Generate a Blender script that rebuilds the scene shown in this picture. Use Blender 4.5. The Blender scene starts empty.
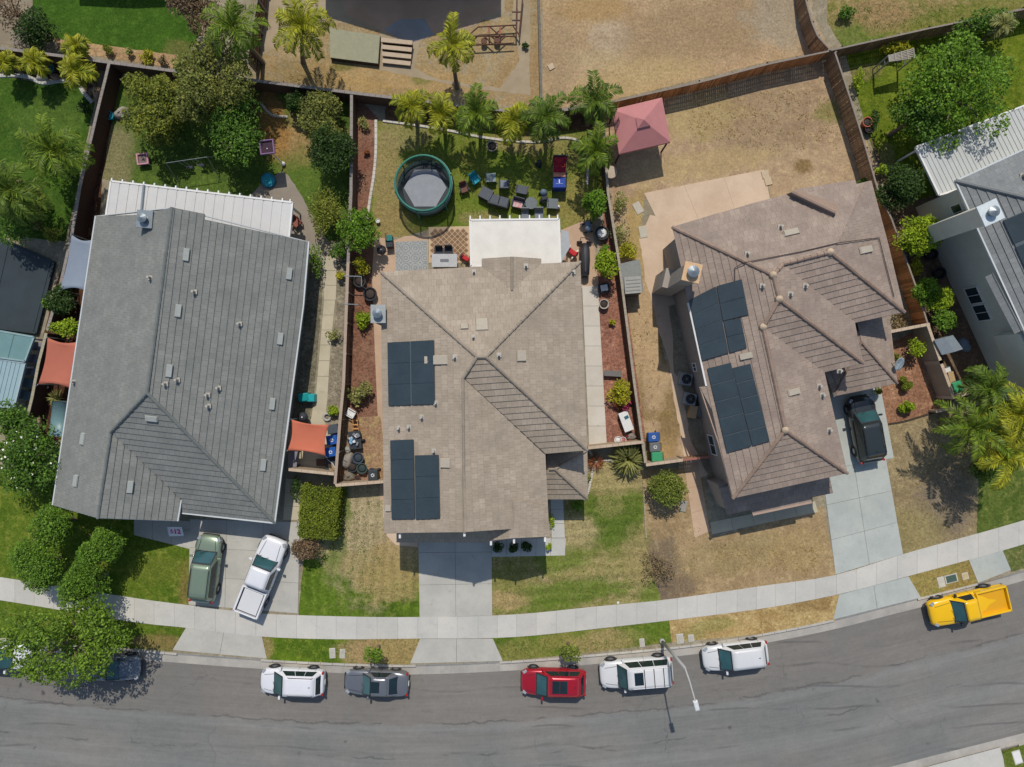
import bpy, math, random
import numpy as np
from mathutils import Vector, Matrix, Quaternion
from mathutils.geometry import tessellate_polygon
random.seed(11); rng = np.random.default_rng(11)
S = bpy.context.scene; COL = S.collection
HC = 48.8; FP = 683.0
def P(px, py, z=0.0):
    """world point at height z that lies at this spot of an aerial plan shot from HC metres"""
    k = (HC - z) / FP
    return Vector(((px - 512) * k, (383.5 - py) * k, z))
# ------------------------------------------------------------ camera, sky, sun, exposure
cam = bpy.data.cameras.new('camera'); cam.sensor_width = 36; cam.lens = FP / 1024 * 36
cam.clip_start = .5; cam.clip_end = 2000
co = bpy.data.objects.new('camera', cam); co.location = (0, 0, HC); COL.objects.link(co); S.camera = co
W = bpy.data.worlds.new('World'); S.world = W; W.use_nodes = True
nt = W.node_tree; bgn = nt.nodes['Background']
sky = nt.nodes.new('ShaderNodeTexSky'); sky.sky_type = 'NISHITA'; sky.sun_disc = False
sky.sun_elevation = math.radians(55); sky.sun_rotation = math.radians(358.4)
sky.air_density = 1.0; sky.dust_density = .8; sky.ozone_density = 1.0
nt.links.new(sky.outputs[0], bgn.inputs[0]); bgn.inputs[1].default_value = .12
sl = bpy.data.lights.new('sun', 'SUN'); sl.energy = 3.35; sl.angle = math.radians(.53); sl.color = (1, .94, .855)
so = bpy.data.objects.new('sun', sl); so.rotation_euler = Vector((.02, -.70, -1)).to_track_quat('-Z', 'Y').to_euler()
so.location = (0, 0, 60); COL.objects.link(so)
S.view_settings.view_transform = 'Standard'; S.view_settings.look = 'None'
S.view_settings.exposure = 0.04; S.view_settings.gamma = 1
S.cycles.max_bounces = 6; S.cycles.transparent_max_bounces = 16
# ------------------------------------------------------------ helpers
def lin(c): return tuple(((x/255) / 12.92 if x/255 <= .04045 else ((x/255 + .055) / 1.055) ** 2.4) for x in c)
KLIT = 1.12
def A(r, g, b): return tuple(min(.85, x / KLIT) for x in lin((r, g, b)))
def tag(o, label=None, cat=None, group=None, kind=None):
    if label: o['label'] = label
    if cat: o['category'] = cat
    if group: o['group'] = group
    if kind: o['kind'] = kind
    return o
def thing(name, label, cat, loc=(0, 0, 0), group=None, rz=0):
    o = bpy.data.objects.new(name, None); o.empty_display_size = .3; COL.objects.link(o)
    o.location = loc; o.rotation_euler = (0, 0, rz); return tag(o, label, cat, group)
def kids(o): return [c for c in bpy.data.objects if c.parent == o]
def dup(root, loc, rz=0, label=None, scale=None, group=None):
    r = root.copy(); COL.objects.link(r); r.location = loc; r.rotation_euler = (0, 0, rz)
    if scale: r.scale = scale
    if label: r['label'] = label
    if group: r['group'] = group
    for ch in kids(root):
        c = ch.copy(); COL.objects.link(c); c.parent = r
        for g in kids(ch):
            d = g.copy(); COL.objects.link(d); d.parent = c
    return r
def wloc(o):
    v = Vector((0, 0, 0))
    while o: v += Vector(o.location); o = o.parent
    return v
class MB:
    def __init__(s): s.v = []; s.f = []; s.uv = []
    def poly(s, pts, uv=None):
        i = len(s.v); s.v += [tuple(p) for p in pts]; s.f.append(list(range(i, i + len(pts)))); s.uv.append(uv); return s
    def hexa(s, b, t):
        i = len(s.v); n = len(b); s.v += [tuple(p) for p in b] + [tuple(p) for p in t]
        s.f.append([i + k for k in reversed(range(n))]); s.f.append([i + n + k for k in range(n)])
        for k in range(n): q = (k + 1) % n; s.f.append([i + k, i + q, i + n + q, i + n + k])
        s.uv += [None] * (n + 2); return s
    def box(s, c, sz, rz=0, taper=1.0, m=None):
        x, y, z = [q / 2 for q in sz]; cr, sr = math.cos(rz), math.sin(rz)
        def pt(a, b, d, k=1):
            a *= k; b *= k; p = Vector((a * cr - b * sr, a * sr + b * cr, d))
            if m: p = m @ p
            return Vector(c) + p
        q = [(-x, -y), (x, -y), (x, y), (-x, y)]
        return s.hexa([pt(a, b, -z) for a, b in q], [pt(a, b, z, taper) for a, b in q])
    def prism(s, p2, z0, z1):
        a = sum(p2[i][0] * p2[(i+1) % len(p2)][1] - p2[(i+1) % len(p2)][0] * p2[i][1] for i in range(len(p2)))
        p2 = list(p2) if a > 0 else list(reversed(p2))
        return s.hexa([(p[0], p[1], z0) for p in p2], [(p[0], p[1], z1) for p in p2])
    def tube(s, p0, p1, r, n=8, r2=None):
        p0, p1 = Vector(p0), Vector(p1); d = (p1 - p0).normalized()
        a = d.orthogonal().normalized(); b = d.cross(a); r2 = r if r2 is None else r2
        an = [2 * math.pi * k / n for k in range(n)]
        return s.hexa([p0 + (a * math.cos(t) + b * math.sin(t)) * r for t in an], [p1 + (a * math.cos(t) + b * math.sin(t)) * r2 for t in an])
    def path(s, pts, r, n=6, closed=False):
        pts = [Vector(p) for p in pts]; R = []; N = len(pts)
        for k, p in enumerate(pts):
            q0 = pts[(k-1) % N] if (closed or k) else p; q1 = pts[(k+1) % N] if (closed or k < N-1) else p
            d = (q1 - q0).normalized(); up = Vector((0, 0, 1)) if abs(d.z) < .95 else Vector((1, 0, 0))
            a = d.cross(up).normalized(); b = a.cross(d); rr = r[k] if isinstance(r, (list, tuple)) else r
            R.append([p + (a * math.cos(2*math.pi*t/n) + b * math.sin(2*math.pi*t/n)) * rr for t in range(n)])
        i = len(s.v)
        for ring in R: s.v += [tuple(p) for p in ring]
        for k in range(N if closed else N - 1):
            for t in range(n):
                s.f.append([i + k*n + t, i + k*n + (t+1) % n, i + ((k+1) % N)*n + (t+1) % n, i + ((k+1) % N)*n + t]); s.uv.append(None)
        if not closed:
            s.f.append([i + t for t in range(n)]); s.f.append([i + (N-1)*n + t for t in reversed(range(n))]); s.uv += [None, None]
        return s
    def lathe(s, prof, c=(0, 0, 0), n=20, axis='z', cap=True):
        i = len(s.v); c = Vector(c)
        for r, z in prof:
            for k in range(n):
                t = 2 * math.pi * k / n; x, y = r * math.cos(t), r * math.sin(t)
                s.v.append(tuple(c + (Vector((x, y, z)) if axis == 'z' else Vector((x, z, y)))))
        for j in range(len(prof) - 1):
            for k in range(n):
                s.f.append([i + j*n + k, i + j*n + (k+1) % n, i + (j+1)*n + (k+1) % n, i + (j+1)*n + k]); s.uv.append(None)
        if cap and prof[0][0] > 1e-4: s.f.append([i + k for k in reversed(range(n))]); s.uv.append(None)
        if cap and prof[-1][0] > 1e-4: s.f.append([i + (len(prof)-1)*n + k for k in range(n)]); s.uv.append(None)
        return s
    def build(s, name, mat, parent=None, smooth=False, bevel=0, sub=0, solid=0):
        me = bpy.data.meshes.new(name); off = wloc(parent) if parent else Vector((0, 0, 0))
        me.from_pydata([tuple(Vector(v) - off) for v in s.v], [], s.f)
        if any(u for u in s.uv):
            l = me.uv_layers.new(name='UVMap'); k = 0; arr = []
            for f, u in zip(s.f, s.uv):
                arr += [c for q in (u or [(0, 0)] * len(f)) for c in q]
            l.data.foreach_set('uv', arr)
        me.materials.append(mat)
        if smooth: me.polygons.foreach_set('use_smooth', [True] * len(me.polygons))
        o = bpy.data.objects.new(name, me); COL.objects.link(o)
        if parent: o.parent = parent
        if solid: m = o.modifiers.new('s', 'SOLIDIFY'); m.thickness = solid; m.offset = -1
        if bevel: m = o.modifiers.new('b', 'BEVEL'); m.width = bevel; m.segments = 2; m.limit_method = 'ANGLE'; m.angle_limit = math.radians(35)
        if sub: m = o.modifiers.new('u', 'SUBSURF'); m.levels = sub; m.render_levels = sub
        return o
def quads(name, V, mat, parent=None):
    V = np.asarray(V, dtype=np.float32).reshape(-1, 4, 3); n = len(V)
    if parent: V = V - np.array(wloc(parent), dtype=np.float32)
    me = bpy.data.meshes.new(name); me.vertices.add(4*n); me.vertices.foreach_set('co', V.ravel())
    me.loops.add(4*n); me.loops.foreach_set('vertex_index', np.arange(4*n, dtype=np.int32))
    me.polygons.add(n); me.polygons.foreach_set('loop_start', np.arange(0, 4*n, 4, dtype=np.int32))
    me.update(calc_edges=True); me.materials.append(mat)
    o = bpy.data.objects.new(name, me); COL.objects.link(o)
    if parent: o.parent = parent
    return o
# ------------------------------------------------------------ materials
MATS = {}
class NT:
    def __init__(s, name):
        s.m = bpy.data.materials.new(name); s.m.use_nodes = True; s.t = s.m.node_tree
        s.b = s.t.nodes['Principled BSDF']; s.out = s.t.nodes['Material Output']
        s.tc = s.n('ShaderNodeTexCoord'); s.obj = s.tc.outputs['Object']
    def n(s, k): return s.t.nodes.new(k)
    def l(s, a, b): s.t.links.new(a, b)
    def noise(s, scale, detail=4, rough=.6, vec=None, dist=0):
        x = s.n('ShaderNodeTexNoise'); x.inputs['Scale'].default_value = scale; x.inputs['Detail'].default_value = detail
        x.inputs['Roughness'].default_value = rough; x.inputs['Distortion'].default_value = dist
        s.l(vec or s.obj, x.inputs['Vector']); return x.outputs['Fac']
    def rng(s, v, a, b, c=0, d=1, smooth=False):
        x = s.n('ShaderNodeMapRange'); x.clamp = True
        if smooth: x.interpolation_type = 'SMOOTHSTEP'
        for k, q in zip(('From Min', 'From Max', 'To Min', 'To Max'), (a, b, c, d)): x.inputs[k].default_value = q
        s.l(v, x.inputs['Value']); return x.outputs[0]
    def math(s, op, a, b=None):
        x = s.n('ShaderNodeMath'); x.operation = op
        for k, q in enumerate((a, b)):
            if q is None: continue
            if isinstance(q, (int, float)): x.inputs[k].default_value = q
            else: s.l(q, x.inputs[k])
        return x.outputs[0]
    def mix(s, f, a, b, mode='MIX'):
        x = s.n('ShaderNodeMix'); x.data_type = 'RGBA'; x.blend_type = mode
        for k, q in ((0, f), (6, a), (7, b)):
            if isinstance(q, (int, float)): x.inputs[k].default_value = q
            elif isinstance(q, tuple): x.inputs[k].default_value = (*q[:3], 1)
            else: s.l(q, x.inputs[k])
        return x.outputs[2]
    def bump(s, h, strength=.3, dist=.02):
        x = s.n('ShaderNodeBump'); x.inputs['Strength'].default_value = strength; x.inputs['Distance'].default_value = dist
        s.l(h, x.inputs['Height']); s.l(x.outputs[0], s.b.inputs['Normal'])
    def val(s, col, f):
        x = s.n('ShaderNodeVectorMath'); x.operation = 'SCALE'
        if isinstance(col, tuple): x.inputs[0].default_value = col
        else: s.l(col, x.inputs[0])
        s.l(f, x.inputs['Scale']); return x.outputs[0]
    def isl(s):
        g = s.n('ShaderNodeNewGeometry'); return g.outputs['Random Per Island']
def M(name, rgb, rough=.75, var=.12, scale=2.5, metal=0, island=0., bump=0., spec=.3, alpha=None, rgb2=None, fine=14, coat=0):
    if name in MATS: return MATS[name]
    t = NT(name); c = rgb
    n1 = t.noise(scale, 5); n2 = t.noise(fine, 3)
    if rgb2: c = t.mix(t.rng(n1, .38, .62), rgb, rgb2)
    f = t.math('ADD', t.rng(n1, .25, .75, 1 - var, 1 + var), t.rng(n2, .25, .75, -var*.6, var*.6))
    if island: f = t.math('MULTIPLY', f, t.rng(t.isl(), 0, 1, 1 - island, 1 + island))
    c = t.val(c, f); t.l(c, t.b.inputs['Base Color'])
    t.b.inputs['Roughness'].default_value = rough; t.b.inputs['Metallic'].default_value = metal
    t.b.inputs['Specular IOR Level'].default_value = spec
    if coat: t.b.inputs['Coat Weight'].default_value = coat; t.b.inputs['Coat Roughness'].default_value = .06
    if bump: t.bump(n2, bump, .03)
    if alpha is not None: t.b.inputs['Alpha'].default_value = alpha
    MATS[name] = t.m; return t.m
def blob(t, px, py, rx, ry, rot=0, dist=.5, soft=.35):
    """mask of a worn or growing patch: an uneven ellipse centred on a spot of the plan (radii in metres)"""
    mp = t.n('ShaderNodeMapping'); mp.vector_type = 'TEXTURE'; c = P(px, py)
    mp.inputs['Location'].default_value = (c.x, c.y, 0); mp.inputs['Rotation'].default_value = (0, 0, math.radians(rot))
    mp.inputs['Scale'].default_value = (rx, ry, 1000); t.l(t.obj, mp.inputs['Vector'])
    ln = t.n('ShaderNodeVectorMath'); ln.operation = 'LENGTH'; t.l(mp.outputs[0], ln.inputs[0])
    d = t.math('ADD', ln.outputs['Value'], t.rng(t._nb, .2, .8, -dist, dist))
    return t.rng(d, 1 + soft, 1 - soft, 0, 1, True)
def G(name, c1, c2, c3=None, blobs=(), s1=.35, s2=1.6, fine=9, fv=.35, bump=.5, mow=None, thr=(.42, .6), thr3=(.5, .64)):
    """ground cover: two tones in patches, a third in small patches, fine grain and listed blobs [(px,py,rx,ry,rot,colour,strength)]"""
    t = NT(name); t._nb = t.noise(.9, 6, .7)
    c = t.mix(t.rng(t.noise(s1, 6, .68), *thr), c1, c2)
    if c3: c = t.mix(t.rng(t.noise(s2, 5, .7), *thr3), c, c3)
    for bl in blobs:
        px, py, rx, ry, rot, colr, st = bl[:7]
        m = blob(t, px, py, rx, ry, rot, *(bl[7:] or (.55, .35)))
        m = t.math('MULTIPLY', m, t.math('MULTIPLY', t.rng(t.noise(4.5, 4, .7), .3, .55, .45, 1), st))
        c = t.mix(m, c, colr)
    n = t.noise(fine, 4, .75); n2 = t.noise(2.6, 4, .6); n3 = t.noise(fine * 2.4, 2, .6)
    f = t.math('ADD', t.rng(n, .25, .75, 1 - fv, 1 + fv), t.math('ADD', t.rng(n2, .3, .7, -fv*.35, fv*.35), t.rng(n3, .3, .7, -fv*.4, fv*.4)))
    n4 = t.noise(5.2, 6, .75); f = t.math('ADD', f, t.rng(n4, .36, .64, -fv*.55, fv*.55))
    f = t.math('MULTIPLY', f, t.rng(t.noise(.8, 5, .7), .3, .7, .9, 1.1))
    if mow is not None:
        mp = t.n('ShaderNodeMapping'); mp.inputs['Rotation'].default_value = (0, 0, math.radians(mow)); t.l(t.obj, mp.inputs['Vector'])
        w = t.n('ShaderNodeTexWave'); w.inputs['Scale'].default_value = .42; w.inputs['Distortion'].default_value = 2.5; w.inputs['Detail'].default_value = 3
        t.l(mp.outputs[0], w.inputs['Vector']); f = t.math('MULTIPLY', f, t.rng(w.outputs['Fac'], 0, 1, .9, 1.08))
    hs = t.n('ShaderNodeHueSaturation'); hs.inputs['Saturation'].default_value = 1.04; t.l(t.val(c, f), hs.inputs['Color'])
    t.l(hs.outputs[0], t.b.inputs['Base Color']); t.b.inputs['Roughness'].default_value = .95
    t.b.inputs['Specular IOR Level'].default_value = .1; t.bump(n, bump, .06); return t.m
def leafmat(name, c1, c2, var=.5, tr=.32):
    if name in MATS: return MATS[name]
    c1 = (min(.8, c1[0]*1.95), min(.8, c1[1]*1.75), c1[2]*1.25); c2 = (min(.8, c2[0]*1.45), min(.8, c2[1]*1.38), c2[2]*1.05)
    t = NT(name); r = t.isl(); nz = t.noise(.9, 3)
    c = t.mix(t.math('MULTIPLY', t.math('ADD', r, t.rng(nz, .35, .65)), .5), c1, c2)
    r2 = t.n('ShaderNodeTexWhiteNoise'); r2.noise_dimensions = '1D'; t.l(r, r2.inputs['W'])
    c = t.val(c, t.rng(r2.outputs['Value'], 0, 1, 1 - var, 1 + var))
    t.l(c, t.b.inputs['Base Color']); t.b.inputs['Roughness'].default_value = .55; t.b.inputs['Specular IOR Level'].default_value = .25
    tb = t.n('ShaderNodeBsdfTranslucent'); t.l(c, tb.inputs['Color'])
    mx = t.n('ShaderNodeMixShader'); mx.inputs[0].default_value = tr
    t.l(t.b.outputs[0], mx.inputs[1]); t.l(tb.outputs[0], mx.inputs[2]); t.l(mx.outputs[0], t.out.inputs[0])
    MATS[name] = t.m; return t.m
def tilemat(name, c1, c2, c3):
    t = NT(name); uv = t.tc.outputs['UV']
    b = t.n('ShaderNodeTexBrick'); b.inputs['Color1'].default_value = (*c1, 1); b.inputs['Color2'].default_value = (*c2, 1)
    b.inputs['Mortar'].default_value = (*[x * .55 for x in c1], 1); b.inputs['Scale'].default_value = 1
    b.inputs['Brick Width'].default_value = .34; b.inputs['Row Height'].default_value = .42; b.inputs['Mortar Size'].default_value = .008
    b.inputs['Bias'].default_value = -.1; t.l(uv, b.inputs['Vector'])
    n = t.noise(.5, 5, .65); c = t.mix(t.rng(n, .4, .68, 0, .75), b.outputs['Color'], c3)
    f = t.math('ADD', t.rng(t.noise(11, 4, .7), .25, .75, .86, 1.14), t.rng(t.noise(1.1, 6, .7), .3, .7, -.12, .12))
    t.l(t.val(c, f), t.b.inputs['Base Color']); t.b.inputs['Roughness'].default_value = .85; t.b.inputs['Specular IOR Level'].default_value = .2
    t.bump(t.noise(24, 3), .25, .02); MATS[name] = t.m; return t.m
def glass(name='dark_glass', c=(.02, .035, .04), rough=.06):
    if name in MATS: return MATS[name]
    t = NT(name); t.l(t.val(c, t.rng(t.noise(.8, 2), .3, .7, .8, 1.2)), t.b.inputs['Base Color']); t.b.inputs['Roughness'].default_value = rough
    t.b.inputs['Specular IOR Level'].default_value = .6; MATS[name] = t.m; return t.m
def paint(name, c, rough=.28, metal=0.): return M(name, c, rough, .03, 1.5, metal, coat=.6, spec=.4)
# ============================================================ ground, street, pavements
def interp(pts, x):
    for k in range(len(pts) - 1):
        if x <= pts[k+1][0] or k == len(pts) - 2: break
    x0, y0 = pts[k]; x1, y1 = pts[k+1]
    sl_ = lambda i: (pts[min(i+1, len(pts)-1)][1] - pts[max(i-1, 0)][1]) / (pts[min(i+1, len(pts)-1)][0] - pts[max(i-1, 0)][0])
    m0, m1 = sl_(k) * (x1-x0), sl_(k+1) * (x1-x0); t = (x-x0) / (x1-x0)
    return (2*t**3-3*t*t+1)*y0 + (t**3-2*t*t+t)*m0 + (-2*t**3+3*t*t)*y1 + (t**3-t*t)*m1
_sn = 0
def sheet(name, pts, z, mat, jit=0., kind='structure', thick=0, raw=False):
    """flat sheet from a plan outline, its edge roughened by jit metres"""
    w = [Vector(p).to_3d() if raw else P(*p) for p in pts]; out = []
    global _sn; _sn += 1; z += .00025 * (_sn % 14)
    if name in ('lawn', 'verge'):
        A_ = sum(w[i].x*w[(i+1) % len(w)].y - w[(i+1) % len(w)].x*w[i].y for i in range(len(w))); sg = 1 if A_ > 0 else -1; g = []
        for i in range(len(w)):
            a, b, c_ = w[i-1], w[i], w[(i+1) % len(w)]; d1, d2 = (b-a).normalized(), (c_-b).normalized(); n1, n2 = Vector((d1.y, -d1.x, 0))*sg, Vector((d2.y, -d2.x, 0))*sg
            m = n1 + n2; g.append(b + m / max(.6, m.length_squared) * 2 * .1)
        w = g
    for k, p in enumerate(w):
        q = w[(k+1) % len(w)]; n = max(1, int((q-p).length / .35)) if jit else 1
        for j in range(n):
            r = p.lerp(q, j/n)
            if jit: r = r + Vector((random.uniform(-jit, jit), random.uniform(-jit, jit), 0))
            out.append((r.x, r.y))
    mb = MB()
    if thick: mb.prism(out, z - thick, z)
    else:
        for tri in tessellate_polygon([[Vector((x, y, 0)) for x, y in out]]):
            a = [out[i] for i in tri]; cr = (a[1][0]-a[0][0])*(a[2][1]-a[0][1]) - (a[1][1]-a[0][1])*(a[2][0]-a[0][0])
            if abs(cr) < 1e-9: continue
            if cr < 0: a.reverse()
            mb.poly([(x, y, z) for x, y in a])
    o = mb.build(name, mat); tag(o, kind=kind); return o
tan1, tan2, tan3 = A(164, 148, 116), A(146, 128, 98), A(186, 168, 130)
g_far = G('far_ground', A(120, 112, 84), A(92, 94, 62), tan2)
o = MB().poly([(-600, -600, -.17), (600, -600, -.17), (600, 600, -.17), (-600, 600, -.17)]).build('ground', g_far); tag(o, kind='structure')
GUT = [(-700, 560), (-450, 585), (-200, 620), (0, 648), (150, 661), (256, 669), (340, 673.5), (410, 675), (512, 671), (600, 664), (700, 654), (768, 643), (833, 630), (900, 613), (960, 598), (1024, 581), (1150, 540), (1300, 480), (1500, 380), (1700, 250)]
def gut_line(step=12):
    L = []; x = -700
    while x <= 1700: L.append(P(x, interp(GUT, x))); x += step
    return L
GL = gut_line()
def offs(t):
    out = []
    for k, p in enumerate(GL):
        d = (GL[min(k+1, len(GL)-1)] - GL[max(k-1, 0)]).normalized(); out.append(p + Vector((d.y, -d.x, 0)) * t)
    return out
def band(name, t0, t1, z0, z1, mat, kind='structure'):
    a, b = offs(t0), offs(t1); mb = MB(); s = 0
    for k in range(len(a) - 1):
        L = (a[k+1] - a[k]).length
        mb.poly([(b[k].x, b[k].y, z1), (b[k+1].x, b[k+1].y, z1), (a[k+1].x, a[k+1].y, z0), (a[k].x, a[k].y, z0)], [(s, t1), (s+L, t1), (s+L, t0), (s, t0)]); s += L
    return tag(mb.build(name, mat), kind=kind)
# asphalt: lanes run along UV.x, distance from the gutter is UV.y
t = NT('asphalt'); uv = t.tc.outputs['UV']
mp = t.n('ShaderNodeMapping'); mp.inputs['Scale'].default_value = (.05, .75, 1); t.l(uv, mp.inputs['Vector']); st = t.noise(2.0, 5, .6, mp.outputs[0])
mp2 = t.n('ShaderNodeMapping'); mp2.inputs['Scale'].default_value = (.16, 3.2, 1); t.l(uv, mp2.inputs['Vector']); st2 = t.noise(1.6, 4, .6, mp2.outputs[0])
big = t.noise(.11, 4, .6); c = t.mix(t.rng(st, .35, .65), A(121, 118, 112), A(133, 130, 124))
c = t.mix(t.rng(big, .4, .62, 0, .7), c, A(110, 113, 110))
sx = t.n('ShaderNodeSeparateXYZ'); t.l(uv, sx.inputs[0]); V = sx.outputs[1]; U = sx.outputs[0]
Vw = t.math('ADD', V, t.rng(t.noise(.5, 4, .7), .2, .8, -.28, .28))
c = t.mix(t.math('MULTIPLY', t.rng(Vw, 3.6, 3.9, 1, 0), .4), c, A(122, 113, 104))          # older, browner parking strip
c = t.mix(t.math('MULTIPLY', t.rng(t.math('ABSOLUTE', t.math('SUBTRACT', Vw, 4.0)), .0, .5, 1, 0, True), .35), c, A(136, 136, 132))
c = t.mix(t.math('MULTIPLY', t.rng(t.math('ABSOLUTE', t.math('SUBTRACT', Vw, 7.3)), .0, .9, 1, 0, True), .22), c, A(142, 142, 139))
seam = t.rng(t.math('ABSOLUTE', t.math('SUBTRACT', Vw, 3.62)), .02, .09, 1, 0); seam = t.math('MULTIPLY', seam, t.rng(t.noise(.35, 3), .42, .52))
seam2 = t.math('MULTIPLY', t.rng(t.math('ABSOLUTE', t.math('SUBTRACT', Vw, 6.0)), .02, .08, 1, 0), t.rng(t.noise(.27, 3), .5, .58))
c = t.mix(t.math('MULTIPLY', t.math('MAXIMUM', seam, seam2), .45), c, A(66, 66, 66))
# transverse cracks
Uw = t.math('ADD', U, t.rng(t.noise(.6, 4, .7), .2, .8, -.7, .7)); fr = t.math('ABSOLUTE', t.math('SUBTRACT', t.math('FRACT', t.math('MULTIPLY', Uw, 1/9.3)), .5))
cr = t.math('MULTIPLY', t.rng(fr, .0012, .0052, 1, 0), t.rng(t.noise(.22, 2), .46, .56)); c = t.mix(t.math('MULTIPLY', cr, .45), c, A(66, 66, 68))
vo = t.n('ShaderNodeTexVoronoi'); vo.feature = 'DISTANCE_TO_EDGE'; vo.inputs['Scale'].default_value = .28
dn = t.n('ShaderNodeVectorMath'); dn.operation = 'ADD'; nn = t.n('ShaderNodeTexNoise'); nn.inputs['Scale'].default_value = 1.1; nn.inputs['Detail'].default_value = 5; t.l(t.obj, nn.inputs['Vector'])
t.l(t.obj, dn.inputs[0]); t.l(nn.outputs['Color'], dn.inputs[1]); t.l(dn.outputs[0], vo.inputs['Vector'])
ck = t.math('MULTIPLY', t.rng(vo.outputs['Distance'], .004, .016, 1, 0), t.rng(t.noise(.12, 3, .6), .56, .66)); c = t.mix(t.math('MULTIPLY', ck, .3), c, A(76, 76, 76))
# rubber marks: arcs, and oil spots
rb = t.n('ShaderNodeTexWave'); rb.wave_type = 'RINGS'; rb.inputs['Scale'].default_value = .21; rb.inputs['Distortion'].default_value = 6; rb.inputs['Detail'].default_value = 2; rb.inputs['Detail Scale'].default_value = .35; t.l(t.obj, rb.inputs['Vector'])
rm = t.math('MULTIPLY', t.rng(rb.outputs['Fac'], .955, .99), t.rng(t.noise(.16, 3, .6), .5, .62)); c = t.mix(t.math('MULTIPLY', rm, .42), c, A(78, 76, 75))
vs = t.n('ShaderNodeTexVoronoi'); vs.inputs['Scale'].default_value = .55; t.l(dn.outputs[0], vs.inputs['Vector'])
sp = t.math('MULTIPLY', t.rng(vs.outputs['Distance'], .05, .13, 1, 0), t.rng(t.noise(.3, 2), .5, .58)); c = t.mix(t.math('MULTIPLY', sp, .7), c, A(58, 58, 58))
f = t.math('ADD', t.rng(t.noise(16, 4, .8), .25, .75, .84, 1.16), t.rng(st2, .3, .7, -.07, .07)); f = t.math('ADD', f, t.rng(t.noise(2.2, 5, .7), .3, .7, -.06, .06))
t.l(t.val(c, f), t.b.inputs['Base Color']); t.b.inputs['Roughness'].default_value = .9; t.b.inputs['Specular IOR Level'].default_value = .25
t.bump(t.noise(30, 3), .3, .01); m_asph = t.m
def concmat(name, c1, c2, isl=.05, stain=.35, stc=None):
    t = NT(name); c = t.mix(t.rng(t.noise(.5, 5, .65), .38, .62), c1, c2)
    c = t.mix(t.math('MULTIPLY', t.rng(t.noise(1.3, 6, .72), .55, .72), stain), c, stc or tuple(x * .62 for x in c1))
    vs = t.n('ShaderNodeTexVoronoi'); vs.inputs['Scale'].default_value = .7; t.l(t.obj, vs.inputs['Vector'])
    c = t.mix(t.math('MULTIPLY', t.rng(vs.outputs['Distance'], .02, .07, 1, 0), .35), c, tuple(x * .45 for x in c1))
    f = t.math('ADD', t.rng(t.noise(14, 4, .7), .25, .75, .93, 1.07), t.rng(t.isl(), 0, 1, -isl, isl))
    t.l(t.val(c, f), t.b.inputs['Base Color']); t.b.inputs['Roughness'].default_value = .85; t.b.inputs['Specular IOR Level'].default_value = .2; return t.m
m_conc = concmat('concrete', A(192, 190, 180), A(180, 179, 171))
m_walk = concmat('pavement_concrete', A(198, 194, 184), A(187, 185, 176), .06)
m_drive = concmat('driveway_concrete', A(186, 183, 172), A(173, 171, 162), .035, .3)
m_drive3 = concmat('blue_grey_concrete', A(180, 184, 176), A(168, 173, 166), .04, .35)
m_gut = concmat('gutter_concrete', A(180, 174, 163), A(160, 156, 148), .05, .4)
m_curb = concmat('curb_concrete', A(190, 184, 172), A(172, 167, 158), .05, .4)
m_peach = concmat('peach_concrete', A(196, 168, 140), A(184, 156, 130), .03, .2)
m_beige = concmat('beige_concrete', A(206, 182, 156), A(194, 170, 144), .02, .2)
m_path = concmat('path_concrete', A(194, 184, 158), A(180, 171, 146), .04, .25)
m_side = concmat('side_path_concrete', A(204, 198, 186), A(196, 188, 174), .04, .15)
m_joint = M('joint_dirt', A(96, 94, 86), .95)
band('street', 0, 10.6, -.15, -.15, m_asph)
# lot ground on both sides of the street
up = [(p.x, p.y) for p in offs(-.72)]; N_ = MB()
for k in range(len(up) - 1): N_.poly([(up[k][0], up[k][1], 0), (up[k+1][0], up[k+1][1], 0), (up[k+1][0], 120, 0), (up[k][0], 120, 0)])
m_dirt = G('dry_soil', A(150, 141, 120), A(138, 128, 106), A(160, 150, 128), fine=10, fv=.2)
tag(N_.build('dirt', m_dirt), kind='structure')
dn_ = [(p.x, p.y) for p in offs(11.32)]; N_ = MB()
for k in range(len(dn_) - 1): N_.poly([(dn_[k][0], dn_[k][1], 0), (dn_[k][0], dn_[k][1] - 60, 0), (dn_[k+1][0], dn_[k+1][1] - 60, 0), (dn_[k+1][0], dn_[k+1][1], 0)])
tag(N_.build('dirt', m_dirt), kind='structure')
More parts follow.
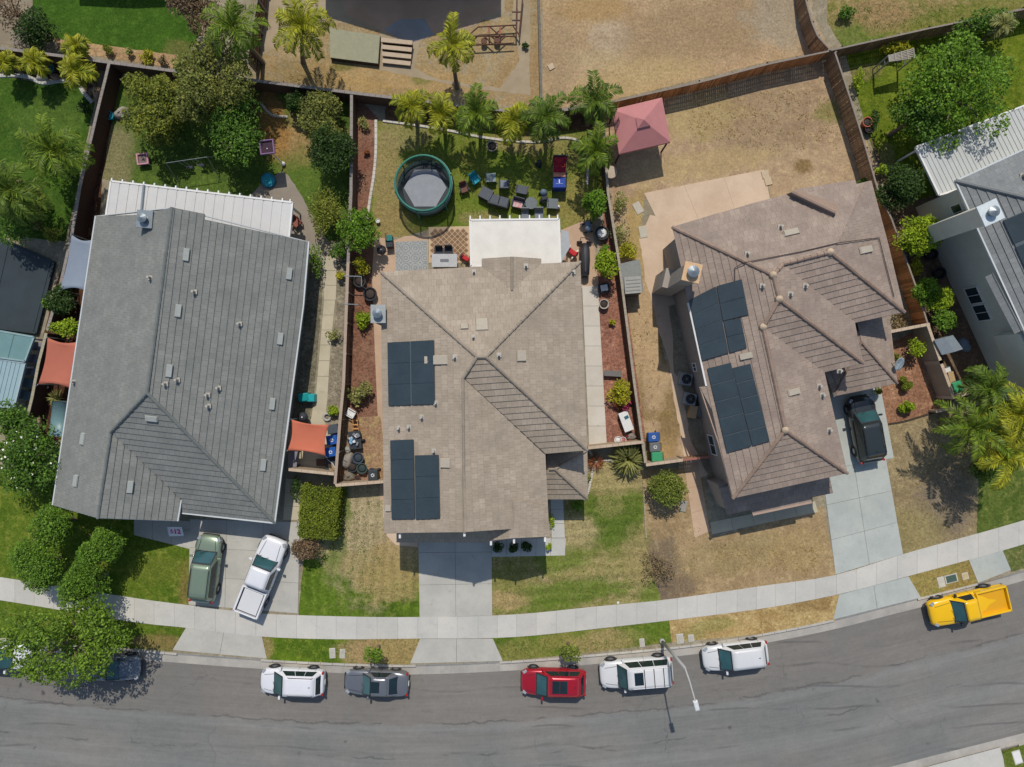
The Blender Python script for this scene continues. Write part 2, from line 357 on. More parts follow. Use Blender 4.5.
# kerbs and gutters in cast lengths
def kerb(t0, t1, tg0, tg1, flip):
    a0, a1, g0, g1 = offs(t0), offs(t1), offs(tg0), offs(tg1); kb = MB(); gb = MB()
    D = [(P(x0, interp(GUT, x0)).x, P(x1, interp(GUT, x1)).x) for x0, x1 in ((178, 262), (412, 500), (836, 918), (982, 1060))] if not flip else [(27, 36)]
    for k in range(len(a0) - 1):
        mx = (a0[k].x + a0[k+1].x) / 2; low = any(x0 < mx < x1 for x0, x1 in D); e = .012
        q = [a0[k].lerp(a0[k+1], e), a0[k].lerp(a0[k+1], 1-e), a1[k].lerp(a1[k+1], 1-e), a1[k].lerp(a1[k+1], e)]
        if flip: q = [q[3], q[2], q[1], q[0]]
        # q[0],q[1] = street side
        zt = -.10 if low else .012; zb = .012
        b = [(p.x, p.y, -.17) for p in q]; tt = [(q[0].x, q[0].y, zt), (q[1].x, q[1].y, zt), (q[2].x, q[2].y, zb), (q[3].x, q[3].y, zb)]
        kb.hexa(b, tt)
        if k % 3 == 0:
            e3 = min(k + 3, len(g0) - 1)
            for j in range(k, e3):
                gb.poly([(g1[j].x, g1[j].y, -.146), (g1[j+1].x, g1[j+1].y, -.146), (g0[j+1].x, g0[j+1].y, -.13), (g0[j].x, g0[j].y, -.13)] if not flip else
                        [(g0[j].x, g0[j].y, -.146), (g0[j+1].x, g0[j+1].y, -.146), (g1[j+1].x, g1[j+1].y, -.13), (g1[j].x, g1[j].y, -.13)][::-1])
    tag(kb.build('kerb', m_curb), kind='structure'); o = gb.build('gutter', m_gut); tag(o, kind='structure')
kerb(0-.57, -.73, -.57, 0.03, False)
kerb(11.17, 11.33, 10.57, 11.17, True)
# pavement slabs
TOP = [(-500, 500), (-200, 548), (0, 577), (142, 599), (188, 605), (256, 613), (330, 616), (410, 617), (512, 614.5), (600, 606), (662, 600), (768, 585), (835, 575), (903, 554), (1024, 520), (1150, 478), (1400, 380)]
BOT = [(-500, 523), (-200, 571), (0, 600), (138, 622.5), (186, 627.5), (256, 636), (330, 639), (410, 638.5), (512, 637), (610, 627), (700, 616.5), (768, 607.5), (839, 594), (908, 576), (1024, 544), (1150, 502), (1400, 404)]
def strip_slabs(name, top, bot, x0, x1, dx, z, mat, g=.07):
    j = MB(); mb = MB(); x = x0
    while x < x1 - 1:
        e = min(x + dx * random.uniform(.96, 1.04), x1); a, b = x + g, e - g
        q = [P(a, interp(bot, a)), P(b, interp(bot, b)), P(b, interp(top, b)), P(a, interp(top, a))]
        mb.hexa([(p.x, p.y, z - .06) for p in q], [(p.x, p.y, z + random.uniform(-.002, .002)) for p in q])
        q = [P(x, interp(bot, x)), P(e, interp(bot, e)), P(e, interp(top, e)), P(x, interp(top, x))]
        j.poly([(p.x, p.y, z - .022) for p in q]); x = e
    tag(mb.build(name, mat), kind='structure'); tag(j.build('joint', m_joint), kind='structure')
strip_slabs('pavement', TOP, BOT, -500, 1400, 20, .03, m_walk)
LOT = offs(11.33); 
def quadslabs(name, c4, nu, nv, z, mat, g=.02, zj=None, slope=None):
    """c4: four plan corners (px) in order; nu slabs along 0-1, nv along 1-2"""
    c = [P(*p) for p in c4]; mb = MB(); j = MB()
    L1 = (c[1]-c[0]).length / nu; L2 = (c[2]-c[1]).length / nv; gu, gv = g / L1 / 2, g / L2 / 2
    def at(u, v): return c[0].lerp(c[1], u).lerp(c[3].lerp(c[2], u), v)
    for a in range(nu):
        for b in range(nv):
            u0, u1, v0, v1 = (a+gu)/nu, (a+1-gu)/nu, (b+gv)/nv, (b+1-gv)/nv
            q = [at(u0, v0), at(u1, v0), at(u1, v1), at(u0, v1)]
            mb.prism([(p.x, p.y) for p in q], z - .04, z)
    j.prism([(p.x, p.y) for p in c], z - .05, z - .016)
    tag(mb.build(name, mat), kind='structure'); tag(j.build('joint', m_joint), kind='structure')
# driveways and aprons
quadslabs('driveway', [(190, 519), (300, 522), (298, 613.5), (188.5, 604.5)], 3, 3, .02, m_drive)
quadslabs('driveway_apron', [(186, 627.5), (262, 636.5), (267, 658.5), (172.5, 650)], 2, 1, .02, m_drive)
quadslabs('driveway', [(418, 520), (491.5, 520), (492.3, 615.5), (419.5, 617.5)], 2, 3, .02, m_drive)
quadslabs('driveway_apron', [(420, 638.7), (493, 638.5), (503, 661), (410, 663.5)], 2, 1, .02, m_drive)
quadslabs('driveway', [(832, 388), (880, 384), (894, 458), (822, 470)], 1, 1, .02, m_drive3)
quadslabs('driveway', [(822, 470.2), (886, 459), (903, 554), (835.5, 574.5)], 2, 3, .0205, m_drive3)
quadslabs('driveway_apron', [(839, 594.5), (908.5, 576.3), (921, 597.5), (833, 619.5)], 2, 1, .02, m_drive3)
quadslabs('driveway_apron', [(968.5, 559.5), (1002, 549), (1011, 570), (978, 583)], 1, 1, .02, m_drive3)
quadslabs('pavement', [(918, 769), (1000, 747), (1008, 775), (930, 800)], 1, 1, .03, m_walk)
quadslabs('pavement', [(1008, 775), (1120, 735), (1128, 760), (1016, 800)], 5, 1, .03, m_walk)
# front walks
quadslabs('garden_path', [(134, 517), (190, 521), (190, 549), (134, 535)], 3, 1, .016, m_drive)
quadslabs('garden_path', [(286, 478), (302, 480), (299, 520), (283, 520)], 1, 3, .016, m_path)
quadslabs('garden_path', [(491.7, 538), (566, 538), (565, 555.5), (491.7, 557)], 5, 1, .016, m_conc)
quadslabs('garden_path', [(550.5, 495), (563, 495), (565, 537.8), (551.5, 537.8)], 1, 3, .016, m_conc)
quadslabs('garden_path', [(684, 464), (698, 462), (710, 531), (694.5, 538)], 1, 3, .02, m_peach)
quadslabs('garden_path', [(710, 522), (815, 501), (818, 512), (712, 534.5)], 5, 1, .018, m_path)
# back patios and side paths
quadslabs('patio', [(644, 193), (764, 169.5), (771, 204), (672, 250), ], 3, 1, .02, m_beige, .01)
sheet('patio', [(639, 240), (650, 215), (690, 222), (690, 300), (655, 310), (648, 275)], .016, m_beige)
sheet('side_path', [(640, 240), (660, 240), (672, 330), (674, 372), (682, 385), (690, 440), (708, 475), (690, 480), (684, 458), (680, 430), (674, 400), (669, 363), (660, 335), (652, 300), (645, 280)], .012, m_beige, .04)
quadslabs('side_path', [(582, 286), (598, 286), (607, 446), (589, 446)], 1, 8, .02, m_side)
sheet('patio', [(559, 231), (583, 221), (592, 224), (599, 287), (560, 290)], .018, m_peach)
sheet('patio', [(374, 245), (378, 237), (396, 240), (405, 236), (428, 236), (428, 280), (390, 285), (384, 330), (384, 395), (389, 440), (391, 500), (380, 500), (379, 440), (377, 400), (374, 330), (372, 275)], .014, m_peach)
sheet('patio', [(384, 490), (392, 490), (398, 540), (418, 541), (418, 547), (396, 545), (387, 536), (383, 515)], .015, m_beige)
sheet('patio', [(240, 205), (262, 184), (282, 171), (289, 176), (303, 198), (322, 236), (330, 262), (324, 262), (300, 250), (260, 230)], .014, concmat('grey_tan_concrete', A(150, 140, 126), A(138, 128, 114), .02, .2), .03)
quadslabs('side_path', [(322, 256), (337, 256), (336, 300), (324, 300)], 1, 3, .016, m_path)
quadslabs('side_path', [(324, 300), (335.5, 300), (331, 345), (320, 345)], 1, 3, .016, m_path)
quadslabs('side_path', [(320, 345), (331, 345), (328, 392), (316, 392)], 1, 3, .016, m_path)
sheet('side_path', [(316, 392), (328, 392), (325, 423), (333, 440), (333, 472), (288, 468), (289, 424), (310, 424)], .0165, m_path, .02)
# lawns, beds, gravel
sheet('patio', [(328, -60), (500, -60), (500, 10), (470, 27), (434, 35), (412, 44), (380, 30), (345, 14)], .013, concmat('shade_tint_patio', A(182, 152, 126), A(168, 140, 114), .02, .25), .02)  # outline follows the gable's shadow; brown tint of the shade put into the colour
sheet('patio', [(384, 30), (400, 19), (425, 19), (434, 35), (412, 43), (402, 41)], .016, concmat('grey_pool_deck', A(150, 150, 148), A(140, 140, 138), .02, .2), .02)
gr1, gr2, gr3 = A(84, 106, 44), A(68, 90, 36), A(100, 116, 52)
dry1, dry2, dry3 = A(158, 140, 98), A(142, 124, 88), A(176, 158, 112)
sheet('lawn', [(-60, 470), (60, 470), (150, 530), (190, 545), (188, 604), (142, 598.5), (0, 576.5), (-60, 568)], .008, G('front_lawn_west', A(92, 110, 40), A(74, 96, 32), A(116, 124, 54), [(186, 585, .5, 1.6, 0, A(132, 112, 70), .7), (160, 570, 2.5, 1, 0, A(112, 118, 52), .5)], mow=None), .03)
sheet('verge', [(-60, 592), (0, 600.5), (138, 623), (186, 628), (172, 650), (150, 648), (0, 636), (-60, 628)], .008, G('verge_green', A(88, 108, 38), A(72, 92, 32), A(112, 116, 52), [(160, 643, 2.0, .6, -5, A(134, 112, 76), .8)]), .02)
sheet('verge', [(262, 636.5), (330, 639.5), (420, 639), (410, 663), (340, 661.5), (267, 659)], .008, G('verge_mixed', A(96, 118, 40), A(80, 102, 34), A(112, 124, 50), [(392, 650, 3.2, 1.4, 0, A(160, 136, 96), .9), (357, 652, 1.6, .9, 0, A(156, 134, 98), .8), (265, 647, .5, .8, 0, A(150, 130, 90), .8)]), .02)
sheet('verge', [(493, 638), (610, 627.5), (668, 620.5), (670, 641), (600, 650), (503, 660)], .008, G('verge_patchy', A(98, 116, 46), A(84, 102, 40), A(120, 124, 60), [(603, 642, 2.6, .9, 8, A(160, 140, 98), .85), (560, 640, 1.4, .6, 5, A(148, 134, 82), .6), (520, 652, 2.2, .8, 5, A(140, 130, 78), .55), (650, 632, 2.0, .6, 8, A(96, 118, 44), .5)]), .02)
sheet('verge', [(668, 620.5), (700, 617), (768, 608), (838.5, 595), (834, 620), (768, 632), (670, 641)], .009, G('verge_dry', A(176, 152, 106), A(160, 134, 90), A(188, 166, 120), [(712, 625, 1.6, .5, 8, A(120, 124, 66), .6), (812, 604, 1.6, .6, 8, A(128, 102, 66), .7), (690, 636, 1.2, .4, 8, A(118, 120, 64), .5)], fine=7, fv=.3), .02)
sheet('verge', [(908.5, 577), (968.5, 560), (976, 583), (922, 597)], .008, G('verge_dry_east', A(152, 136, 84), A(136, 118, 72), A(122, 124, 66), fine=7), .02)
sheet('verge', [(1002.5, 549), (1100, 520), (1110, 545), (1012, 570)], .008, G('verge_green_east', A(98, 106, 58), A(84, 96, 50), A(130, 124, 84)), .02)
sheet('lawn', [(1003, 752), (1060, 735), (1100, 800), (1012, 800)], .034, G('lawn_south', A(96, 108, 48), A(84, 98, 42), A(116, 120, 60)), .02)
sheet('lawn', [(300, 613.5), (302, 590), (306, 555), (336, 530), (338, 488), (387, 486), (383, 515), (388, 536), (396, 545), (418, 546), (419, 617), (330, 616)], .008,
      G('front_lawn_centre', A(90, 112, 40), A(74, 96, 32), A(108, 122, 52),
        [(368, 533, 3.3, 4.6, 8, A(166, 150, 118), 1.0), (366, 503, 2.6, 1.7, 0, A(168, 154, 122), 1.0), (398, 556, 1.9, 1.7, 0, A(170, 146, 110), .95), (392, 580, 2.6, 1.5, 12, A(156, 138, 90), .8), (380, 565, 3.2, 1.3, 0, A(150, 134, 86), .6),
         (343, 500, .5, 1.8, 10, A(88, 110, 38), .8), (338, 548, .6, 1.6, -10, A(84, 108, 36), .6)], mow=4), .03)
sheet('lawn', [(492.5, 556), (565, 556), (566, 500), (590, 478), (596, 462), (643, 470), (646, 540), (660, 600), (600, 605.5), (512, 614), (492.5, 615)], .008,
      G('front_lawn_patchy', A(140, 132, 86), A(124, 122, 68), A(162, 144, 108),
        [(612, 510, 2.7, 2.6, 0, A(90, 108, 44), 1.0), (598, 524, 2.6, 1.5, 0, A(88, 106, 44), .9), (570, 592, 4.2, .8, 6, A(96, 116, 46), .85), (540, 606, 3.2, .5, 3, A(92, 112, 42), .8), (560, 556, 2.2, 1.2, 0, A(100, 118, 48), .8), (510, 580, 1.6, 1.8, 0, A(118, 120, 60), .5),
         (503, 600, 1.8, .7, 0, A(168, 146, 104), .9), (576, 530, 1.6, 1.3, 0, A(166, 150, 112), .9), (612, 478, 2.6, 1.2, 0, A(164, 148, 106), .9), (640, 560, 1.2, 2.2, 0, A(150, 136, 94), .8), (654, 596, 1.0, 1.0, 0, A(96, 116, 44), .8), (610, 505, 1.0, .9, 0, A(146, 138, 88), .6), (600, 570, 3.0, .5, 6, A(152, 140, 92), .7)], mow=86), .03)
sheet('lawn', [(643, 470), (700, 470), (712, 540), (822, 508), (835, 574), (768, 584.5), (662, 599.5), (646, 540)], .0085,
      G('front_yard_dry', A(162, 140, 106), A(150, 128, 96), A(172, 150, 114),
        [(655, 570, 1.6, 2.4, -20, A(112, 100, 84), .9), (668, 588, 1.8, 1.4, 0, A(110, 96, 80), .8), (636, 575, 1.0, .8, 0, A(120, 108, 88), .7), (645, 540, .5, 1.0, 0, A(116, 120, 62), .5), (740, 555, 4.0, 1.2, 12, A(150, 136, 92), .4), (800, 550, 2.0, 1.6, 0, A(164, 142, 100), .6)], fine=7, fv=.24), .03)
sheet('lawn', [(886, 425), (940, 410), (960, 404), (980, 470), (978, 533), (903.5, 553), (887, 480), (886, 466), (895, 458)], .0085,
      G('side_yard_dry', A(150, 134, 102), A(136, 120, 90), A(160, 144, 108), [(945, 500, 2.0, 2.6, 10, A(118, 106, 92), .85), (915, 530, 2.2, 1.6, 0, A(140, 130, 84), .6), (930, 450, 2.0, 2.2, 0, A(146, 130, 104), .5)], fine=8, fv=.3), .03)
sheet('lawn', [(980, 400), (1100, 380), (1130, 480), (1024, 519.5), (978, 533), (980, 470)], .0085, G('lawn_east', A(92, 106, 50), A(78, 94, 42), A(112, 118, 62)), .03)
m_mulch = G('red_mulch', A(150, 112, 88), A(134, 100, 80), A(166, 130, 104), fine=8, fv=.42, bump=.8)
m_lava = G('red_lava_rock', A(154, 110, 92), A(138, 98, 84), A(170, 128, 108), fine=8, fv=.45, bump=.9)
sheet('mulch_bed', [(886, 345), (925, 326), (955, 400), (937, 411), (887, 425), (880, 400)], .012, m_mulch, .02)
sheet('mulch_bed', [(596, 285), (604, 210), (622, 270), (646, 442), (607, 446), (600, 340)], .010, m_lava, .02)
sheet('mulch_bed', [(356, 95), (378, 118), (376, 160), (371, 195), (366, 225), (374, 245), (376, 330), (378, 400), (380, 418), (350, 425), (345, 400), (350, 250)], .010, G('red_bark', A(128, 92, 76), A(142, 110, 90), A(110, 80, 66), fine=8, fv=.4), .02)
sheet('dirt_yard', [(342, 418), (380, 416), (384, 440), (388, 484), (336, 486)], .0125, G('trodden_soil', A(160, 132, 104), A(148, 118, 94), A(166, 146, 104)), .03)
# back garden in the centre
sheet('lawn', [(366, 225), (371, 195), (376, 160), (378, 122), (430, 125), (500, 132), (596, 132), (600, 175), (602, 210), (592, 222), (558, 232), (470, 230), (428, 228), (405, 235), (378, 237)], .006,
      G('back_lawn_centre', A(106, 120, 50), A(120, 122, 60), A(92, 112, 42),
        [(388, 180, 1.1, 4.5, 0, A(150, 132, 92), .9), (392, 225, 2.2, 1.3, 0, A(146, 128, 86), .8), (405, 135, 2.2, 1.0, 0, A(140, 130, 90), .7), (575, 205, 1.5, 2.2, 0, A(150, 134, 84), .7), (525, 142, 2.4, .8, 0, A(150, 134, 94), .8), (570, 150, 1.6, 1.2, 0, A(140, 128, 84), .6), (440, 222, 2.2, .7, 0, A(90, 112, 40), .7), (480, 218, 1.6, .5, 0, A(152, 134, 96), .6)]), .03)
sheet('mulch_bed', [(386, 100), (420, 104), (500, 113), (560, 113), (600, 108), (606, 190), (600, 190), (588, 150), (575, 136), (550, 141), (520, 141), (480, 136), (440, 128), (410, 124), (385, 119)], .008, G('brown_bark', A(112, 88, 66), A(98, 78, 60), A(140, 106, 84), fine=8, fv=.4), .03)
def border(name, pts, label, w=.13, col=m_side):
    q = [P(*p) for p in pts]; sm = []
    for k in range(len(q) - 1):
        for j in range(6):
            t_ = j / 6; p0, p1, p2, p3 = q[max(k-1, 0)], q[k], q[k+1], q[min(k+2, len(q)-1)]
            sm.append(.5 * ((2*p1) + (-p0+p2)*t_ + (2*p0-5*p1+4*p2-p3)*t_*t_ + (-p0+3*p1-3*p2+p3)*t_**3))
    sm.append(q[-1]); mb = MB()
    for k in range(len(sm) - 1):
        d = (sm[k+1]-sm[k]).normalized(); n = Vector((-d.y, d.x, 0)) * w; a, b = sm[k] + d*.01, sm[k+1] - d*.01
        mb.hexa([(a-n) + Vector((0,0,-.02)), (b-n) + Vector((0,0,-.02)), (b+n) + Vector((0,0,-.02)), (a+n) + Vector((0,0,-.02))], [(a-n*.7) + Vector((0,0,.1)), (b-n*.7) + Vector((0,0,.1)), (b+n*.7) + Vector((0,0,.1)), (a+n*.7) + Vector((0,0,.1))])
    return tag(mb.build(name, col), label, 'edging')
border('lawn_edging', [(376, 120), (376, 150), (374, 175), (370, 200), (366, 228)], 'curved pale concrete edging between red bark bed and trampoline lawn')
border('lawn_edging', [(383, 121), (420, 126), (450, 131), (480, 137), (510, 141), (540, 142), (565, 138), (585, 145), (588, 165), (587, 185)], 'long pale concrete edging in front of the row of palms', .11)
border('lawn_edging', [(588, 448), (594, 462), (591, 478), (588, 492), (583, 500)], 'short curved concrete edging around the flower bed by the front entry', .1)
border('lawn_edging', [(594, 463), (605, 460), (618, 462)], 'straight concrete edging below the spiky plant in front yard', .09)
border('lawn_edging', [(0, 76), (25, 76), (42, 83), (60, 81), (76, 82), (84, 93), (93, 103)], 'curved grey stone edging along the far left back lawn', .16, m_conc)
border('lawn_edging', [(261, 103), (268, 112), (275, 116), (288, 117)], 'small curved pale edging near dark round bush in corner', .1)
border('lawn_edging', [(888, 424), (905, 421), (938, 411)], 'thin dark edging below the red mulch planting by the grey driveway', .06, M('dark_edge', A(70, 60, 50)))
border('lawn_edging', [(643, 480), (644.5, 510), (646, 538)], 'thin pale edging line between the patchy lawn and the dry yard', .07, M('pale_edge', A(160, 150, 120)))
quadslabs('patio', [(428.5, 227), (469.5, 226), (470, 263), (428.5, 263)], 1, 1, .02, M('sand_joint', A(196, 172, 138), .9))
mb = MB(); c0, c1, c2, c3 = [P(*p) for p in ((428.5, 227), (469.5, 226), (470, 263), (428.5, 263))]
for a in range(-12, 13):
    for b in range(-12, 13):
        x, y = (a - b) * .2 + (c0.x + c2.x) / 2, (a + b) * .2 + (c0.y + c2.y) / 2
        if c0.x + .2 < x < c1.x - .2 and c2.y + .2 < y < c0.y - .2: mb.box((x, y, .024), (.242, .242, .012), math.radians(45))
tag(mb.build('patio_pavers', M('brown_paver', A(134, 106, 82), .9, island=.12)), 'brown diamond-set pavers with sand-coloured joints beside the white patio cover', 'pavers')
t = NT('patterned_tile'); vt = t.n('ShaderNodeTexVoronoi'); vt.inputs['Scale'].default_value = 1.45; vt.inputs['Randomness'].default_value = .0; t.l(t.obj, vt.inputs['Vector'])
wv = t.math('SINE', t.math('MULTIPLY', vt.outputs['Distance'], 26)); c = t.mix(t.rng(wv, -.3, .5), A(136, 140, 138), A(160, 162, 158)); t.l(t.val(c, t.rng(t.noise(3, 5), .3, .7, .86, 1.12)), t.b.inputs['Base Color']); t.b.inputs['Roughness'].default_value = .8
o = MB().prism([P(*p)[:2] for p in ((395.5, 242), (427, 240.5), (428, 276), (396, 276))], .015, .03).build('outdoor_rug', t.m); tag(o, 'large blue-grey patterned outdoor rug on the peach patio', 'rug')
# left garden
sheet('lawn', [(-80, 70), (0, 77), (25, 78), (42, 84), (60, 82), (76, 83), (93, 104), (84, 145), (76, 190), (64, 240), (-80, 225)], .006, G('back_lawn_west', A(66, 92, 34), A(54, 80, 30), A(80, 102, 42), [(50, 120, 2.5, 1.6, 0, A(92, 112, 52), .5)]), .03)
sheet('lawn', [(112, 78), (256, 84), (350, 97), (346, 240), (330, 240), (303, 198), (286, 176), (240, 210), (104, 178), (106, 130)], .006,
      G('back_lawn_shaded', A(84, 104, 46), A(70, 90, 40), A(96, 112, 52), [(306, 141, 2.3, 1.7, 20, A(160, 132, 92), .95), (273, 126, 1.0, 2.6, 12, A(150, 114, 70), .95), (268, 108, 1.2, 1.0, 0, A(146, 114, 74), .8), (114, 160, 1.4, 2.6, -15, A(138, 128, 96), .85), (310, 120, 1.5, .8, 0, A(150, 130, 92), .6), (310, 170, 3, 1.6, 10, A(92, 112, 48), .6), (160, 155, 2.5, 1.5, 0, A(74, 92, 42), .5)]), .03)
sheet('dirt_yard', [(56, 285), (74, 235), (84, 160), (98, 100), (110, 66), (122, 70), (110, 130), (102, 180), (100, 215), (80, 330), (70, 440), (40, 440), (40, 350)], .007, G('brown_bark_run', A(84, 58, 44), A(72, 50, 40), A(100, 74, 56), fine=8), .03)
sheet('dirt_yard', [(300, 250), (321, 252), (322, 300), (318, 345), (314, 395), (308, 425), (288, 425), (300, 340)], .010, G('dark_gravel', A(116, 110, 92), A(100, 96, 80), A(134, 128, 106), fine=8, fv=.4), .02)
sheet('gravel_strip', [(338, 250), (348, 250), (345, 330), (342, 395), (334, 425), (326, 424), (329, 392), (332, 345), (337, 300)], .010, G('grey_gravel', A(140, 130, 112), A(124, 116, 98), A(156, 146, 126), fine=8, fv=.4), .02)
# back right
sheet('dirt_yard', [(605, 108), (832, 57), (870, 150), (880, 182), (772, 204), (765, 170), (645, 193), (640, 240), (657, 300), (664, 358), (672, 366), (678, 400), (686, 462), (648, 464), (622, 270), (608, 190)], .007,
      G('straw_yard', A(176, 152, 122), A(164, 139, 112), A(184, 161, 124),
        [(760, 120, 4.5, 3.0, 15, A(140, 120, 94), .6), (700, 165, 5.0, 1.0, 10, A(176, 154, 112), .7), (832, 112, 1.1, .8, 0, A(116, 118, 58), .7), (803, 167, .7, .5, 0, A(110, 88, 46), .8), (700, 118, 3.0, 1.6, 12, A(168, 150, 104), .7), (655, 380, 1.1, 2.0, 0, A(178, 154, 120), .8), (652, 330, 1.6, 3.6, 0, A(184, 158, 122), .9), (665, 345, .4, 1.4, 0, A(116, 98, 54), .8), (670, 420, .8, 2.6, -10, A(126, 106, 68), .8), (650, 450, 1.5, 1.2, 0, A(172, 146, 102), .8), (652, 415, 1.8, .4, 0, A(132, 112, 72), .6), (640, 400, .3, 2.4, 0, A(134, 114, 74), .6), (640, 230, 1.0, 3.0, 0, A(162, 140, 84), .7)], fine=8, fv=.2), .03)
sheet('dirt_yard', [(542, -60), (820, -60), (812, 10), (826, 42), (832, 49), (768, 62), (610, 101), (560, 108), (543, 100)], .006,
      G('bare_yard', A(180, 156, 122), A(168, 143, 110), A(158, 133, 105),
        [(610, 38, 1.5, 1.3, 0, A(190, 178, 154), .5), (600, 60, 2.0, .8, 0, A(178, 160, 124), .7), (700, 30, 7, 2.2, 10, A(138, 116, 88), .6), (790, 20, 3, 2.2, 0, A(158, 148, 128), .7), (590, 10, 2.6, .9, 0, A(158, 128, 80), .6), (640, 78, 4.5, 1.4, 10, A(176, 154, 112), .8), (560, 60, 1.2, 3, 0, A(152, 132, 104), .6)], fine=7, fv=.25), .03)
sheet('dirt_yard', [(265, 20), (262, 60), (250, 78), (350, 91), (410, 98), (512, 110), (541, 108), (541, -60), (500, -60), (262, -60)], .006,
      G('bare_yard_centre', A(166, 146, 110), A(152, 130, 94), A(150, 140, 118),
        [(300, 72, 2.2, 1.0, 0, A(132, 114, 76), .7), (400, 78, 6, .9, -6, A(172, 144, 100), .8), (422, 80, .8, .4, 0, A(110, 112, 58), .8), (345, 67, .9, .3, 0, A(100, 100, 50), .8), (520, 70, 1.5, 2.2, 0, A(160, 134, 98), .7), (350, 85, 3, .6, -6, A(168, 140, 92), .7)], fine=8, fv=.25), .03)
sheet('patio', [(262, -60), (500, -60), (505, 12), (497, 22), (484, 19), (470, 28), (434, 34), (420, 42), (415, 68), (440, 80), (500, 88), (520, 60), (512, 20), (520, -60), (530, -60), (530, 95), (470, 88), (380, 70), (380, 30), (330, 20), (262, 55)], .010, concmat('tan_concrete', A(168, 152, 126), A(156, 140, 114), .02, .2), .05)
sheet('lawn', [(828, -60), (1200, -60), (1200, -30), (1024, 6), (930, 28), (843, 46), (829, 22)], .006, G('rough_grass', A(136, 122, 80), A(112, 114, 56), A(156, 134, 98), [(860, 35, 2.4, 1.0, 15, A(88, 110, 46), .8), (965, 15, 6, .8, 14, A(104, 112, 48), .7), (880, 15, 2, 1.2, 0, A(150, 124, 90), .8)], fv=.4), .03)
sheet('lawn', [(846, 50), (930, 30), (1024, 10), (1200, -28), (1200, 90), (1024, 160), (960, 190), (915, 200), (890, 195), (868, 130)], .006, G('back_lawn_east', A(96, 112, 36), A(82, 98, 30), A(116, 122, 48), [(905, 90, 1.8, 2.4, 0, A(112, 126, 48), .6), (886, 165, .7, 1.5, 0, A(134, 126, 88), .7), (865, 72, 1.4, .6, 15, A(136, 122, 84), .7)], fv=.35), .03)
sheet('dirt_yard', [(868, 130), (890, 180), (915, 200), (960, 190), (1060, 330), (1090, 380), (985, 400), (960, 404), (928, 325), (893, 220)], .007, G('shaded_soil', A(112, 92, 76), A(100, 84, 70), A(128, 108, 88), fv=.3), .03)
sheet('lawn', [(35, -40), (205, -40), (200, 30), (187, 55), (60, 38), (34, 25)], .006, G('lawn_north', A(66, 96, 34), A(58, 86, 30), A(76, 104, 40), [(178, 48, 1.0, .6, 0, A(120, 112, 68), .6)], fv=.3), .03)
sheet('mulch_bed', [(52, 36), (60, 38), (190, 55), (186, 70), (95, 56), (60, 50)], .008, G('tan_bed', A(176, 148, 112), A(162, 134, 100), A(150, 122, 92)), .03)
sheet('patio', [(-60, -40), (34, -40), (33, 20), (20, 45), (-60, 40)], .008, concmat('old_tan_concrete', A(150, 138, 118), A(136, 124, 104), .02, .3), .03)
sheet('mulch_bed', [(-40, 52), (100, 68), (92, 102), (76, 82), (42, 83), (0, 76), (-40, 74)], .008, G('dark_rock_bed', A(82, 70, 56), A(66, 58, 50), A(140, 126, 104), fine=6, fv=.5), .03)
# ============================================================ plants
L_ = {
 'olive': leafmat('olive_leaf', A(112, 120, 50), A(84, 98, 42)),
 'olivegrey': leafmat('olive_grey_leaf', A(112, 118, 66), A(88, 100, 52)),
 'dark': leafmat('dark_leaf', A(52, 76, 34), A(38, 60, 28)),
 'mid': leafmat('mid_green_leaf', A(78, 110, 44), A(62, 94, 36)),
 'bright': leafmat('bright_leaf', A(90, 124, 38), A(68, 100, 30)),
 'lime': leafmat('lime_leaf', A(126, 148, 38), A(100, 128, 34)),
 'soft': leafmat('soft_green_leaf', A(92, 124, 46), A(68, 102, 36)),
 'street': leafmat('street_tree_leaf', A(96, 124, 44), A(72, 100, 36)),
 'hedge': leafmat('hedge_leaf', A(102, 116, 38), A(82, 98, 32)),
 'yellow': leafmat('yellow_green_leaf', A(150, 150, 44), A(112, 124, 38)),
 'purple': leafmat('purple_leaf', A(112, 96, 84), A(90, 80, 70)),
 'bare': leafmat('bare_twig', A(120, 110, 92), A(96, 86, 72)),
 'round': leafmat('round_tree_leaf', A(104, 118, 56), A(84, 100, 46)),
 'palm': leafmat('palm_leaf', A(98, 118, 40), A(72, 98, 34)),
 'palmy': leafmat('yellow_palm_leaf', A(140, 142, 42), A(98, 116, 36)),
 'palmd': leafmat('deep_palm_leaf', A(88, 108, 42), A(64, 90, 34)),
 'grey': leafmat('grey_green_leaf', A(128, 134, 90), A(104, 110, 70)),
 'flower': leafmat('white_blossom', A(226, 224, 216), A(206, 204, 196), .1, .1),
 'red': leafmat('rust_leaf', A(128, 84, 62), A(104, 70, 54)),
}
m_bark = M('bark', A(112, 96, 78), .9, .25, 6, bump=.6); m_pbark = M('palm_bark', A(134, 118, 94), .9, .25, 9, bump=.6)
def leaf_quads(c, s, up=.35, asp=.6):
    up += .35
    n = len(c); nrm = rng.normal(size=(n, 3)); nrm[:, 2] = np.abs(nrm[:, 2]) + up; nrm /= np.linalg.norm(nrm, axis=1)[:, None]
    a = np.cross(nrm, rng.normal(size=(n, 3))); a /= np.linalg.norm(a, axis=1)[:, None]; b = np.cross(nrm, a)
    sz = s * rng.uniform(.6, 1.35, (n, 1)); a = a * sz * .5; b = b * sz * asp * .5
    return np.stack([c - a, c - b * 1.0 + a * .1, c + a, c + b * 1.0 - a * .1], 1)
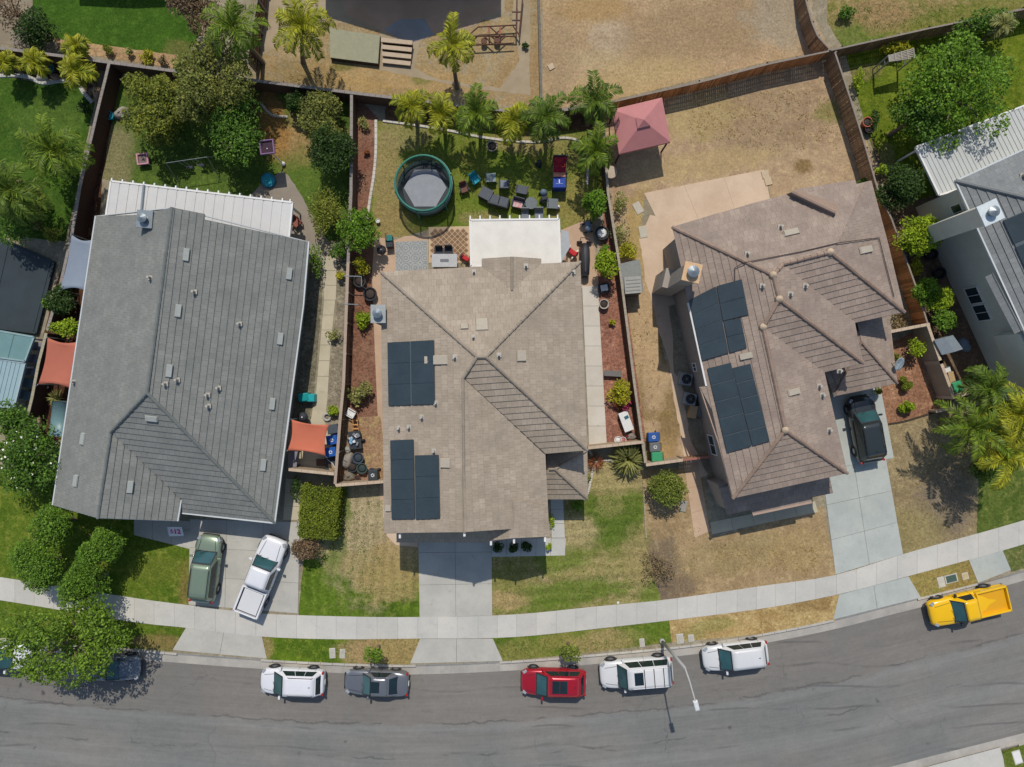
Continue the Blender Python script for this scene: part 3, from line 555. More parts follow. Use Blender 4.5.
def crown_pts(c, r, rz, n, lobes=14, spread=.62, lr=(.3, .5)):
    c = np.array(c); out = []; L = []
    for k in range(lobes):
        d = rng.normal(size=3); d /= np.linalg.norm(d); q = rng.uniform(.55, 1.0) if k else 0
        d[2] = d[2] * .8 + .1; L.append((d * q * spread * np.array([r, r, rz]), rng.uniform(*lr)))
    w = np.array([l[1]**2 for l in L]); w /= w.sum(); cnt = rng.multinomial(n, w)
    for (o, l), m in zip(L, cnt):
        d = rng.normal(size=(m, 3)); d /= np.linalg.norm(d, axis=1)[:, None]; rad = rng.uniform(.30, 1, (m, 1)) ** .33; d[:, 2] = np.where(d[:, 2] < -.35, -d[:, 2], d[:, 2])
        rad *= 1 + .22 * np.sin(d[:, :1] * 7 + o[0]) * np.cos(d[:, 1:2] * 6 + o[1])
        out.append(c + o + d * rad * l * np.array([r, r, rz]))
    return np.concatenate(out)
def tree(px, py, r, h, kind, label, cat='tree', dens=1.0, leaf=.2, lobes=16, name='tree', group=None, rz=None, flowers=0, up=.35, sx=1, sy=1, rot=0, spread=.62, lr=(.3, .5), trunk=True):
    rz = rz or r * .75; zc = max(h - rz, rz * .55 if not trunk else rz * .8); c = P(px, py, zc); root = thing(name, label, cat, (c.x, c.y, 0), group)
    n = int(560 * dens * r * r / (leaf / .2) ** 1.7) + 60; pts = crown_pts((0, 0, zc), r, rz, n, lobes, spread, lr)
    pts[:, 0] *= sx; pts[:, 1] *= sy
    if rot: cr, sr = math.cos(rot), math.sin(rot); x = pts[:, 0] * cr - pts[:, 1] * sr; y = pts[:, 0] * sr + pts[:, 1] * cr; pts[:, 0] = x; pts[:, 1] = y
    pts += np.array([c.x, c.y, 0]); pts[:, 2] = np.maximum(pts[:, 2], .06)
    quads('crown', leaf_quads(pts, leaf, up), L_[kind], root)
    if flowers:
        top = pts[pts[:, 2] > zc + .1]; idx = rng.choice(len(top), min(flowers, len(top)), replace=False)
        f = top[idx] + np.array([0, 0, .12]); quads('blossom', leaf_quads(f, .16, 1.5, .9), L_['flower'], root)
    if trunk:
        mb = MB(); tr = .045 * r + .05; mb.path([(c.x, c.y, -.02), (c.x + .04, c.y, zc * .4), (c.x + .1 * r * .3, c.y + .05, zc * .8)], [tr * 1.25, tr, tr * .8], 8)
        for k in range(6):
            a = k * 1.05 + random.random(); e = Vector((c.x + math.cos(a) * r * .6 * sx, c.y + math.sin(a) * r * .6 * sy, zc + random.uniform(-.1, .5) * rz))
            st = Vector((c.x + .03 * r, c.y + .03, zc * random.uniform(.5, .78))); mb.path([st, st.lerp(e, .5) + Vector((0, 0, .12 * r)), e], [tr * .55, tr * .35, tr * .12], 6)
        mb.build('trunk', m_bark, root, True)
    return root
def bush(px, py, r, h, kind, label, name='bush', dens=1.0, leaf=.14, **k):
    return tree(px, py, r, h, kind, label, k.pop('cat', 'bush'), dens, leaf, k.pop('lobes', 10), name, k.pop('group', None), k.pop('rz', h * .55), trunk=False, **k)
def palm(px, py, h, L, kind, label, n=15, group=None, droop=1.0, base=None, w=.5, cat='palm tree'):
    """queen palm: crown hub seen at px,py at height h; base: plan spot of the foot when it leans"""
    L *= 1.14; w *= 1.1; c = P(px, py, h); b = P(*base) if base else Vector((c.x + random.uniform(-.15, .15), c.y + random.uniform(-.1, .1), 0))
    root = thing('palm_tree', label, cat, (b.x, b.y, 0), group)
    tr = .085 + .011 * h; mb = MB(); mid = (b + c) / 2 + Vector((random.uniform(-.1, .1), .05, 0))
    mb.path([Vector((b.x, b.y, -.02)), b.lerp(mid, .3) + Vector((0, 0, .05)), mid, c + Vector((0, 0, -.05))], [tr * 1.5, tr * 1.15, tr, tr * .9], 9); mb.build('trunk', m_pbark, root, True)
    Q = []; st = MB(); off = random.random() * 6
    for k in range(n):
        az = off + k * 2.399; el = math.radians(random.uniform(62, 78) if k < n * .25 else random.uniform(8, 48)); LL = L * random.uniform(.7, 1.12)
        d = Vector((math.cos(az), math.sin(az), 0)); K = 15; p = Vector(c); pts = [Vector(p)]; e = el; sw = random.uniform(-.03, .03)
        for j in range(K):
            e -= math.radians(random.uniform(6.5, 12.5)) * droop * (.5 + j / K); az += sw; d = Vector((math.cos(az), math.sin(az), 0))
            p = p + (d * math.cos(e) + Vector((0, 0, math.sin(e)))) * (LL / K); p.z = max(p.z, .15); pts.append(Vector(p))
        st.path(pts, [.028 * (1 - .8 * j / K) + .004 for j in range(K + 1)], 4)
        for j in range(1, K + 1):
            for u in (0, .34, .67):
                if j == K and u: continue
                q = pts[j] if not u else pts[j].lerp(pts[min(j+1, K)], u); f = (j + u) / K
                t_ = (pts[j] - pts[j-1]).normalized(); side = t_.cross(Vector((0, 0, 1))); side = side.normalized() if side.length > 1e-3 else Vector((1, 0, 0))
                ln = w * math.sin(math.pi * min(1, .12 + .86 * f)) ** .6 * random.uniform(.8, 1.15)
                for sg in (-1, 1):
                    v = (side * sg * random.uniform(.8, 1.1) + t_ * random.uniform(.5, .9) + Vector((0, 0, random.uniform(-.75, .1)))).normalized() * ln
                    wv = t_ * .05; m_ = q + v * .5
                    Q.append([q - wv * .6, m_ - wv, q + v, m_ + wv])
    st.build('frond_stem', L_[kind], root); quads('frond', [[tuple(a) for a in q] for q in Q], L_[kind], root); return root
def tuft(px, py, r, h, kind, label, n=60, name='plant', cat='plant', w=.035, z0=.02, loc=None):
    c = loc or P(px, py, h * .5); Q = []
    root = thing(name, label, cat, (c.x, c.y, 0))
    for k in range(n):
        a = random.random() * 6.283; e = random.uniform(.15, 1.3); d = Vector((math.cos(a), math.sin(a), 0)); s = Vector((-d.y, d.x, 0)) * w
        p0 = Vector((c.x, c.y, z0)) + d * random.uniform(0, .12); LL = r * random.uniform(.7, 1.1)
        p1 = p0 + (d * math.cos(e) * .6 + Vector((0, 0, math.sin(e) * h / r))) * LL; p2 = p0 + d * LL * math.cos(e * .55) + Vector((0, 0, max(.03, h * math.sin(e) * .75)))
        Q.append([p0 - s * .5, p1 - s, p2, p1 + s])
    quads('leaves', [[tuple(a) for a in q] for q in Q], L_[kind], root); return root
# --- trees and shrubs, west to east
tree(160, 107, 2.9, 4.4, 'olive', 'wide yellow-green feathery tree beside left back fence, leaning over the pink-rimmed play box', dens=1.5, leaf=.17, lobes=28, lr=(.18, .34), spread=.74)
tree(212, 88, 3.7, 5.4, 'olivegrey', 'largest olive-green tree in the shaded back yard with dull brownish clumps', dens=1.35, leaf=.17, lobes=36, lr=(.17, .34), spread=.74)
tree(238, 132, 2.7, 4.2, 'mid', 'darker green tree right beside the largest olive tree, over the shaded lawn', dens=1.3, leaf=.17, lobes=20)
tree(197, 10, 2.1, 4.2, 'purple', 'purplish grey tree at top edge behind the tall palm', dens=1.1, leaf=.16)
tree(38, 30, 1.7, 2.6, 'dark', 'dark green shrub-like tree behind left rear wall', dens=1.3, leaf=.15)
tree(12, 12, 1.6, 2.8, 'purple', 'thin dark-limbed tree in the top left corner', dens=.35, leaf=.14)
tree(322, 118, 2.2, 3.2, 'olivegrey', 'grey-olive tree spreading beside the centre side wall', dens=1.2, leaf=.15)
tree(333, 152, 1.9, 3.4, 'dark', 'tall dark green shrub tree against the wall below the grey-olive tree', dens=1.4, leaf=.16)
bush(298, 102, 1.15, 2.4, 'dark', 'dense dark green round bush in back corner by the rear wall', dens=2.2, leaf=.13)
tree(357, 229, 1.75, 3.4, 'bright', 'leafy bright green tree over the side wall beside red bark bed', dens=1.7, leaf=.17)
tree(324, 215, 1.3, 2.4, 'olive', 'yellow-olive shrub leaning over the concrete path near the side wall', 'shrub', dens=1.2, leaf=.14, sy=1.5)
bush(340, 250, .8, 1.6, 'mid', 'green shrub between curving path and wall under the leafy tree')
bush(316, 263, .65, 1.7, 'bright', 'narrow bright green hedge bush along the grey-roofed house wall', sy=2.4)
bush(362, 266, .8, 1.7, 'yellow', 'yellow-green shrub next to two black planters in the bark bed')
bush(363, 320, .85, 1.3, 'lime', 'lime shrub in the red bed beside the metal chimney')
bush(341, 275, .4, .9, 'yellow', 'small yellowish plant by path below the leafy tree')
bush(334, 335, .6, 1.0, 'grey', 'sparse grey-green plant in gravel strip beside the pale path', dens=.5)
bush(360, 393, 1.0, 1.5, 'grey', 'pale spotted-leaf shrub in red bed next to solar roof', dens=1.1, leaf=.2)
tree(26, 456, 3.0, 4.6, 'mid', 'dense green tree dotted with white blossoms left of the grey roof', dens=1.3, leaf=.19, flowers=45, lobes=24)
tree(12, 420, 1.6, 3.4, 'mid', 'smaller green tree beside pale corrugated roof at left edge', dens=1.4, leaf=.18)
tree(52, 526, 2.0, 3.9, 'soft', 'feathery light green tree, upper left of the four on the shady front lawn', dens=1.9, leaf=.13, lobes=18, spread=.6)
tree(38, 566, 2.15, 3.9, 'soft', 'feathery light green tree, lower left of the four on the shady front lawn', dens=1.9, leaf=.13, lobes=18, spread=.6)
tree(100, 545, 1.95, 3.8, 'soft', 'round feathery light green tree nearest the front walk of the grey-roofed house', dens=1.9, leaf=.13, lobes=17, spread=.6)
tree(86, 583, 2.1, 4.0, 'soft', 'feathery light green tree, lowest of the four, overhanging the pavement', dens=1.9, leaf=.13, lobes=18, spread=.6)
tree(68, 640, 4.3, 6.4, 'street', 'big street tree overhanging the two half-hidden cars at the kerb', dens=.95, leaf=.19, lobes=44, lr=(.14, .28), sx=1.12, sy=.86, spread=.8)
tree(374, 655, .85, 2.4, 'street', 'young street tree above the silver saloon car', dens=1.0, leaf=.14, lobes=8, name='street_tree')
tree(570, 652, .85, 2.4, 'round', 'young dark-leaved street tree above the red car', dens=1.2, leaf=.14, lobes=8, name='street_tree')
hb = thing('hedge', 'square clipped yellow-green hedge beside the front lawn', 'hedge', P(319, 511, 0.8))
c = P(320, 511, 1.3); n = 9000; fx = rng.uniform(-1.22, 1.22, n); fy = rng.uniform(-1.72, 1.72, n); fz = rng.uniform(.05, 1.7, n); w_ = rng.integers(0, 5, n)
fx = np.where(w_ == 0, 1.22, np.where(w_ == 1, -1.22, fx)) + rng.normal(0, .09, n); fy = np.where(w_ == 2, -1.72, fy) + rng.normal(0, .09, n); fz = np.where(w_ >= 3, 1.7, fz) + rng.normal(0, .05, n)
cr, sr = math.cos(-.07), math.sin(-.07)
quads('foliage', leaf_quads(np.stack([fx*cr - fy*sr + c.x, fx*sr + fy*cr + c.y, np.maximum(fz, .05)], 1), .13, .6), L_['hedge'], hb)
MB().box((c.x, c.y, .75), (2.2, 3.2, 1.5), -.07).build('branches', M('hedge_twigs', A(50, 54, 28), .9), hb)
tree(308, 546, 1.25, 2.2, 'purple', 'small purplish brown tree between driveway and clipped hedge', dens=1.3, leaf=.14)
bush(297, 487, .5, 1.0, 'dark', 'dark narrow shrub at the house wall by the side gate', sy=2.6)
tree(596, 202, 1.2, 2.8, 'bright', 'bright green shrub tree by the side wall near the covered barbecue', dens=1.7, leaf=.16)
tree(607, 264, 1.15, 2.6, 'lime', 'lemon green shrub tree in the narrow bed beside the long white path', dens=1.7, leaf=.16)
bush(603, 252, .6, 1.8, 'bright', 'small bright green shrub above the lemon green shrub tree')
bush(620, 392, 1.05, 1.6, 'yellow', 'yellow-green flowering shrub above the pink toy in the red bed', dens=1.2)
bush(618, 406, .55, .8, 'red', 'rust-coloured dry shrub beside the pink toy', dens=.5)
bush(619, 205, .7, 1.2, 'grey', 'greyish straggly bush on the dry side of the wall', dens=.7, sy=1.5)
bush(620, 238, .9, 1.3, 'grey', 'sparse grey-green bush beside stepping stones', dens=.6, sy=1.3)
bush(627, 252, .85, 1.4, 'yellow', 'bright yellow bush next to the small grey shed')
tuft(628, 459, 1.35, 1.7, 'grey', 'large spiky pale green yucca in front of the low wall', 260, 'yucca', 'yucca', .06)
tuft(596, 462, .7, .7, 'red', 'reddish spiky plants by the front entry bed', 60)
tree(666, 489, 1.55, 2.5, 'round', 'round dense olive-green tree with a small gap, on dry front yard', dens=2.1, leaf=.13, lobes=20)
bush(657, 570, 1.5, .8, 'bare', 'bare grey shrub flattened over dry front yard', dens=.28, leaf=.12)
bush(588, 478, .35, .6, 'grey', 'low grey plant inside the curved entry bed')
bush(577, 506, .5, .7, 'bright', 'bright green plant beneath the small porch roof')
bush(552, 521, .25, .6, 'lime', 'thin lime plant along the front walk wall', sy=2.6)
bush(548.5, 546, .3, .7, 'lime', 'small lime plant at the corner of the front walk')
for lx, lb in ((497, 'dark clipped shrub under the eaves nearest the garage'), (512, 'dark clipped shrub under the eaves between two others'), (526, 'dark clipped shrub under the eaves nearest the front walk')):
    bush(lx, 547, .48, .75, 'dark', lb, group='dark shrubs under the front eaves', dens=1.6, leaf=.12)
tree(896, 190, 1.9, 3.4, 'dark', 'dark green shrub tree behind the right fence near the corrugated roof', dens=1.6, leaf=.16, sx=1.1)
tree(918, 236, 1.75, 3.4, 'lime', 'round lemon-green citrus tree beside the right fence', dens=2.0, leaf=.15, lobes=18)
tree(926, 292, 1.2, 2.8, 'bright', 'bright green shrub tree below the round citrus tree', dens=1.7, leaf=.15)
bush(912, 268, .8, 1.8, 'yellow', 'yellowish shrub wedged between citrus tree and fence')
tree(942, 320, 1.05, 2.4, 'soft', 'blue-green shrub tree above the small grey garden shed', dens=1.6, leaf=.15)
tree(938, 298, 1.1, 2.6, 'lime', 'light green tree over shaded side yard of the grey house', dens=1.6, leaf=.15)
tree(953, 94, 4.3, 6.4, 'bright', 'huge bright green tree overlapping the white corrugated roof', dens=1.1, leaf=.2, lobes=46, lr=(.16, .32), spread=.76)
tree(915, 118, 2.0, 4.6, 'mid', 'darker green tree on the left of the huge bright tree', dens=1.3, leaf=.18)
bush(858, 80, .5, 1.2, 'lime', 'thin lime shrub by the fence corner on the green lawn', sy=1.8)
bush(898, 48, .9, 1.5, 'yellow', 'yellow-green vine shrub over the white garden arbour', sx=1.6, sy=.6)
bush(847, 15, .75, .9, 'mid', 'isolated green bush on the rough grass top right')
tree(985, 24, 1.5, 2.6, 'mid', 'green shrub along the top right fence', 'shrub', dens=1.2, leaf=.16, sx=1.8, sy=.7)
bush(880, 170, .6, 1.0, 'lime', 'lime green plant at the foot of the right fence')
bush(873, 120, .5, .8, 'dark', 'dark little bush beside rocks on right fence line', sy=2.0)
bush(862, 182, .4, 1.0, 'mid', 'small plant sprouting at the brown roof corner')
bush(905, 383, .62, 1.05, 'hedge', 'clipped round yellow-green bush nearest the satellite dish', lobes=7, dens=2.2, leaf=.1)
bush(907.5, 407, .66, 1.1, 'lime', 'clipped lime ball bush in the red mulch beside the black car', lobes=7, dens=2.4, leaf=.1)
tree(915, 347, .8, 1.6, 'lime', 'small light green plant against the low wall in the red mulch', 'plant', dens=.9, leaf=.16)
bush(895, 357, .4, .9, 'olive', 'small olive plant behind the satellite dish')
bush(878, 391, .35, .8, 'olive', 'small plant at the corner of driveway and lower roof')
bush(900, 318, .8, .7, 'bare', 'tangle of dry twigs in the fence corner behind the brown roof', dens=.6)
tree(62, 300, 1.2, 2.6, 'dark', 'dark shaded shrub between two fabric shade sails', 'shrub', dens=1.6, leaf=.15)
tree(64, 327, 1.0, 2.3, 'lime', 'bright lime shrub above the left orange shade sail', 'shrub', dens=1.7, leaf=.15, sx=1.5, sy=.8)
bush(48, 305, .6, 1.6, 'bright', 'green shrub beside the slate-coloured deck')
tuft(55, 398, .7, .6, 'grey', 'dry bundled plant under left orange sail', 60)
bush(88, 108, .7, 1.2, 'dark', 'dark low bush at the edge of the left back lawn')
for (x, y, r, k, lb) in ((109, 49, .5, 'olive', 'small olive plant in the tan bed'), (129, 52, .35, 'grey', 'tiny grey plant in the tan bed'), (147, 57, .65, 'yellow', 'yellow-green plant in the middle of the tan bed'), (163, 60, .4, 'bare', 'withered twiggy plant in the tan bed')):
    bush(x, y, r, .7, k, lb + ' behind the rear wall')
bush(364, 122, .6, .8, 'grey', 'pale grass clump at the wall end of the red bark bed', dens=.6)
bush(366, 152, .3, .5, 'red', 'little dry plant in the red bark bed', dens=.6)
bush(612, 322, .3, .6, 'yellow', 'small yellow plant alone in the red lava bed')
bush(334.5, 411, .55, .9, 'lime', 'small lime plant beside the white tyre ring')
bush(800, 498, .35, .5, 'mid', 'small green plant under the front eaves by the grey driveway')
bush(525, 45, .3, .5, 'dark', 'tiny dark bush by the thin dividing wall')
# --- palms
palm(233, 27, 5.0, 2.6, 'palm', 'tall queen palm above the rear fence, behind the olive tree', 18)
palm(302, 26, 4.6, 2.7, 'palmy', 'queen palm standing on the bare yard beside green platform', 18, base=(303, 62))
palm(452, 44, 4.0, 2.1, 'palmy', 'lone slim queen palm beside the rusty metal frame', 12, base=(457, 88))
gp = 'queen palms planted in a row along the rear wall'
for (x, y, h, L, k, lb, n) in ((411, 106, 3.2, 1.75, 'palmy', 'first palm from the left in the rear wall row, nearest the trampoline', 11), (441, 114, 3.0, 1.7, 'palmy', 'second palm from the left in the rear wall row', 11),
        (476, 112, 3.6, 2.2, 'palm', 'third palm from the left in the rear wall row, broad crown', 14), (512, 120, 3.2, 1.9, 'palmy', 'fourth palm from the left in the rear wall row', 12),
        (546, 116, 3.6, 2.2, 'palmd', 'fifth palm from the left in the rear wall row, left of the red gazebo', 15), (595, 100, 4.0, 2.3, 'palmd', 'large palm in the rear row touching the corner of the red gazebo', 15)):
    palm(x, y, h, L, k, lb, n - 1, gp, droop=1.15)
palm(596, 151, 3.4, 1.9, 'palm', 'palm in the side bed just above the red basketball game', 13)
palm(34, 62, 2.0, 1.2, 'palmy', 'small yellowish palm by left rear wall, nearest the left edge', 14, droop=1.3)
palm(75, 70, 2.4, 1.7, 'palmy', 'spreading yellow-green palm in left rear corner bed', 15, droop=1.2)
palm(76, 45, 2.2, 1.0, 'palmy', 'short yellow palm behind the left rear wall', 12)
palm(5, 62, 1.8, 1.0, 'palmy', 'cut-off small palm at left edge by the rear wall', 12)
palm(52, 150, 4.6, 2.7, 'palm', 'large airy palm over the far left lawn', 20, base=(60, 142))
tree(62, 172, 1.3, 2.2, 'bright', 'loose green shrub under the airy palm at the left side wall', 'shrub', dens=.7, leaf=.16)
tree(30, 205, 1.6, 2.2, 'olive', 'loose olive shrub between the left edge palm and the side wall', 'shrub', dens=.8, leaf=.16)
palm(10, 190, 4.6, 2.8, 'palmd', 'large palm at the left edge above the slate-coloured deck', 20, base=(20, 182))
tree(14, 222, 1.9, 3.4, 'mid', 'dense green tree at the left edge above the slate-coloured deck', dens=1.2, leaf=.17)
bush(52, 236, .8, 1.4, 'olive', 'small olive shrub at the corner above the slate-coloured deck')
bush(38, 222, .7, 1.0, 'grey', 'grey shrub among stones above the slate-coloured deck')
gq = 'palm clump in front of the grey house on the right'
for (x, y, h, L, k, lb, b) in ((972, 428, 4.2, 2.8, 'palm', 'leftmost palm of the front right clump, over the dry yard', (955, 428)), (1003, 455, 4.6, 2.7, 'palmy', 'lowest palm of the front right clump, nearest the pavement', (985, 448)),
        (990, 388, 4.4, 2.0, 'palmd', 'topmost palm of the front right clump, beside the red gate', (972, 392)), (1018, 415, 4.8, 2.6, 'palmy', 'rightmost palm of the front right clump at the picture edge', (995, 412))):
    palm(x, y, h, L, k, lb, 17, gq, base=b)
tree(985, 470, 1.2, 2.4, 'palmd', 'leafy green undergrowth at the foot of the front right palms', 'shrub', dens=1.2, leaf=.16)
palm(1003, 25, 2.2, 1.0, 'grey', 'small grey palm along the top right fence', 12)
# weeds and stubble: fine tufts over the dry ground
def weeds(name, boxes, mat, s):
    Q = []
    for x0, y0, x1, y1, n in boxes:
        for k in range(n):
            c = P(random.uniform(x0, x1), random.uniform(y0, y1)); rr = s * random.uniform(.5, 1.6)
            for j in range(4):
                a = random.random() * 6.28; d = Vector((math.cos(a), math.sin(a), 0)) * rr; e = Vector((-d.y, d.x, 0)) * .22
                q = c + Vector((random.uniform(-.12, .12), random.uniform(-.12, .12), .01)); Q.append([q, q + d * .5 - e + Vector((0, 0, rr * .5)), q + d + Vector((0, 0, rr * .6)), q + d * .5 + e + Vector((0, 0, rr * .5))])
    tag(quads(name, [[tuple(v) for v in q] for q in Q], mat), 'scattered weeds and stubble', 'weeds', kind='stuff')
L_['straw'] = leafmat('straw', A(150, 136, 100), A(132, 118, 86), .2)
weeds('dry_stubble', [(690, 90, 840, 150, 500), (627, 300, 660, 440, 160), (670, 525, 700, 580, 60), (715, 545, 818, 572, 250), (905, 440, 965, 530, 200), (290, 72, 340, 84, 120)], L_['straw'], .07)
weeds('green_weeds', [(505, 565, 640, 600, 350), (345, 500, 380, 600, 250), (590, 495, 638, 540, 250), (385, 135, 590, 215, 500), (850, 5, 960, 28, 250), (850, 65, 880, 140, 200), (275, 642, 350, 655, 120), (515, 641, 640, 650, 160)], L_['mid'], .06)
# ============================================================ houses
CAMP = Vector((0, 0, HC))
def plane(a, b, c):
    a, b, c = P(*a), P(*b), P(*c); n = (b-a).cross(c-a).normalized(); n = n if n.z > 0 else -n; return n, n.dot(a)
def onp(pl, px, py):
    d = P(px, py, 0) - CAMP; t_ = (pl[1] - pl[0].dot(CAMP)) / pl[0].dot(d); return CAMP + d * t_
def clipv(poly, v, keep_above):
    out = []
    for i in range(len(poly)):
        a, b = poly[i], poly[(i+1) % len(poly)]; ia = (a[1] >= v) == keep_above or a[1] == v; ib = (b[1] >= v) == keep_above or b[1] == v
        if ia: out.append(a)
        if ia != ib and abs(b[1]-a[1]) > 1e-9: t_ = (v - a[1]) / (b[1] - a[1]); out.append((a[0] + (b[0]-a[0]) * t_, v))
    return out
def roof_face(mb, pl, pts, course=.42, lift=.045):
    n = pl[0]; up = (Vector((0, 0, 1)) - n * n.z).normalized(); U = up.cross(n).normalized()
    w = [onp(pl, *p) if len(p) == 2 else Vector(p) for p in pts]
    o = min(w, key=lambda q: q.dot(up)); p2 = [((q-o).dot(U), (q-o).dot(up)) for q in w]
    ar = sum(p2[i][0]*p2[(i+1) % len(p2)][1] - p2[(i+1) % len(p2)][0]*p2[i][1] for i in range(len(p2)))
    if ar < 0: p2.reverse()
    sgn = 1 if U.cross(up).dot(n) > 0 else -1
    T = lambda u, v, l: o + U*u + up*v + n*l
    vm = max(q[1] for q in p2); v = 0.0
    tri = tessellate_polygon([[Vector((a, b, 0)) for a, b in p2]])
    for t3 in tri:
        q = [p2[i] for i in t3]
        if (q[1][0]-q[0][0])*(q[2][1]-q[0][1]) - (q[1][1]-q[0][1])*(q[2][0]-q[0][0]) < 0: q.reverse()
        if sgn < 0: q.reverse()
        mb.poly([T(a, b, -.02) for a, b in q], list(q))
    # courses: works on each convex piece so concave outlines are safe
    for t3 in tri:
        pc = [p2[i] for i in t3]
        if (pc[1][0]-pc[0][0])*(pc[2][1]-pc[0][1]) - (pc[1][1]-pc[0][1])*(pc[2][0]-pc[0][0]) < 0: pc.reverse()
        k = 0
        while k * course < vm:
            v0, v1 = k*course, min((k+1)*course, vm + 1e-6); k += 1
            s = clipv(clipv(pc, v0, True), v1, False)
            if len(s) < 3 or max(q[1] for q in s) - min(q[1] for q in s) < .004: continue
            L = lambda v_: lift * (1 - (v_ - v0) / course)
            q = [(a, b) for a, b in s]
            if sgn < 0: q = q[::-1]
            mb.poly([T(a, b, L(b)) for a, b in q], q)
            low = [a for a in s if abs(a[1] - v0) < 1e-6]
            if len(low) >= 2:
                a, b = min(low), max(low); q = [(a[0], 0), (b[0], 0), (b[0], lift), (a[0], lift)]
                if sgn < 0: q = q[::-1]
                mb.poly([T(x, v0, l) for x, l in q], [(x, v0) for x, l in q])
    return w
class CS:
    def __init__(s): s.l = []
    def path(s, *a): m = MB(); m.path(*a); s.l.append(m)
    def build(s, nm, mat, root):
        for m in s.l: m.build(nm, mat, root)
def cap(cs, pl, a, b, r=.13, pl2=None):
    mb = MB(); cs.l.append(mb); r *= .86
    p, q = onp(pl, *a), onp(pl, *b); L = (q-p).length; n = max(1, int(L/.4)); up = Vector((0, 0, .03))
    for k in range(n):
        s, e = p.lerp(q, k/n) + up, p.lerp(q, (k+1.08)/n) + up; mb.tube(s + Vector((0, 0, .03)), e, r * 1.06, 7, r * .94)
def walls(name, pts, z0, z1, mat, root): return MB().prism([(p[0], p[1]) for p in pts], z0, z1).build(name, mat, root)
def fascia(root, pts, mat, name='fascia', w=.06, h=.2, dz=-.12):
    mb = MB()
    for a, b in zip(pts[:-1], pts[1:]):
        a, b = Vector(a), Vector(b); d = (b-a).normalized(); s = Vector((-d.y, d.x, 0)).normalized() * w/2; u = Vector((0, 0, h/2)); z = Vector((0, 0, dz))
        mb.hexa([a-s-u+z, b-s-u+z, b+s-u+z, a+s-u+z], [a-s+u+z, b-s+u+z, b+s+u+z, a+s+u+z])
    return mb.build(name, mat, root)
def pipe(root, pl, px, py, r=.07, h=.4, mat=None, flash=.16):
    c = onp(pl, px, py); f = MB(); f.hexa([c + Vector((x*flash, y*flash, .03)) for x, y in ((-1,-1),(1,-1),(1,1),(-1,1))], [c + Vector((x*flash*.9, y*flash*.9, .075)) for x, y in ((-1,-1),(1,-1),(1,1),(-1,1))])
    o = f.build('vent_flashing', m_vent, root); MB().tube(c + Vector((0,0,.05)), c + Vector((0, 0, h)), r, 10).build('vent_pipe', mat or m_vent, o)
def flatvent(root, pl, px, py, sx=.28, sy=.45, rz=0, mat=None):
    c = onp(pl, px, py); n = pl[0]; up = (Vector((0, 0, 1)) - n * n.z).normalized(); U = up.cross(n).normalized()
    f = lambda a, b, l: c + U*a + up*b + n*l
    q = [(-1,-1),(1,-1),(1,1),(-1,1)]; k = [f(a*sx, b*sy, .05) for a, b in q]; k2 = [f(a*sx*.86, b*sy*.88, .13 + (b < 0)*.05) for a, b in q]
    if (k[1]-k[0]).cross(k[2]-k[1]).z < 0: k.reverse(); k2.reverse()
    MB().hexa(k, k2).build('roof_vent', mat or m_vent2, root)
def solar(root, pl, corners, nu, nv, name='solar_array', h=.14, hg=.006):
    """corners px (4) on the roof plane; nu x nv modules, each array a part, its modules and rails sub-parts"""
    c = [onp(pl, *p) + pl[0] * h for p in corners]; n = pl[0]
    if (c[1]-c[0]).cross(c[2]-c[1]).dot(n) < 0: c = [c[1], c[0], c[3], c[2]]
    at = lambda u, v: c[0].lerp(c[1], u).lerp(c[3].lerp(c[2], u), v)
    L1, L2 = (c[1]-c[0]).length / nu, (c[2]-c[1]).length / nv; gu, gv = .05 / L1, hg / L2
    fr = MB(); k0 = [p - n*.1 for p in (at(.01, .01), at(.99, .01), at(.99, .99), at(.01, .99))]; fr.hexa(k0, [p + n*.07 for p in k0]); fo = fr.build(name, m_rail, root)
    for a in range(nu):
        for b in range(nv):
            u0, u1, v0, v1 = a/nu + gu*.5/1, (a+1)/nu - gu*.5, b/nv + gv*.5, (b+1)/nv - gv*.5
            q = [at(u0, v0), at(u1, v0), at(u1, v1), at(u0, v1)]; MB().hexa([p - n*.03 for p in q], [p + n*.01 for p in q]).build('solar_panel', m_solar, fo)
    return fo
def window(root, a, b, z0, z1, out, fr=.07, mat=None):
    """window on a wall line a-b (xy) facing out"""
    a, b = Vector((a[0], a[1], 0)), Vector((b[0], b[1], 0)); d = (b-a).normalized(); o = Vector((out[0], out[1], 0)).normalized()
    def bar(p, q, za, zb, t0, t1):
        k = [p + o*t0, q + o*t0, q + o*t1, p + o*t1]
        if (k[1]-k[0]).cross(k[2]-k[1]).z < 0: k.reverse()
        return [v + Vector((0, 0, za)) for v in k], [v + Vector((0, 0, zb)) for v in k]
    m = MB(); m.hexa(*bar(a, b, z0 - fr, z0, -.02, .07)); m.hexa(*bar(a, b, z1, z1 + fr, -.02, .07)); m.hexa(*bar(a - d*fr, a, z0 - fr, z1 + fr, -.02, .075)); m.hexa(*bar(b, b + d*fr, z0 - fr, z1 + fr, -.02, .075))
    mid = (a+b)/2; m.hexa(*bar(mid - d*.02, mid + d*.02, z0, z1, -.02, .06)); w = m.build('window', m_white, root)
    MB().hexa(*bar(a, b, z0, z1, -.02, .035)).build('pane', mat or glass(), w)
m_vent = M('galvanised_vent', A(178, 172, 160), .6, .1, 5, .2); m_vent2 = M('tan_vent_cover', A(176, 166, 148), .8, .08, 6)
m_vent1 = M('grey_vent_cover', A(158, 162, 156), .8, .08, 6); m_metal = M('galvanised_metal', A(150, 158, 160), .4, .1, 4, .6); m_white = M('white_trim', A(222, 220, 214), .55, .05)
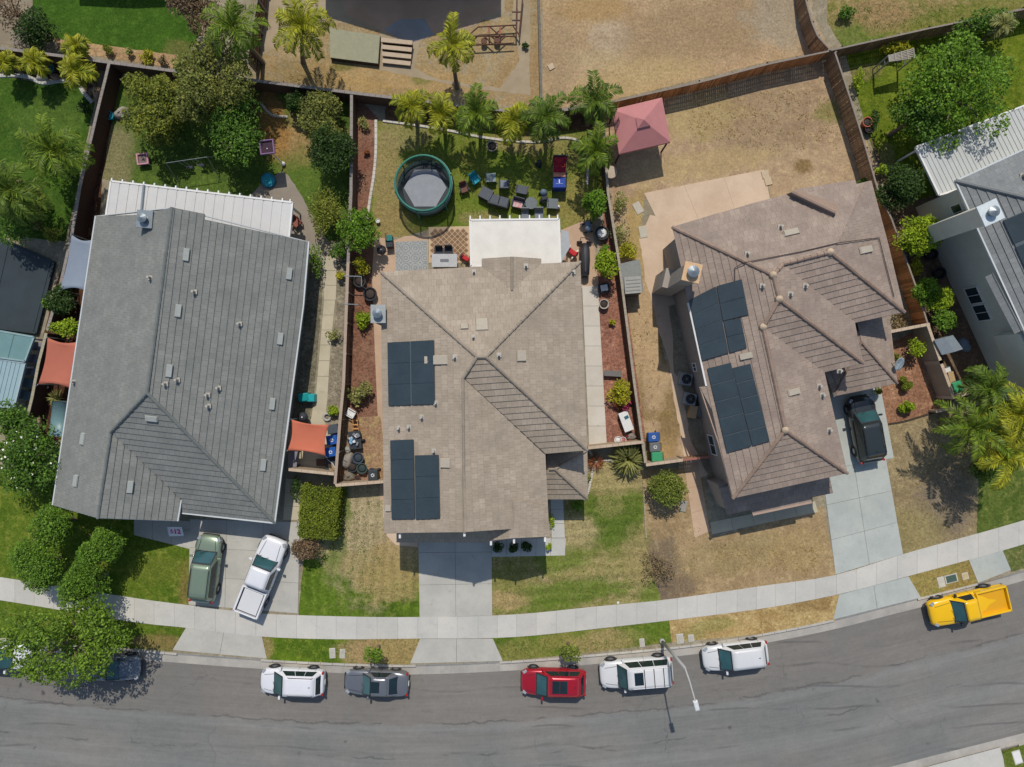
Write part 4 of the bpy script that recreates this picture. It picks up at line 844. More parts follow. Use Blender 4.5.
m_rail = M('grey_rail_metal', A(96, 106, 110), .5, .05, 3, .3)
t = NT('solar_cells'); w = t.n('ShaderNodeTexBrick'); w.offset = 0; w.inputs['Scale'].default_value = 1; w.inputs['Brick Width'].default_value = .156; w.inputs['Row Height'].default_value = .156; w.inputs['Mortar Size'].default_value = .002
w.inputs['Color1'].default_value = (*A(54, 65, 70), 1); w.inputs['Color2'].default_value = (*A(57, 68, 73), 1); w.inputs['Mortar'].default_value = (*A(60, 71, 76), 1); t.l(t.obj, w.inputs['Vector'])
t.l(t.val(w.outputs['Color'], t.rng(t.noise(.7, 4), .3, .7, .88, 1.12)), t.b.inputs['Base Color']); t.b.inputs['Roughness'].default_value = .3; t.b.inputs['Specular IOR Level'].default_value = .5; m_solar = t.m
m_tile1 = tilemat('grey_roof_tile', A(129, 130, 124), A(138, 138, 132), A(118, 121, 116))
m_tile2 = tilemat('tan_roof_tile', A(162, 148, 130), A(176, 162, 144), A(150, 138, 121))
m_tile3 = tilemat('brown_roof_tile', A(152, 135, 121), A(166, 149, 134), A(137, 123, 112))
m_tile4 = tilemat('pale_grey_roof_tile', A(128, 130, 128), A(140, 142, 140), A(118, 122, 122))
m_cap1 = M('grey_ridge_tile', A(116,120,116), .85, .1, 4, island=.08); m_cap2 = M('tan_ridge_tile', A(150,138,122), .85, .1, 4, island=.08); m_cap3 = M('brown_ridge_tile', A(150,128,112), .85, .1, 4, island=.1); m_cap4 = M('pale_ridge_tile', A(124,126,124), .85, .1, 4)
m_st1 = M('grey_stucco', A(150, 146, 136), .9, .06, 2, bump=.3); m_st2 = M('beige_stucco', A(176, 156, 132), .9, .06, 2, bump=.3)
m_st3 = M('taupe_stucco', A(160, 150, 138), .9, .06, 2, bump=.3); m_st4 = M('blue_grey_stucco', A(206, 204, 188), .9, .06, 2, bump=.3)
m_fas1 = M('fascia_grey', A(196, 200, 198), .6, .06); m_fas2 = M('fascia_tan', A(150, 134, 116), .7, .08); m_fas3 = M('fascia_brown', A(176, 150, 132), .7, .08)
def chimney(root, c, w, d, z0, z1, capw, rz, mstack, mcap, pipe_r=.13, base=None):
    s = MB(); s.box((c.x, c.y, (z0+z1)/2), (w, d, z1-z0), rz)
    if base: s.box((c.x + base[0], c.y + base[1], z0 + base[4]/2), (base[2], base[3], base[4]), rz)
    o = s.build('chimney', mstack, root)
    MB().box((c.x, c.y, z1 + .06), (w + capw, d + capw, .12), rz).build('chimney_cap', mcap, o)
    MB().lathe([(pipe_r, 0), (pipe_r, .28), (pipe_r*1.5, .28), (pipe_r*1.5, .34), (0, .5)], (c.x, c.y, z1 + .12), 14).build('flue', m_metal, o)
# ---------------- house 1: grey tiled roof, one storey
h1 = thing('house', 'single-storey house with a long grey tiled roof and white gutters, left of centre', 'house', P(165, 370))
e1 = 2.5; NW, NE = (96, 216, e1), (309, 242, e1); K1 = (147.5, 393)
pW = plane(NW, (53, 505, e1), (147.5, 393, 6.35)); pE = plane(NE, (275, 523, e1), (147.5, 393, 6.35)); kz = 6.35
pS = plane((182, 512, e1), (275, 523, e1), (147.5, 393, kz))
w1 = onp(pW, 111, 432); pWE = plane((181, 499, 2.72), (178, 521, 2.72), (w1.x / ((HC-w1.z)/FP) + 512, 383.5 - w1.y / ((HC-w1.z)/FP), w1.z))
rf = MB()
roof_face(rf, pW, [(96, 216), (139, 215), (172.5, 207.5), (147.5, 393), (111, 432), (98, 518), (53, 505)])
roof_face(rf, pE, [(172.5, 207.5), (205, 214), (205, 219.5), (309, 242), (303.5, 306), (275, 523), (147.5, 393)])
roof_face(rf, pS, [(147.5, 393), (275, 523), (182.5, 513), (182, 500), (111, 432)])
roof_face(rf, pWE, [(111, 432), (181.5, 499.5), (178, 521), (98, 518)])
r1 = rf.build('roof', m_tile1, h1)
cp = CS(); cap(cp, pW, (172.5, 207.5), (147.5, 393)); cap(cp, pS, (147.5, 393), (111, 432)); cap(cp, pE, (147.5, 393), (275, 523), .12); cap(cp, pW, (111, 432), (98, 518), .12)
cp.build('ridge_cap', m_cap1, r1)
u = [onp(pW, 96, 216), onp(pE, 309, 242), onp(pE, 275, 523), onp(pS, 183, 513), onp(pWE, 178, 521), onp(pW, 53, 505)]
def inset(pts, d):
    c = sum((Vector((p[0], p[1], 0)) for p in pts), Vector()) / len(pts); out = []; n = len(pts); pts = [Vector((p[0], p[1], 0)) for p in pts]
    A_ = sum(pts[i].x*pts[(i+1) % n].y - pts[(i+1) % n].x*pts[i].y for i in range(n)); s = 1 if A_ > 0 else -1
    for i in range(n):
        a, b, c_ = pts[i-1], pts[i], pts[(i+1) % n]; d1, d2 = (b-a).normalized(), (c_-b).normalized(); n1, n2 = Vector((-d1.y, d1.x, 0))*s, Vector((-d2.y, d2.x, 0))*s
        m = (n1+n2); m = m / max(.3, m.length_squared) * 2; out.append(b + m*d)
    return out
walls('wall', inset([u[0], u[1], u[2], onp(pS, 183, 513) + Vector((0, .9, 0)), onp(pWE, 178, 521) + Vector((0, .9, 0)), u[5] + Vector((0, .3, 0))], .5), 0, 2.55, m_st1, h1)
fascia(h1, [u[1], onp(pE, 303.5, 306), u[2]], m_fas1, 'gutter', .1, .12, 0.0); fascia(h1, [u[2], onp(pS, 182.5, 513)], m_fas1, 'gutter', .1, .12, 0.0)
fascia(h1, [onp(pWE, 181.5, 500), onp(pWE, 178, 521)], m_fas1, 'gutter', .1, .12, 0.0); fascia(h1, [u[0], u[5]], m_fas1, 'gutter', .1, .12, 0.0)
fascia(h1, [u[5], onp(pW, 98, 518), u[4]], m_fas1); fascia(h1, [u[0], onp(pW, 172.5, 207.5), u[1]], m_fas1)
c = onp(pW, 146, 221); chimney(h1, P(144.5, 219, 5.6), .85, .95, 2.0, 5.5, .16, -.08, M('chimney_teal', A(126, 148, 146), .8), m_metal, .2)
for q in ((157, 276), ): pipe(h1, pW, 151, 278, .08, .45)
for q, pl in (((177.5, 312), pW),): pass
for x, y, pl in ((186, 255, pE), (178, 311, pE), (169, 371, pE), (152, 418, pS), (130, 487, pWE), (289, 274, pE), (280, 339, pE), (272, 404, pE), (263, 465, pE), (84, 439, pW), (77, 481, pW)): flatvent(h1, pl, x, y, .42, .18, mat=m_vent1)
for x, y, pl in ((195, 292, pE), (240, 324, pE), (178, 380, pE), (208, 395, pE), (209, 406, pE), (219, 388, pE), (166, 384, pE), (75, 382, pW)): pipe(h1, pl, x, y, .08, .42)
# ---------------- house 2: tan tiled roof, two storeys
h2 = thing('house', 'two-storey house with tan tiled hip roof and solar arrays, in the centre', 'house', P(483, 400))
e2 = 5.5; pW = plane((381, 272, e2), (384.5, 533, e2), (477, 357, 7.9)); pE = plane((580, 262, e2), (587, 450, e2), (486, 357, 7.9))
pN = plane((381, 272, e2), (580, 262, e2), (481, 357, 7.9)); pS = plane((587, 450, e2), (545, 453, e2), (481, 357, 7.9))
cw = onp(pW, 463, 378); pV = plane((545, 458, e2), (548.5, 534, e2), (463, 378, cw.z)); dz = onp(pW, 464.5, 531).z
rf = MB(); roof_face(rf, pW, [(381, 272), (477, 357), (463, 378), (464.5, 532), (384.5, 533)]); roof_face(rf, pE, [(486, 357), (580, 262), (587, 450)])
roof_face(rf, pN, [(381, 272), (482, 267), (482, 266), (512, 290), (541, 264), (580, 262), (486, 357), (477, 357)]); roof_face(rf, pS, [(477, 357), (486, 357), (587, 450), (545, 453.5), (463, 378)])
roof_face(rf, pV, [(463, 378), (545, 454), (549, 536), (510, 529), (464.5, 532)])
# small cross gable on the back
zg = onp(pN, 512, 290).z; gl = plane((482, 259, e2), (512, 257, zg), (512, 291, zg)); gr_ = plane((541, 259, e2), (512, 257, zg), (512, 291, zg))
roof_face(rf, gl, [(482, 259), (511.5, 257), (512, 291), (482, 268)]); roof_face(rf, gr_, [(512, 257), (541, 259), (541, 265), (512, 291)])
# front right gable
g3 = plane((487, 541, e2 + .05), (514, 538, 6.55), (513, 500, 6.62)); g4 = plane((549.5, 536.5, e2 + .1), (514, 538, 6.55), (513, 500, 6.62))
roof_face(rf, g3, [(487, 541), (514, 538), (513, 500), (489, 524)]); roof_face(rf, g4, [(514, 538), (549.5, 536.5), (547, 505), (513, 500)])
r2 = rf.build('roof', m_tile2, h2)
MB().path([onp(pS, 463, 378) + Vector((0, 0, .04)), onp(pS, 545, 454) + Vector((0, 0, .04))], .045, 6).build('valley_flashing', M('dark_valley', A(84, 76, 68), .7), r2)
cp = CS()
for pl, a, b in ((pW, (381, 272), (477, 357)), (pN, (477, 357), (486, 357)), (pE, (486, 357), (580, 262)), (pE, (486, 357), (587, 450)), (pW, (463, 378), (477, 357)), (pW, (463, 378), (464.5, 532)), (gl, (512, 257), (512, 290))): cap(cp, pl, a, b, .11)
cp.build('ridge_cap', m_cap2, r2)
a, b, c_, d, e, f_, g_ = [onp(pW, 381, 272), onp(pE, 580, 262), onp(pE, 587, 450), onp(pS, 545, 453), onp(pV, 549, 534), onp(pW, 464, 532), onp(pW, 384.5, 533)]
wl = inset([a, b, c_, d, e, g_], .5); walls('wall', wl, 0, 5.55, m_st2, h2)
fascia(h2, [a, b, c_, d], m_fas2); fascia(h2, [a, g_, f_, onp(pV, 510, 529)], m_fas2); fascia(h2, [onp(g3, 487, 541), onp(g3, 514, 538), onp(g4, 549.5, 536.5)], m_fas2); fascia(h2, [onp(pV, 545, 456), onp(pV, 549, 536)], m_fas2)
fascia(h2, [onp(gl, 482, 259), onp(gl, 512, 257), onp(gr_, 541, 259)], m_fas2)
gw = MB(); fy = wl[4].y + .02
gw.hexa([(wl[5].x, fy, 5.5), (wl[4].x, fy, 5.5), (wl[4].x, fy + .2, 5.5), (wl[5].x, fy + .2, 5.5)], [(f_.x - .1, fy, dz - .25), (f_.x + .1, fy, dz - .25), (f_.x + .1, fy + .2, dz - .25), (f_.x - .1, fy + .2, dz - .25)]); gw.build('gable_wall', m_st2, h2)
br = MB()
for (x, y, z) in ((400, 535.5, 5.6), (464.5, 533.5, 7.45), (491, 542.5, 5.6), (514, 540.5, 6.3), (545, 539, 5.6)):
    p = P(x, y, z); br.box((p.x, p.y, p.z), (.13, .32, .16))
br.build('rafter_end', m_white, h2)
# pent roof over the garage doors
pp = plane((396.5, 542, 2.8), (549, 542, 2.8), (400, 531, 3.35)); rf = MB(); roof_face(rf, pp, [(396.5, 542), (490, 542), (490, 531), (396.5, 531)]); rf.build('garage_roof', m_tile2, h2)
gx0, gx1 = P(398, 540, 2.8).x, P(488, 540, 2.8).x; gy = P(0, 533, 2.8).y
walls('garage_wall', [(gx0, gy), (gx1, gy), (gx1, wl[4].y + .3), (gx0, wl[4].y + .3)], 0, 2.78, m_st2, h2)
gd = MB(); gd.box(((P(454, 0).x), gy - .03, 1.1), (4.9, .06, 2.15)); gdo = gd.build('garage_door', m_white, h2)
gp_ = MB()
for k in range(4):
    for j in range(4): gp_.box((P(454, 0).x - 1.83 + k*1.22, gy - .07, .35 + j*.52), (1.05, .03, .4))
gp_.build('door_panel', m_white, gdo)
for x0, x1 in ((2.0, 2.0),): pass
window(h2, (gx1 + .5, wl[4].y), (gx1 + 2.0, wl[4].y), .9, 2.1, (0, -1)); window(h2, (gx0 + 1.5, wl[4].y), (gx0 + 3.5, wl[4].y), 3.9, 5.0, (0, -1)); window(h2, (gx1 + .8, wl[4].y), (gx1 + 2.2, wl[4].y), 3.9, 5.0, (0, -1))
# low hip roof over the entry
q1, q2, q3, q4 = (546.5, 499, 2.8), (587.5, 499, 2.8), (587, 450, 2.8), (546.5, 450, 2.8); a1, a2 = (549, 469, 3.95), (555, 469, 3.95)
rf = MB(); s_, e_, n_ = plane(q1, q2, a2), plane(q2, q3, a2), plane(q3, q4, a2)
roof_face(rf, s_, [(546.5, 499), (587.5, 499), (555, 469), (549, 469), (546.5, 470)]); roof_face(rf, e_, [(587.5, 499), (587, 451), (555, 469)]); roof_face(rf, n_, [(587, 450), (555, 469), (549, 469), (546.5, 468), (546.5, 450)])
ro = rf.build('entry_roof', m_tile2, h2); cp = CS(); cap(cp, s_, (555, 469), (587, 498.5), .1); cap(cp, n_, (555, 469), (586, 451), .1); cap(cp, s_, (549, 469), (555, 469), .1); cp.build('ridge_cap', m_cap2, ro)
fascia(h2, [onp(s_, 546.5, 499), onp(s_, 587.5, 499), onp(e_, 587, 450)], m_fas2)
ex0, ex1, ey0, ey1 = P(549, 0, 2.8).x, P(584, 0, 2.8).x, P(0, 496, 2.8).y, P(0, 452, 2.8).y
walls('entry_wall', [(ex0, ey0 + .9), (ex1, ey0 + .9), (ex1, ey1), (ex0, ey1)], 0, 2.8, m_st2, h2)
ep = MB()
for x in (ex0 + .15, ex1 - .2): ep.box((x, ey0 + .15, 1.39), (.28, .28, 2.78))
ep.build('porch_post', m_white, h2)
chimney(h2, P(378.5, 314, 6.0), .78, .98, 0, 6.0, .16, 0, M('chimney_grey_stucco', A(150, 146, 136), .9), M('chimney_cap_grey', A(158, 162, 160), .6), .2)
s1 = solar(h2, pW, [(389, 405.5), (436, 404), (435, 340), (388, 342.5)], 2, 3); s2 = solar(h2, pW, [(392.5, 519), (416, 518.5), (414.5, 439), (391, 440)], 1, 4); s3 = solar(h2, pW, [(416.5, 519), (441, 518), (439.5, 454.5), (415.5, 455)], 1, 3)
for x, y, pl in ((464.5, 327, pN), (428, 360, pW),): flatvent(h2, pl, x, y, .25, .18)
c = onp(pN, 483, 325); flatvent(h2, pN, 482, 325, .4, .42); flatvent(h2, pW, 441, 360, .3, .5); flatvent(h2, pW, 446, 463, .3, .34); flatvent(h2, pE, 521, 356, .34, .3); 
for x, y, pl in ((473.5, 337, pN), (455, 357, pW), (499, 355, pE), (399, 428, pW), (409, 427, pW), (422, 417, pW), (474, 272, pN), (526, 266, gr_), (573, 272, pE), (434, 451, pW), (436, 403, pW)): pipe(h2, pl, x, y, .07, .38)
flatvent(h2, pW, 389, 508, .2, .2)
# ---------------- house 3: brown tiled roof, two storeys, turned a little
h3 = thing('house', 'two-storey house with brown tiled stepped hip roofs and black solar panels', 'house', P(780, 350))
e3 = 5.4; pN = plane((672, 227, e3), (871, 181, e3), (773, 275, 7.2)); pW = plane((672, 227, e3), (733, 498, e3), (773, 275, 7.2))
def zz(p): k = (HC - p.z) / FP; return (p.x/k + 512, 383.5 - p.y/k, p.z)
n1, n2, n3 = onp(pN, 783, 264), onp(pW, 779, 299), onp(pW, 763, 327); n4 = onp(pW, 785, 430); rdg = (onp(pN, 783, 264).z + onp(pN, 830, 252).z) / 2
pS1 = plane((783, 264, rdg), (830, 252, rdg), (904, 312, e3)); pNE = plane((871, 181, e3), (904, 312, e3), (830, 252, rdg))
pE1 = plane(zz(onp(pN, 773, 275)), (783, 264, rdg), (863, 363, e3)); pS2 = plane(zz(n2), (863, 363, e3), (824, 372, e3)); pE2 = plane(zz(n4), (847, 473, e3), (824, 372, e3)); pS3 = plane(zz(n4), (847, 473, e3), (733, 498, e3))
rf = MB()
roof_face(rf, pN, [(672, 227), (750, 204), (792, 193), (799, 189), (855, 180), (855, 184.5), (866, 182), (838, 243), (830, 252), (783, 264), (773, 275)])
roof_face(rf, pW, [(672, 227), (773, 275), (779, 299), (763, 327), (785, 430), (733, 498), (719, 444), (712, 410), (700, 387), (706, 386), (688, 303), (683, 275)])
roof_face(rf, pS1, [(783, 264), (830, 252), (904, 312), (889.5, 315), (855, 322.5)]); roof_face(rf, pNE, [(830, 252), (838, 243), (866, 182), (871, 181), (888, 245), (904, 312)])
roof_face(rf, pE1, [(773, 275), (783, 264), (855, 322.5), (858, 340), (863, 363), (779, 299)]); roof_face(rf, pS2, [(779, 299), (863, 363), (824, 372), (763, 327)])
roof_face(rf, pE2, [(763, 327), (824, 372), (847, 473), (785, 430)]); roof_face(rf, pS3, [(785, 430), (847, 473), (733, 498)])
r3 = rf.build('roof', m_tile3, h3); cp = CS()
for pl, a, b in ((pN, (672, 227), (773, 275)), (pS1, (783, 264), (830, 252)), (pS1, (830, 252), (904, 312)), (pW, (773, 275), (779, 299)), (pS2, (779, 299), (863, 363)), (pW, (779, 299), (763, 327)), (pW, (763, 327), (785, 430)), (pS3, (785, 430), (847, 473)), (pS3, (785, 430), (733, 498)), (pN, (773, 275), (783, 264))): cap(cp, pl, a, b, .14)
pX = plane((792, 192, e3 + .45), (836, 213, 6.2), (830, 200, 5.8)); cp.path([P(792, 192, e3 + .3), P(836, 213, 6.35)], .15, 7)
cp.build('ridge_cap', m_cap3, r3)
gb = MB(); a, b = P(792, 192, e3 + .28), P(836, 213, 6.33); 
for sx_, sy_ in ((-.75, -.55), (.35, .9)):
    q = [a, b, onp(pN, 836 + sx_*8, 213 - sy_*9), onp(pN, 792 + sx_*8, 192 - sy_*4)]; q = [Vector(v) for v in q]
    if (q[1]-q[0]).cross(q[2]-q[1]).z < 0: q.reverse()
    gb.poly(q, [(v.x, v.y) for v in q])
gb.build('roof_saddle', m_cap3, h3)
o3 = [onp(pN, 672, 227), onp(pN, 871, 181), onp(pNE, 904, 312), onp(pS1, 855, 322.5), onp(pS2, 863, 363), onp(pS2, 824, 372), onp(pE2, 847, 473), onp(pS3, 733, 498)]
w3 = inset(o3, .5); walls('wall', w3, 0, 5.4, m_st3, h3)
fascia(h3, [o3[0], o3[1], o3[2], onp(pS1, 889.5, 315), o3[3]], m_fas3); fascia(h3, [o3[4], o3[5], o3[6], o3[7], onp(pW, 719, 444)], m_fas3)
fascia(h3, [onp(pW, 688, 303), onp(pW, 706, 386)], m_white, 'gutter', .1, .1, .02); fascia(h3, [onp(pW, 700, 387), onp(pW, 719, 444)], m_fas3)
# windows on the west wall
d = (w3[7] - w3[0]); d = Vector((d.x, d.y, 0)); L = d.length; d.normalize(); ov = Vector((d.y, -d.x, 0)); ov = ov if ov.x < 0 else -ov
for s0, s1, z0, z1 in ((5.9, 6.7, 3.6, 4.8), (7.0, 7.8, 3.6, 4.8), (9.7, 10.5, 3.6, 4.7), (8.4, 8.9, 1.2, 1.9), (13.5, 14.8, 1.0, 2.2)): window(h3, w3[0] + d*s0, w3[0] + d*s1, z0, z1, ov)
# lower roofs
pF = plane((727, 516, 2.8), (833, 494, 2.8), (718, 489, 3.45)); rf = MB(); roof_face(rf, pF, [(727, 515), (751, 510), (752.5, 514.5), (811.5, 502), (811, 497.5), (833, 493), (827, 464), (719, 488)]); rf.build('porch_roof', m_tile3, h3)
a, b = onp(pF, 752, 514.5), onp(pF, 812, 502); fascia(h3, [onp(pF, 752.5, 514.5), onp(pF, 811.5, 502)], m_fas3, 'fascia', .14, .16, -.02)
fq = [onp(pF, 729, 511), onp(pF, 831, 490), onp(pF, 826, 462), onp(pF, 721, 486)]; walls('porch_wall', fq, 0, 2.72, m_st3, h3)
d = (fq[1]-fq[0]); d.z = 0; d.normalize(); ov = Vector((d.y, -d.x, 0)); o0 = Vector((fq[0].x, fq[0].y, 0))
for s0, s1, z0, z1 in ((.7, 2.1, .8, 2.1), (3.1, 4.5, .8, 2.1)): window(h3, o0 + d*s0, o0 + d*s1, z0, z1, ov)
dc = o0 + d*5.7 + ov*.03; MB().box((dc.x, dc.y, 1.05), (.95, .08, 2.1), math.atan2(d.y, d.x)).build('front_door', M('dark_wood_door', A(96, 66, 48), .6), h3)
z0 = 2.9; ap = (861, 342, 4.1); pA = plane((897, 383, z0), (834, 396, z0), ap); pB = plane((897, 383, z0), (889, 314, z0), ap); pC = plane((834, 396, z0), (824, 372, z0), ap)
rf = MB(); roof_face(rf, pB, [(861, 342), (897, 383), (890, 330), (889.5, 312), (856, 318)]); roof_face(rf, pA, [(861, 342), (897, 383), (834, 396)]); roof_face(rf, pC, [(861, 342), (834, 396), (824, 370), (858, 330)])
lo = rf.build('lower_roof', m_tile3, h3); cp = CS(); cap(cp, pA, (861, 342), (897, 383), .1); cap(cp, pA, (861, 342), (834, 396), .09); cp.build('ridge_cap', m_cap3, lo)
fascia(h3, [onp(pB, 889, 314), onp(pA, 897, 383), onp(pA, 834, 396)], m_fas3)
walls('garage_wall', [onp(pC, 829, 372), onp(pA, 838, 391), onp(pA, 892, 379), onp(pB, 885, 320), onp(pB, 856, 322)], 0, 2.85, m_st3, h3)
cc = P(692.5, 272, 7.7); chimney(h3, cc, .85, .95, 0, 7.5, .22, -.22, m_st3, M('peach_cap', A(208, 172, 132), .7), .24, base=(-.3, .25, .9, 1.3, 3.4))
solar(h3, pW, [(702, 361), (729, 353), (716, 286), (689, 300)], 1, 4, hg=.012); solar(h3, pW, [(729.5, 353), (747, 347.5), (741, 318), (723.5, 321)], 1, 2, hg=.012); solar(h3, pW, [(723, 321), (749, 314.5), (742, 279), (716.5, 286)], 1, 2, hg=.012)
solar(h3, pW, [(727, 453), (752, 446), (731, 362), (707, 368)], 1, 5, hg=.012); solar(h3, pW, [(752.5, 446), (770, 441), (750, 363), (731.5, 370)], 1, 5, hg=.012) if False else solar(h3, pW, [(752.5, 446), (770, 441), (750.5, 363), (732, 367.5)], 1, 5, hg=.012)
for x, y, pl, a_, b_ in ((791, 233, pN, .5, .2), (865, 250, pNE, .22, .5), (793, 392, pE2, .2, .45), (746, 356, pW, .2, .4)): flatvent(h3, pl, x, y, a_, b_)
for x, y, pl in ((780, 227, pN), (747, 254, pN), (762, 286, pW), (805, 286, pE1), (790, 294, pE1), (819, 386, pE2), (822, 395, pE2), (829, 430, pE2), (839, 371, pS2)): pipe(h3, pl, x, y, .08, .4)
for pl, x, y in ((pW, 773, 275), (pW, 779, 299), (pW, 785, 430), (pS1, 830, 252), (pW, 763, 327)):
    q = onp(pl, x, y); MB().lathe([(.26, 0), (.2, .16), (0, .24)], (q.x, q.y, q.z), 9).build('ridge_mortar', M('ridge_mortar', A(190, 168, 142), .9), r3, True)
cd = MB(); cd.path([onp(pN, 743, 263) + Vector((0, 0, .16)), onp(pN, 800, 252) + Vector((0, 0, .12)), onp(pN, 838, 243) + Vector((0, 0, .12)), onp(pNE, 878, 238) + Vector((0, 0, .12)), onp(pNE, 884, 262) + Vector((0, 0, .12)), onp(pNE, 893, 297) + Vector((0, 0, .12))], .03, 5)
cd.path([onp(pW, 734, 283) + Vector((0, 0, .16)), onp(pW, 734, 268) + Vector((0, 0, .14)), onp(pN, 743, 263) + Vector((0, 0, .18))], .03, 5); cd.build('conduit', M('dark_conduit', A(88, 72, 66)), h3)
# ---------------- house 4: pale grey roof at right, two storeys, turned more
h4 = thing('house', 'blue-grey two-storey house with pale grey tiled roof cut by the right edge', 'house', P(1080, 280))
e4 = 5.5; c1, c2 = P(955, 181, e4), P(1062, 414, e4); dd = (c2-c1).normalized(); nn_ = Vector((-dd.y, dd.x, 0)); nn_ = nn_ if nn_.x > 0 else -nn_
c4, c3 = c1 + nn_*12, c2 + nn_*12; ra, rb = c1 + nn_*6 + dd*6 + Vector((0, 0, 2.35)), c2 + nn_*6 - dd*6 + Vector((0, 0, 2.35))
def pl3(a, b, c): n = (b-a).cross(c-a).normalized(); n = n if n.z > 0 else -n; return n, n.dot(a)
pw4, pn4, pe4, ps4 = pl3(c1, c2, ra), pl3(c1, c4, ra), pl3(c4, c3, ra), pl3(c2, c3, rb)
rf = MB(); roof_face(rf, pw4, [tuple(v) for v in (c1, c2, rb, ra)]); roof_face(rf, pn4, [tuple(v) for v in (c1, c4, ra)]); roof_face(rf, pe4, [tuple(v) for v in (c4, c3, rb, ra)]); roof_face(rf, ps4, [tuple(v) for v in (c2, c3, rb)])
bp = plane((985, 276, e4 - .12), (1014, 333, e4 - .12), (1000, 268, e4 + .35)); roof_face(rf, bp, [(985, 277), (993, 273), (1023, 330), (1014.5, 334)])
r4 = rf.build('roof', m_tile4, h4); cp = CS()
for a, b in ((c1, ra), (ra, rb), (ra, c4)): cp.path([a + Vector((0,0,.06)), b + Vector((0,0,.08))], .13, 7)
cp.build('ridge_cap', m_cap4, r4); w4 = inset([c1, c4, c3, c2], .55); walls('wall', w4, 0, 5.5, m_st4, h4); fascia(h4, [c4, c1, c2], m_fas1, 'gutter', .1, .14, 0)
wa, wb = w4[0], w4[3]; d = (Vector(wb) - Vector(wa)).normalized(); ov = -nn_
for s0, s1, z0, z1 in ((.9, 1.9, 3.4, 4.3), (6.6, 7.7, 1.2, 2.4), (7.9, 9.0, 1.2, 2.4), (11.0, 12.6, 3.2, 4.4), (15.0, 15.9, 1.4, 2.2)): window(h4, wa + d*s0, wa + d*s1, z0, z1, ov)
bw = MB(); p = wa + d*10; q = wa + d*14; k = [p, q, q + ov*.7, p + ov*.7]
if (k[1]-k[0]).cross(k[2]-k[1]).z < 0: k.reverse()
bw.prism([(v.x, v.y) for v in k], 2.9, 5.2); bw.build('bay', m_st4, h4)
chimney(h4, P(990.5, 212.5, 8.0) , 1.15, 1.15, 0, 7.9, .14, math.atan2(dd.y, dd.x), m_st4, M('white_cap', A(206, 214, 214), .5), .22)
for k in range(3):
    a = c1 + dd*(4.5 + k*0) ; 
pz = lambda s, t_: zz(c1 + dd*s + nn_*t_ + Vector((0, 0, 2.35*t_/6)))[:2]
solar(h4, pw4, [pz(3.4, 1.3), pz(12.5, 1.3), pz(12.5, 5.2), pz(3.4, 5.2)], 5, 2)
pipe(h4, pn4, 1022, 176, .1, .5)
# ---------------- houses beyond the top of the picture, whose shade falls into it
def back_house(x0, x1, y0, y1, label, rx, gable=True):
    root = thing('house', label, 'house', ((x0+x1)/2, (y0+y1)/2, 0)); e, r = 5.3, 7.9
    walls('wall', [(x0+.5, y0+.5), (x1-.5, y0+.5), (x1-.5, y1-.5), (x0+.5, y1-.5)], 0, e, m_st2, root); rf = MB()
    for a, b in (((x0, y0), (x0, y1)), ((x1, y1), (x1, y0))):
        pl = pl3(Vector((a[0], a[1], e)), Vector((b[0], b[1], e)), Vector((rx, y0, r if gable else e + .3))); rf_pts = [(a[0], a[1], e), (b[0], b[1], e), (rx, b[1], r if gable else e + .3), (rx, a[1], r if gable else e + .3)]; roof_face(rf, pl, rf_pts)
    rf.build('roof', m_tile2, root); return root
back_house(-13.4, -.9, 29.9, 42, 'house beyond the back yard whose gable shades the patio at the top', -7.4)
back_house(-31, -22.6, 30.7, 42, 'house beyond the north lawn whose eave shades its top edge', -27, False)
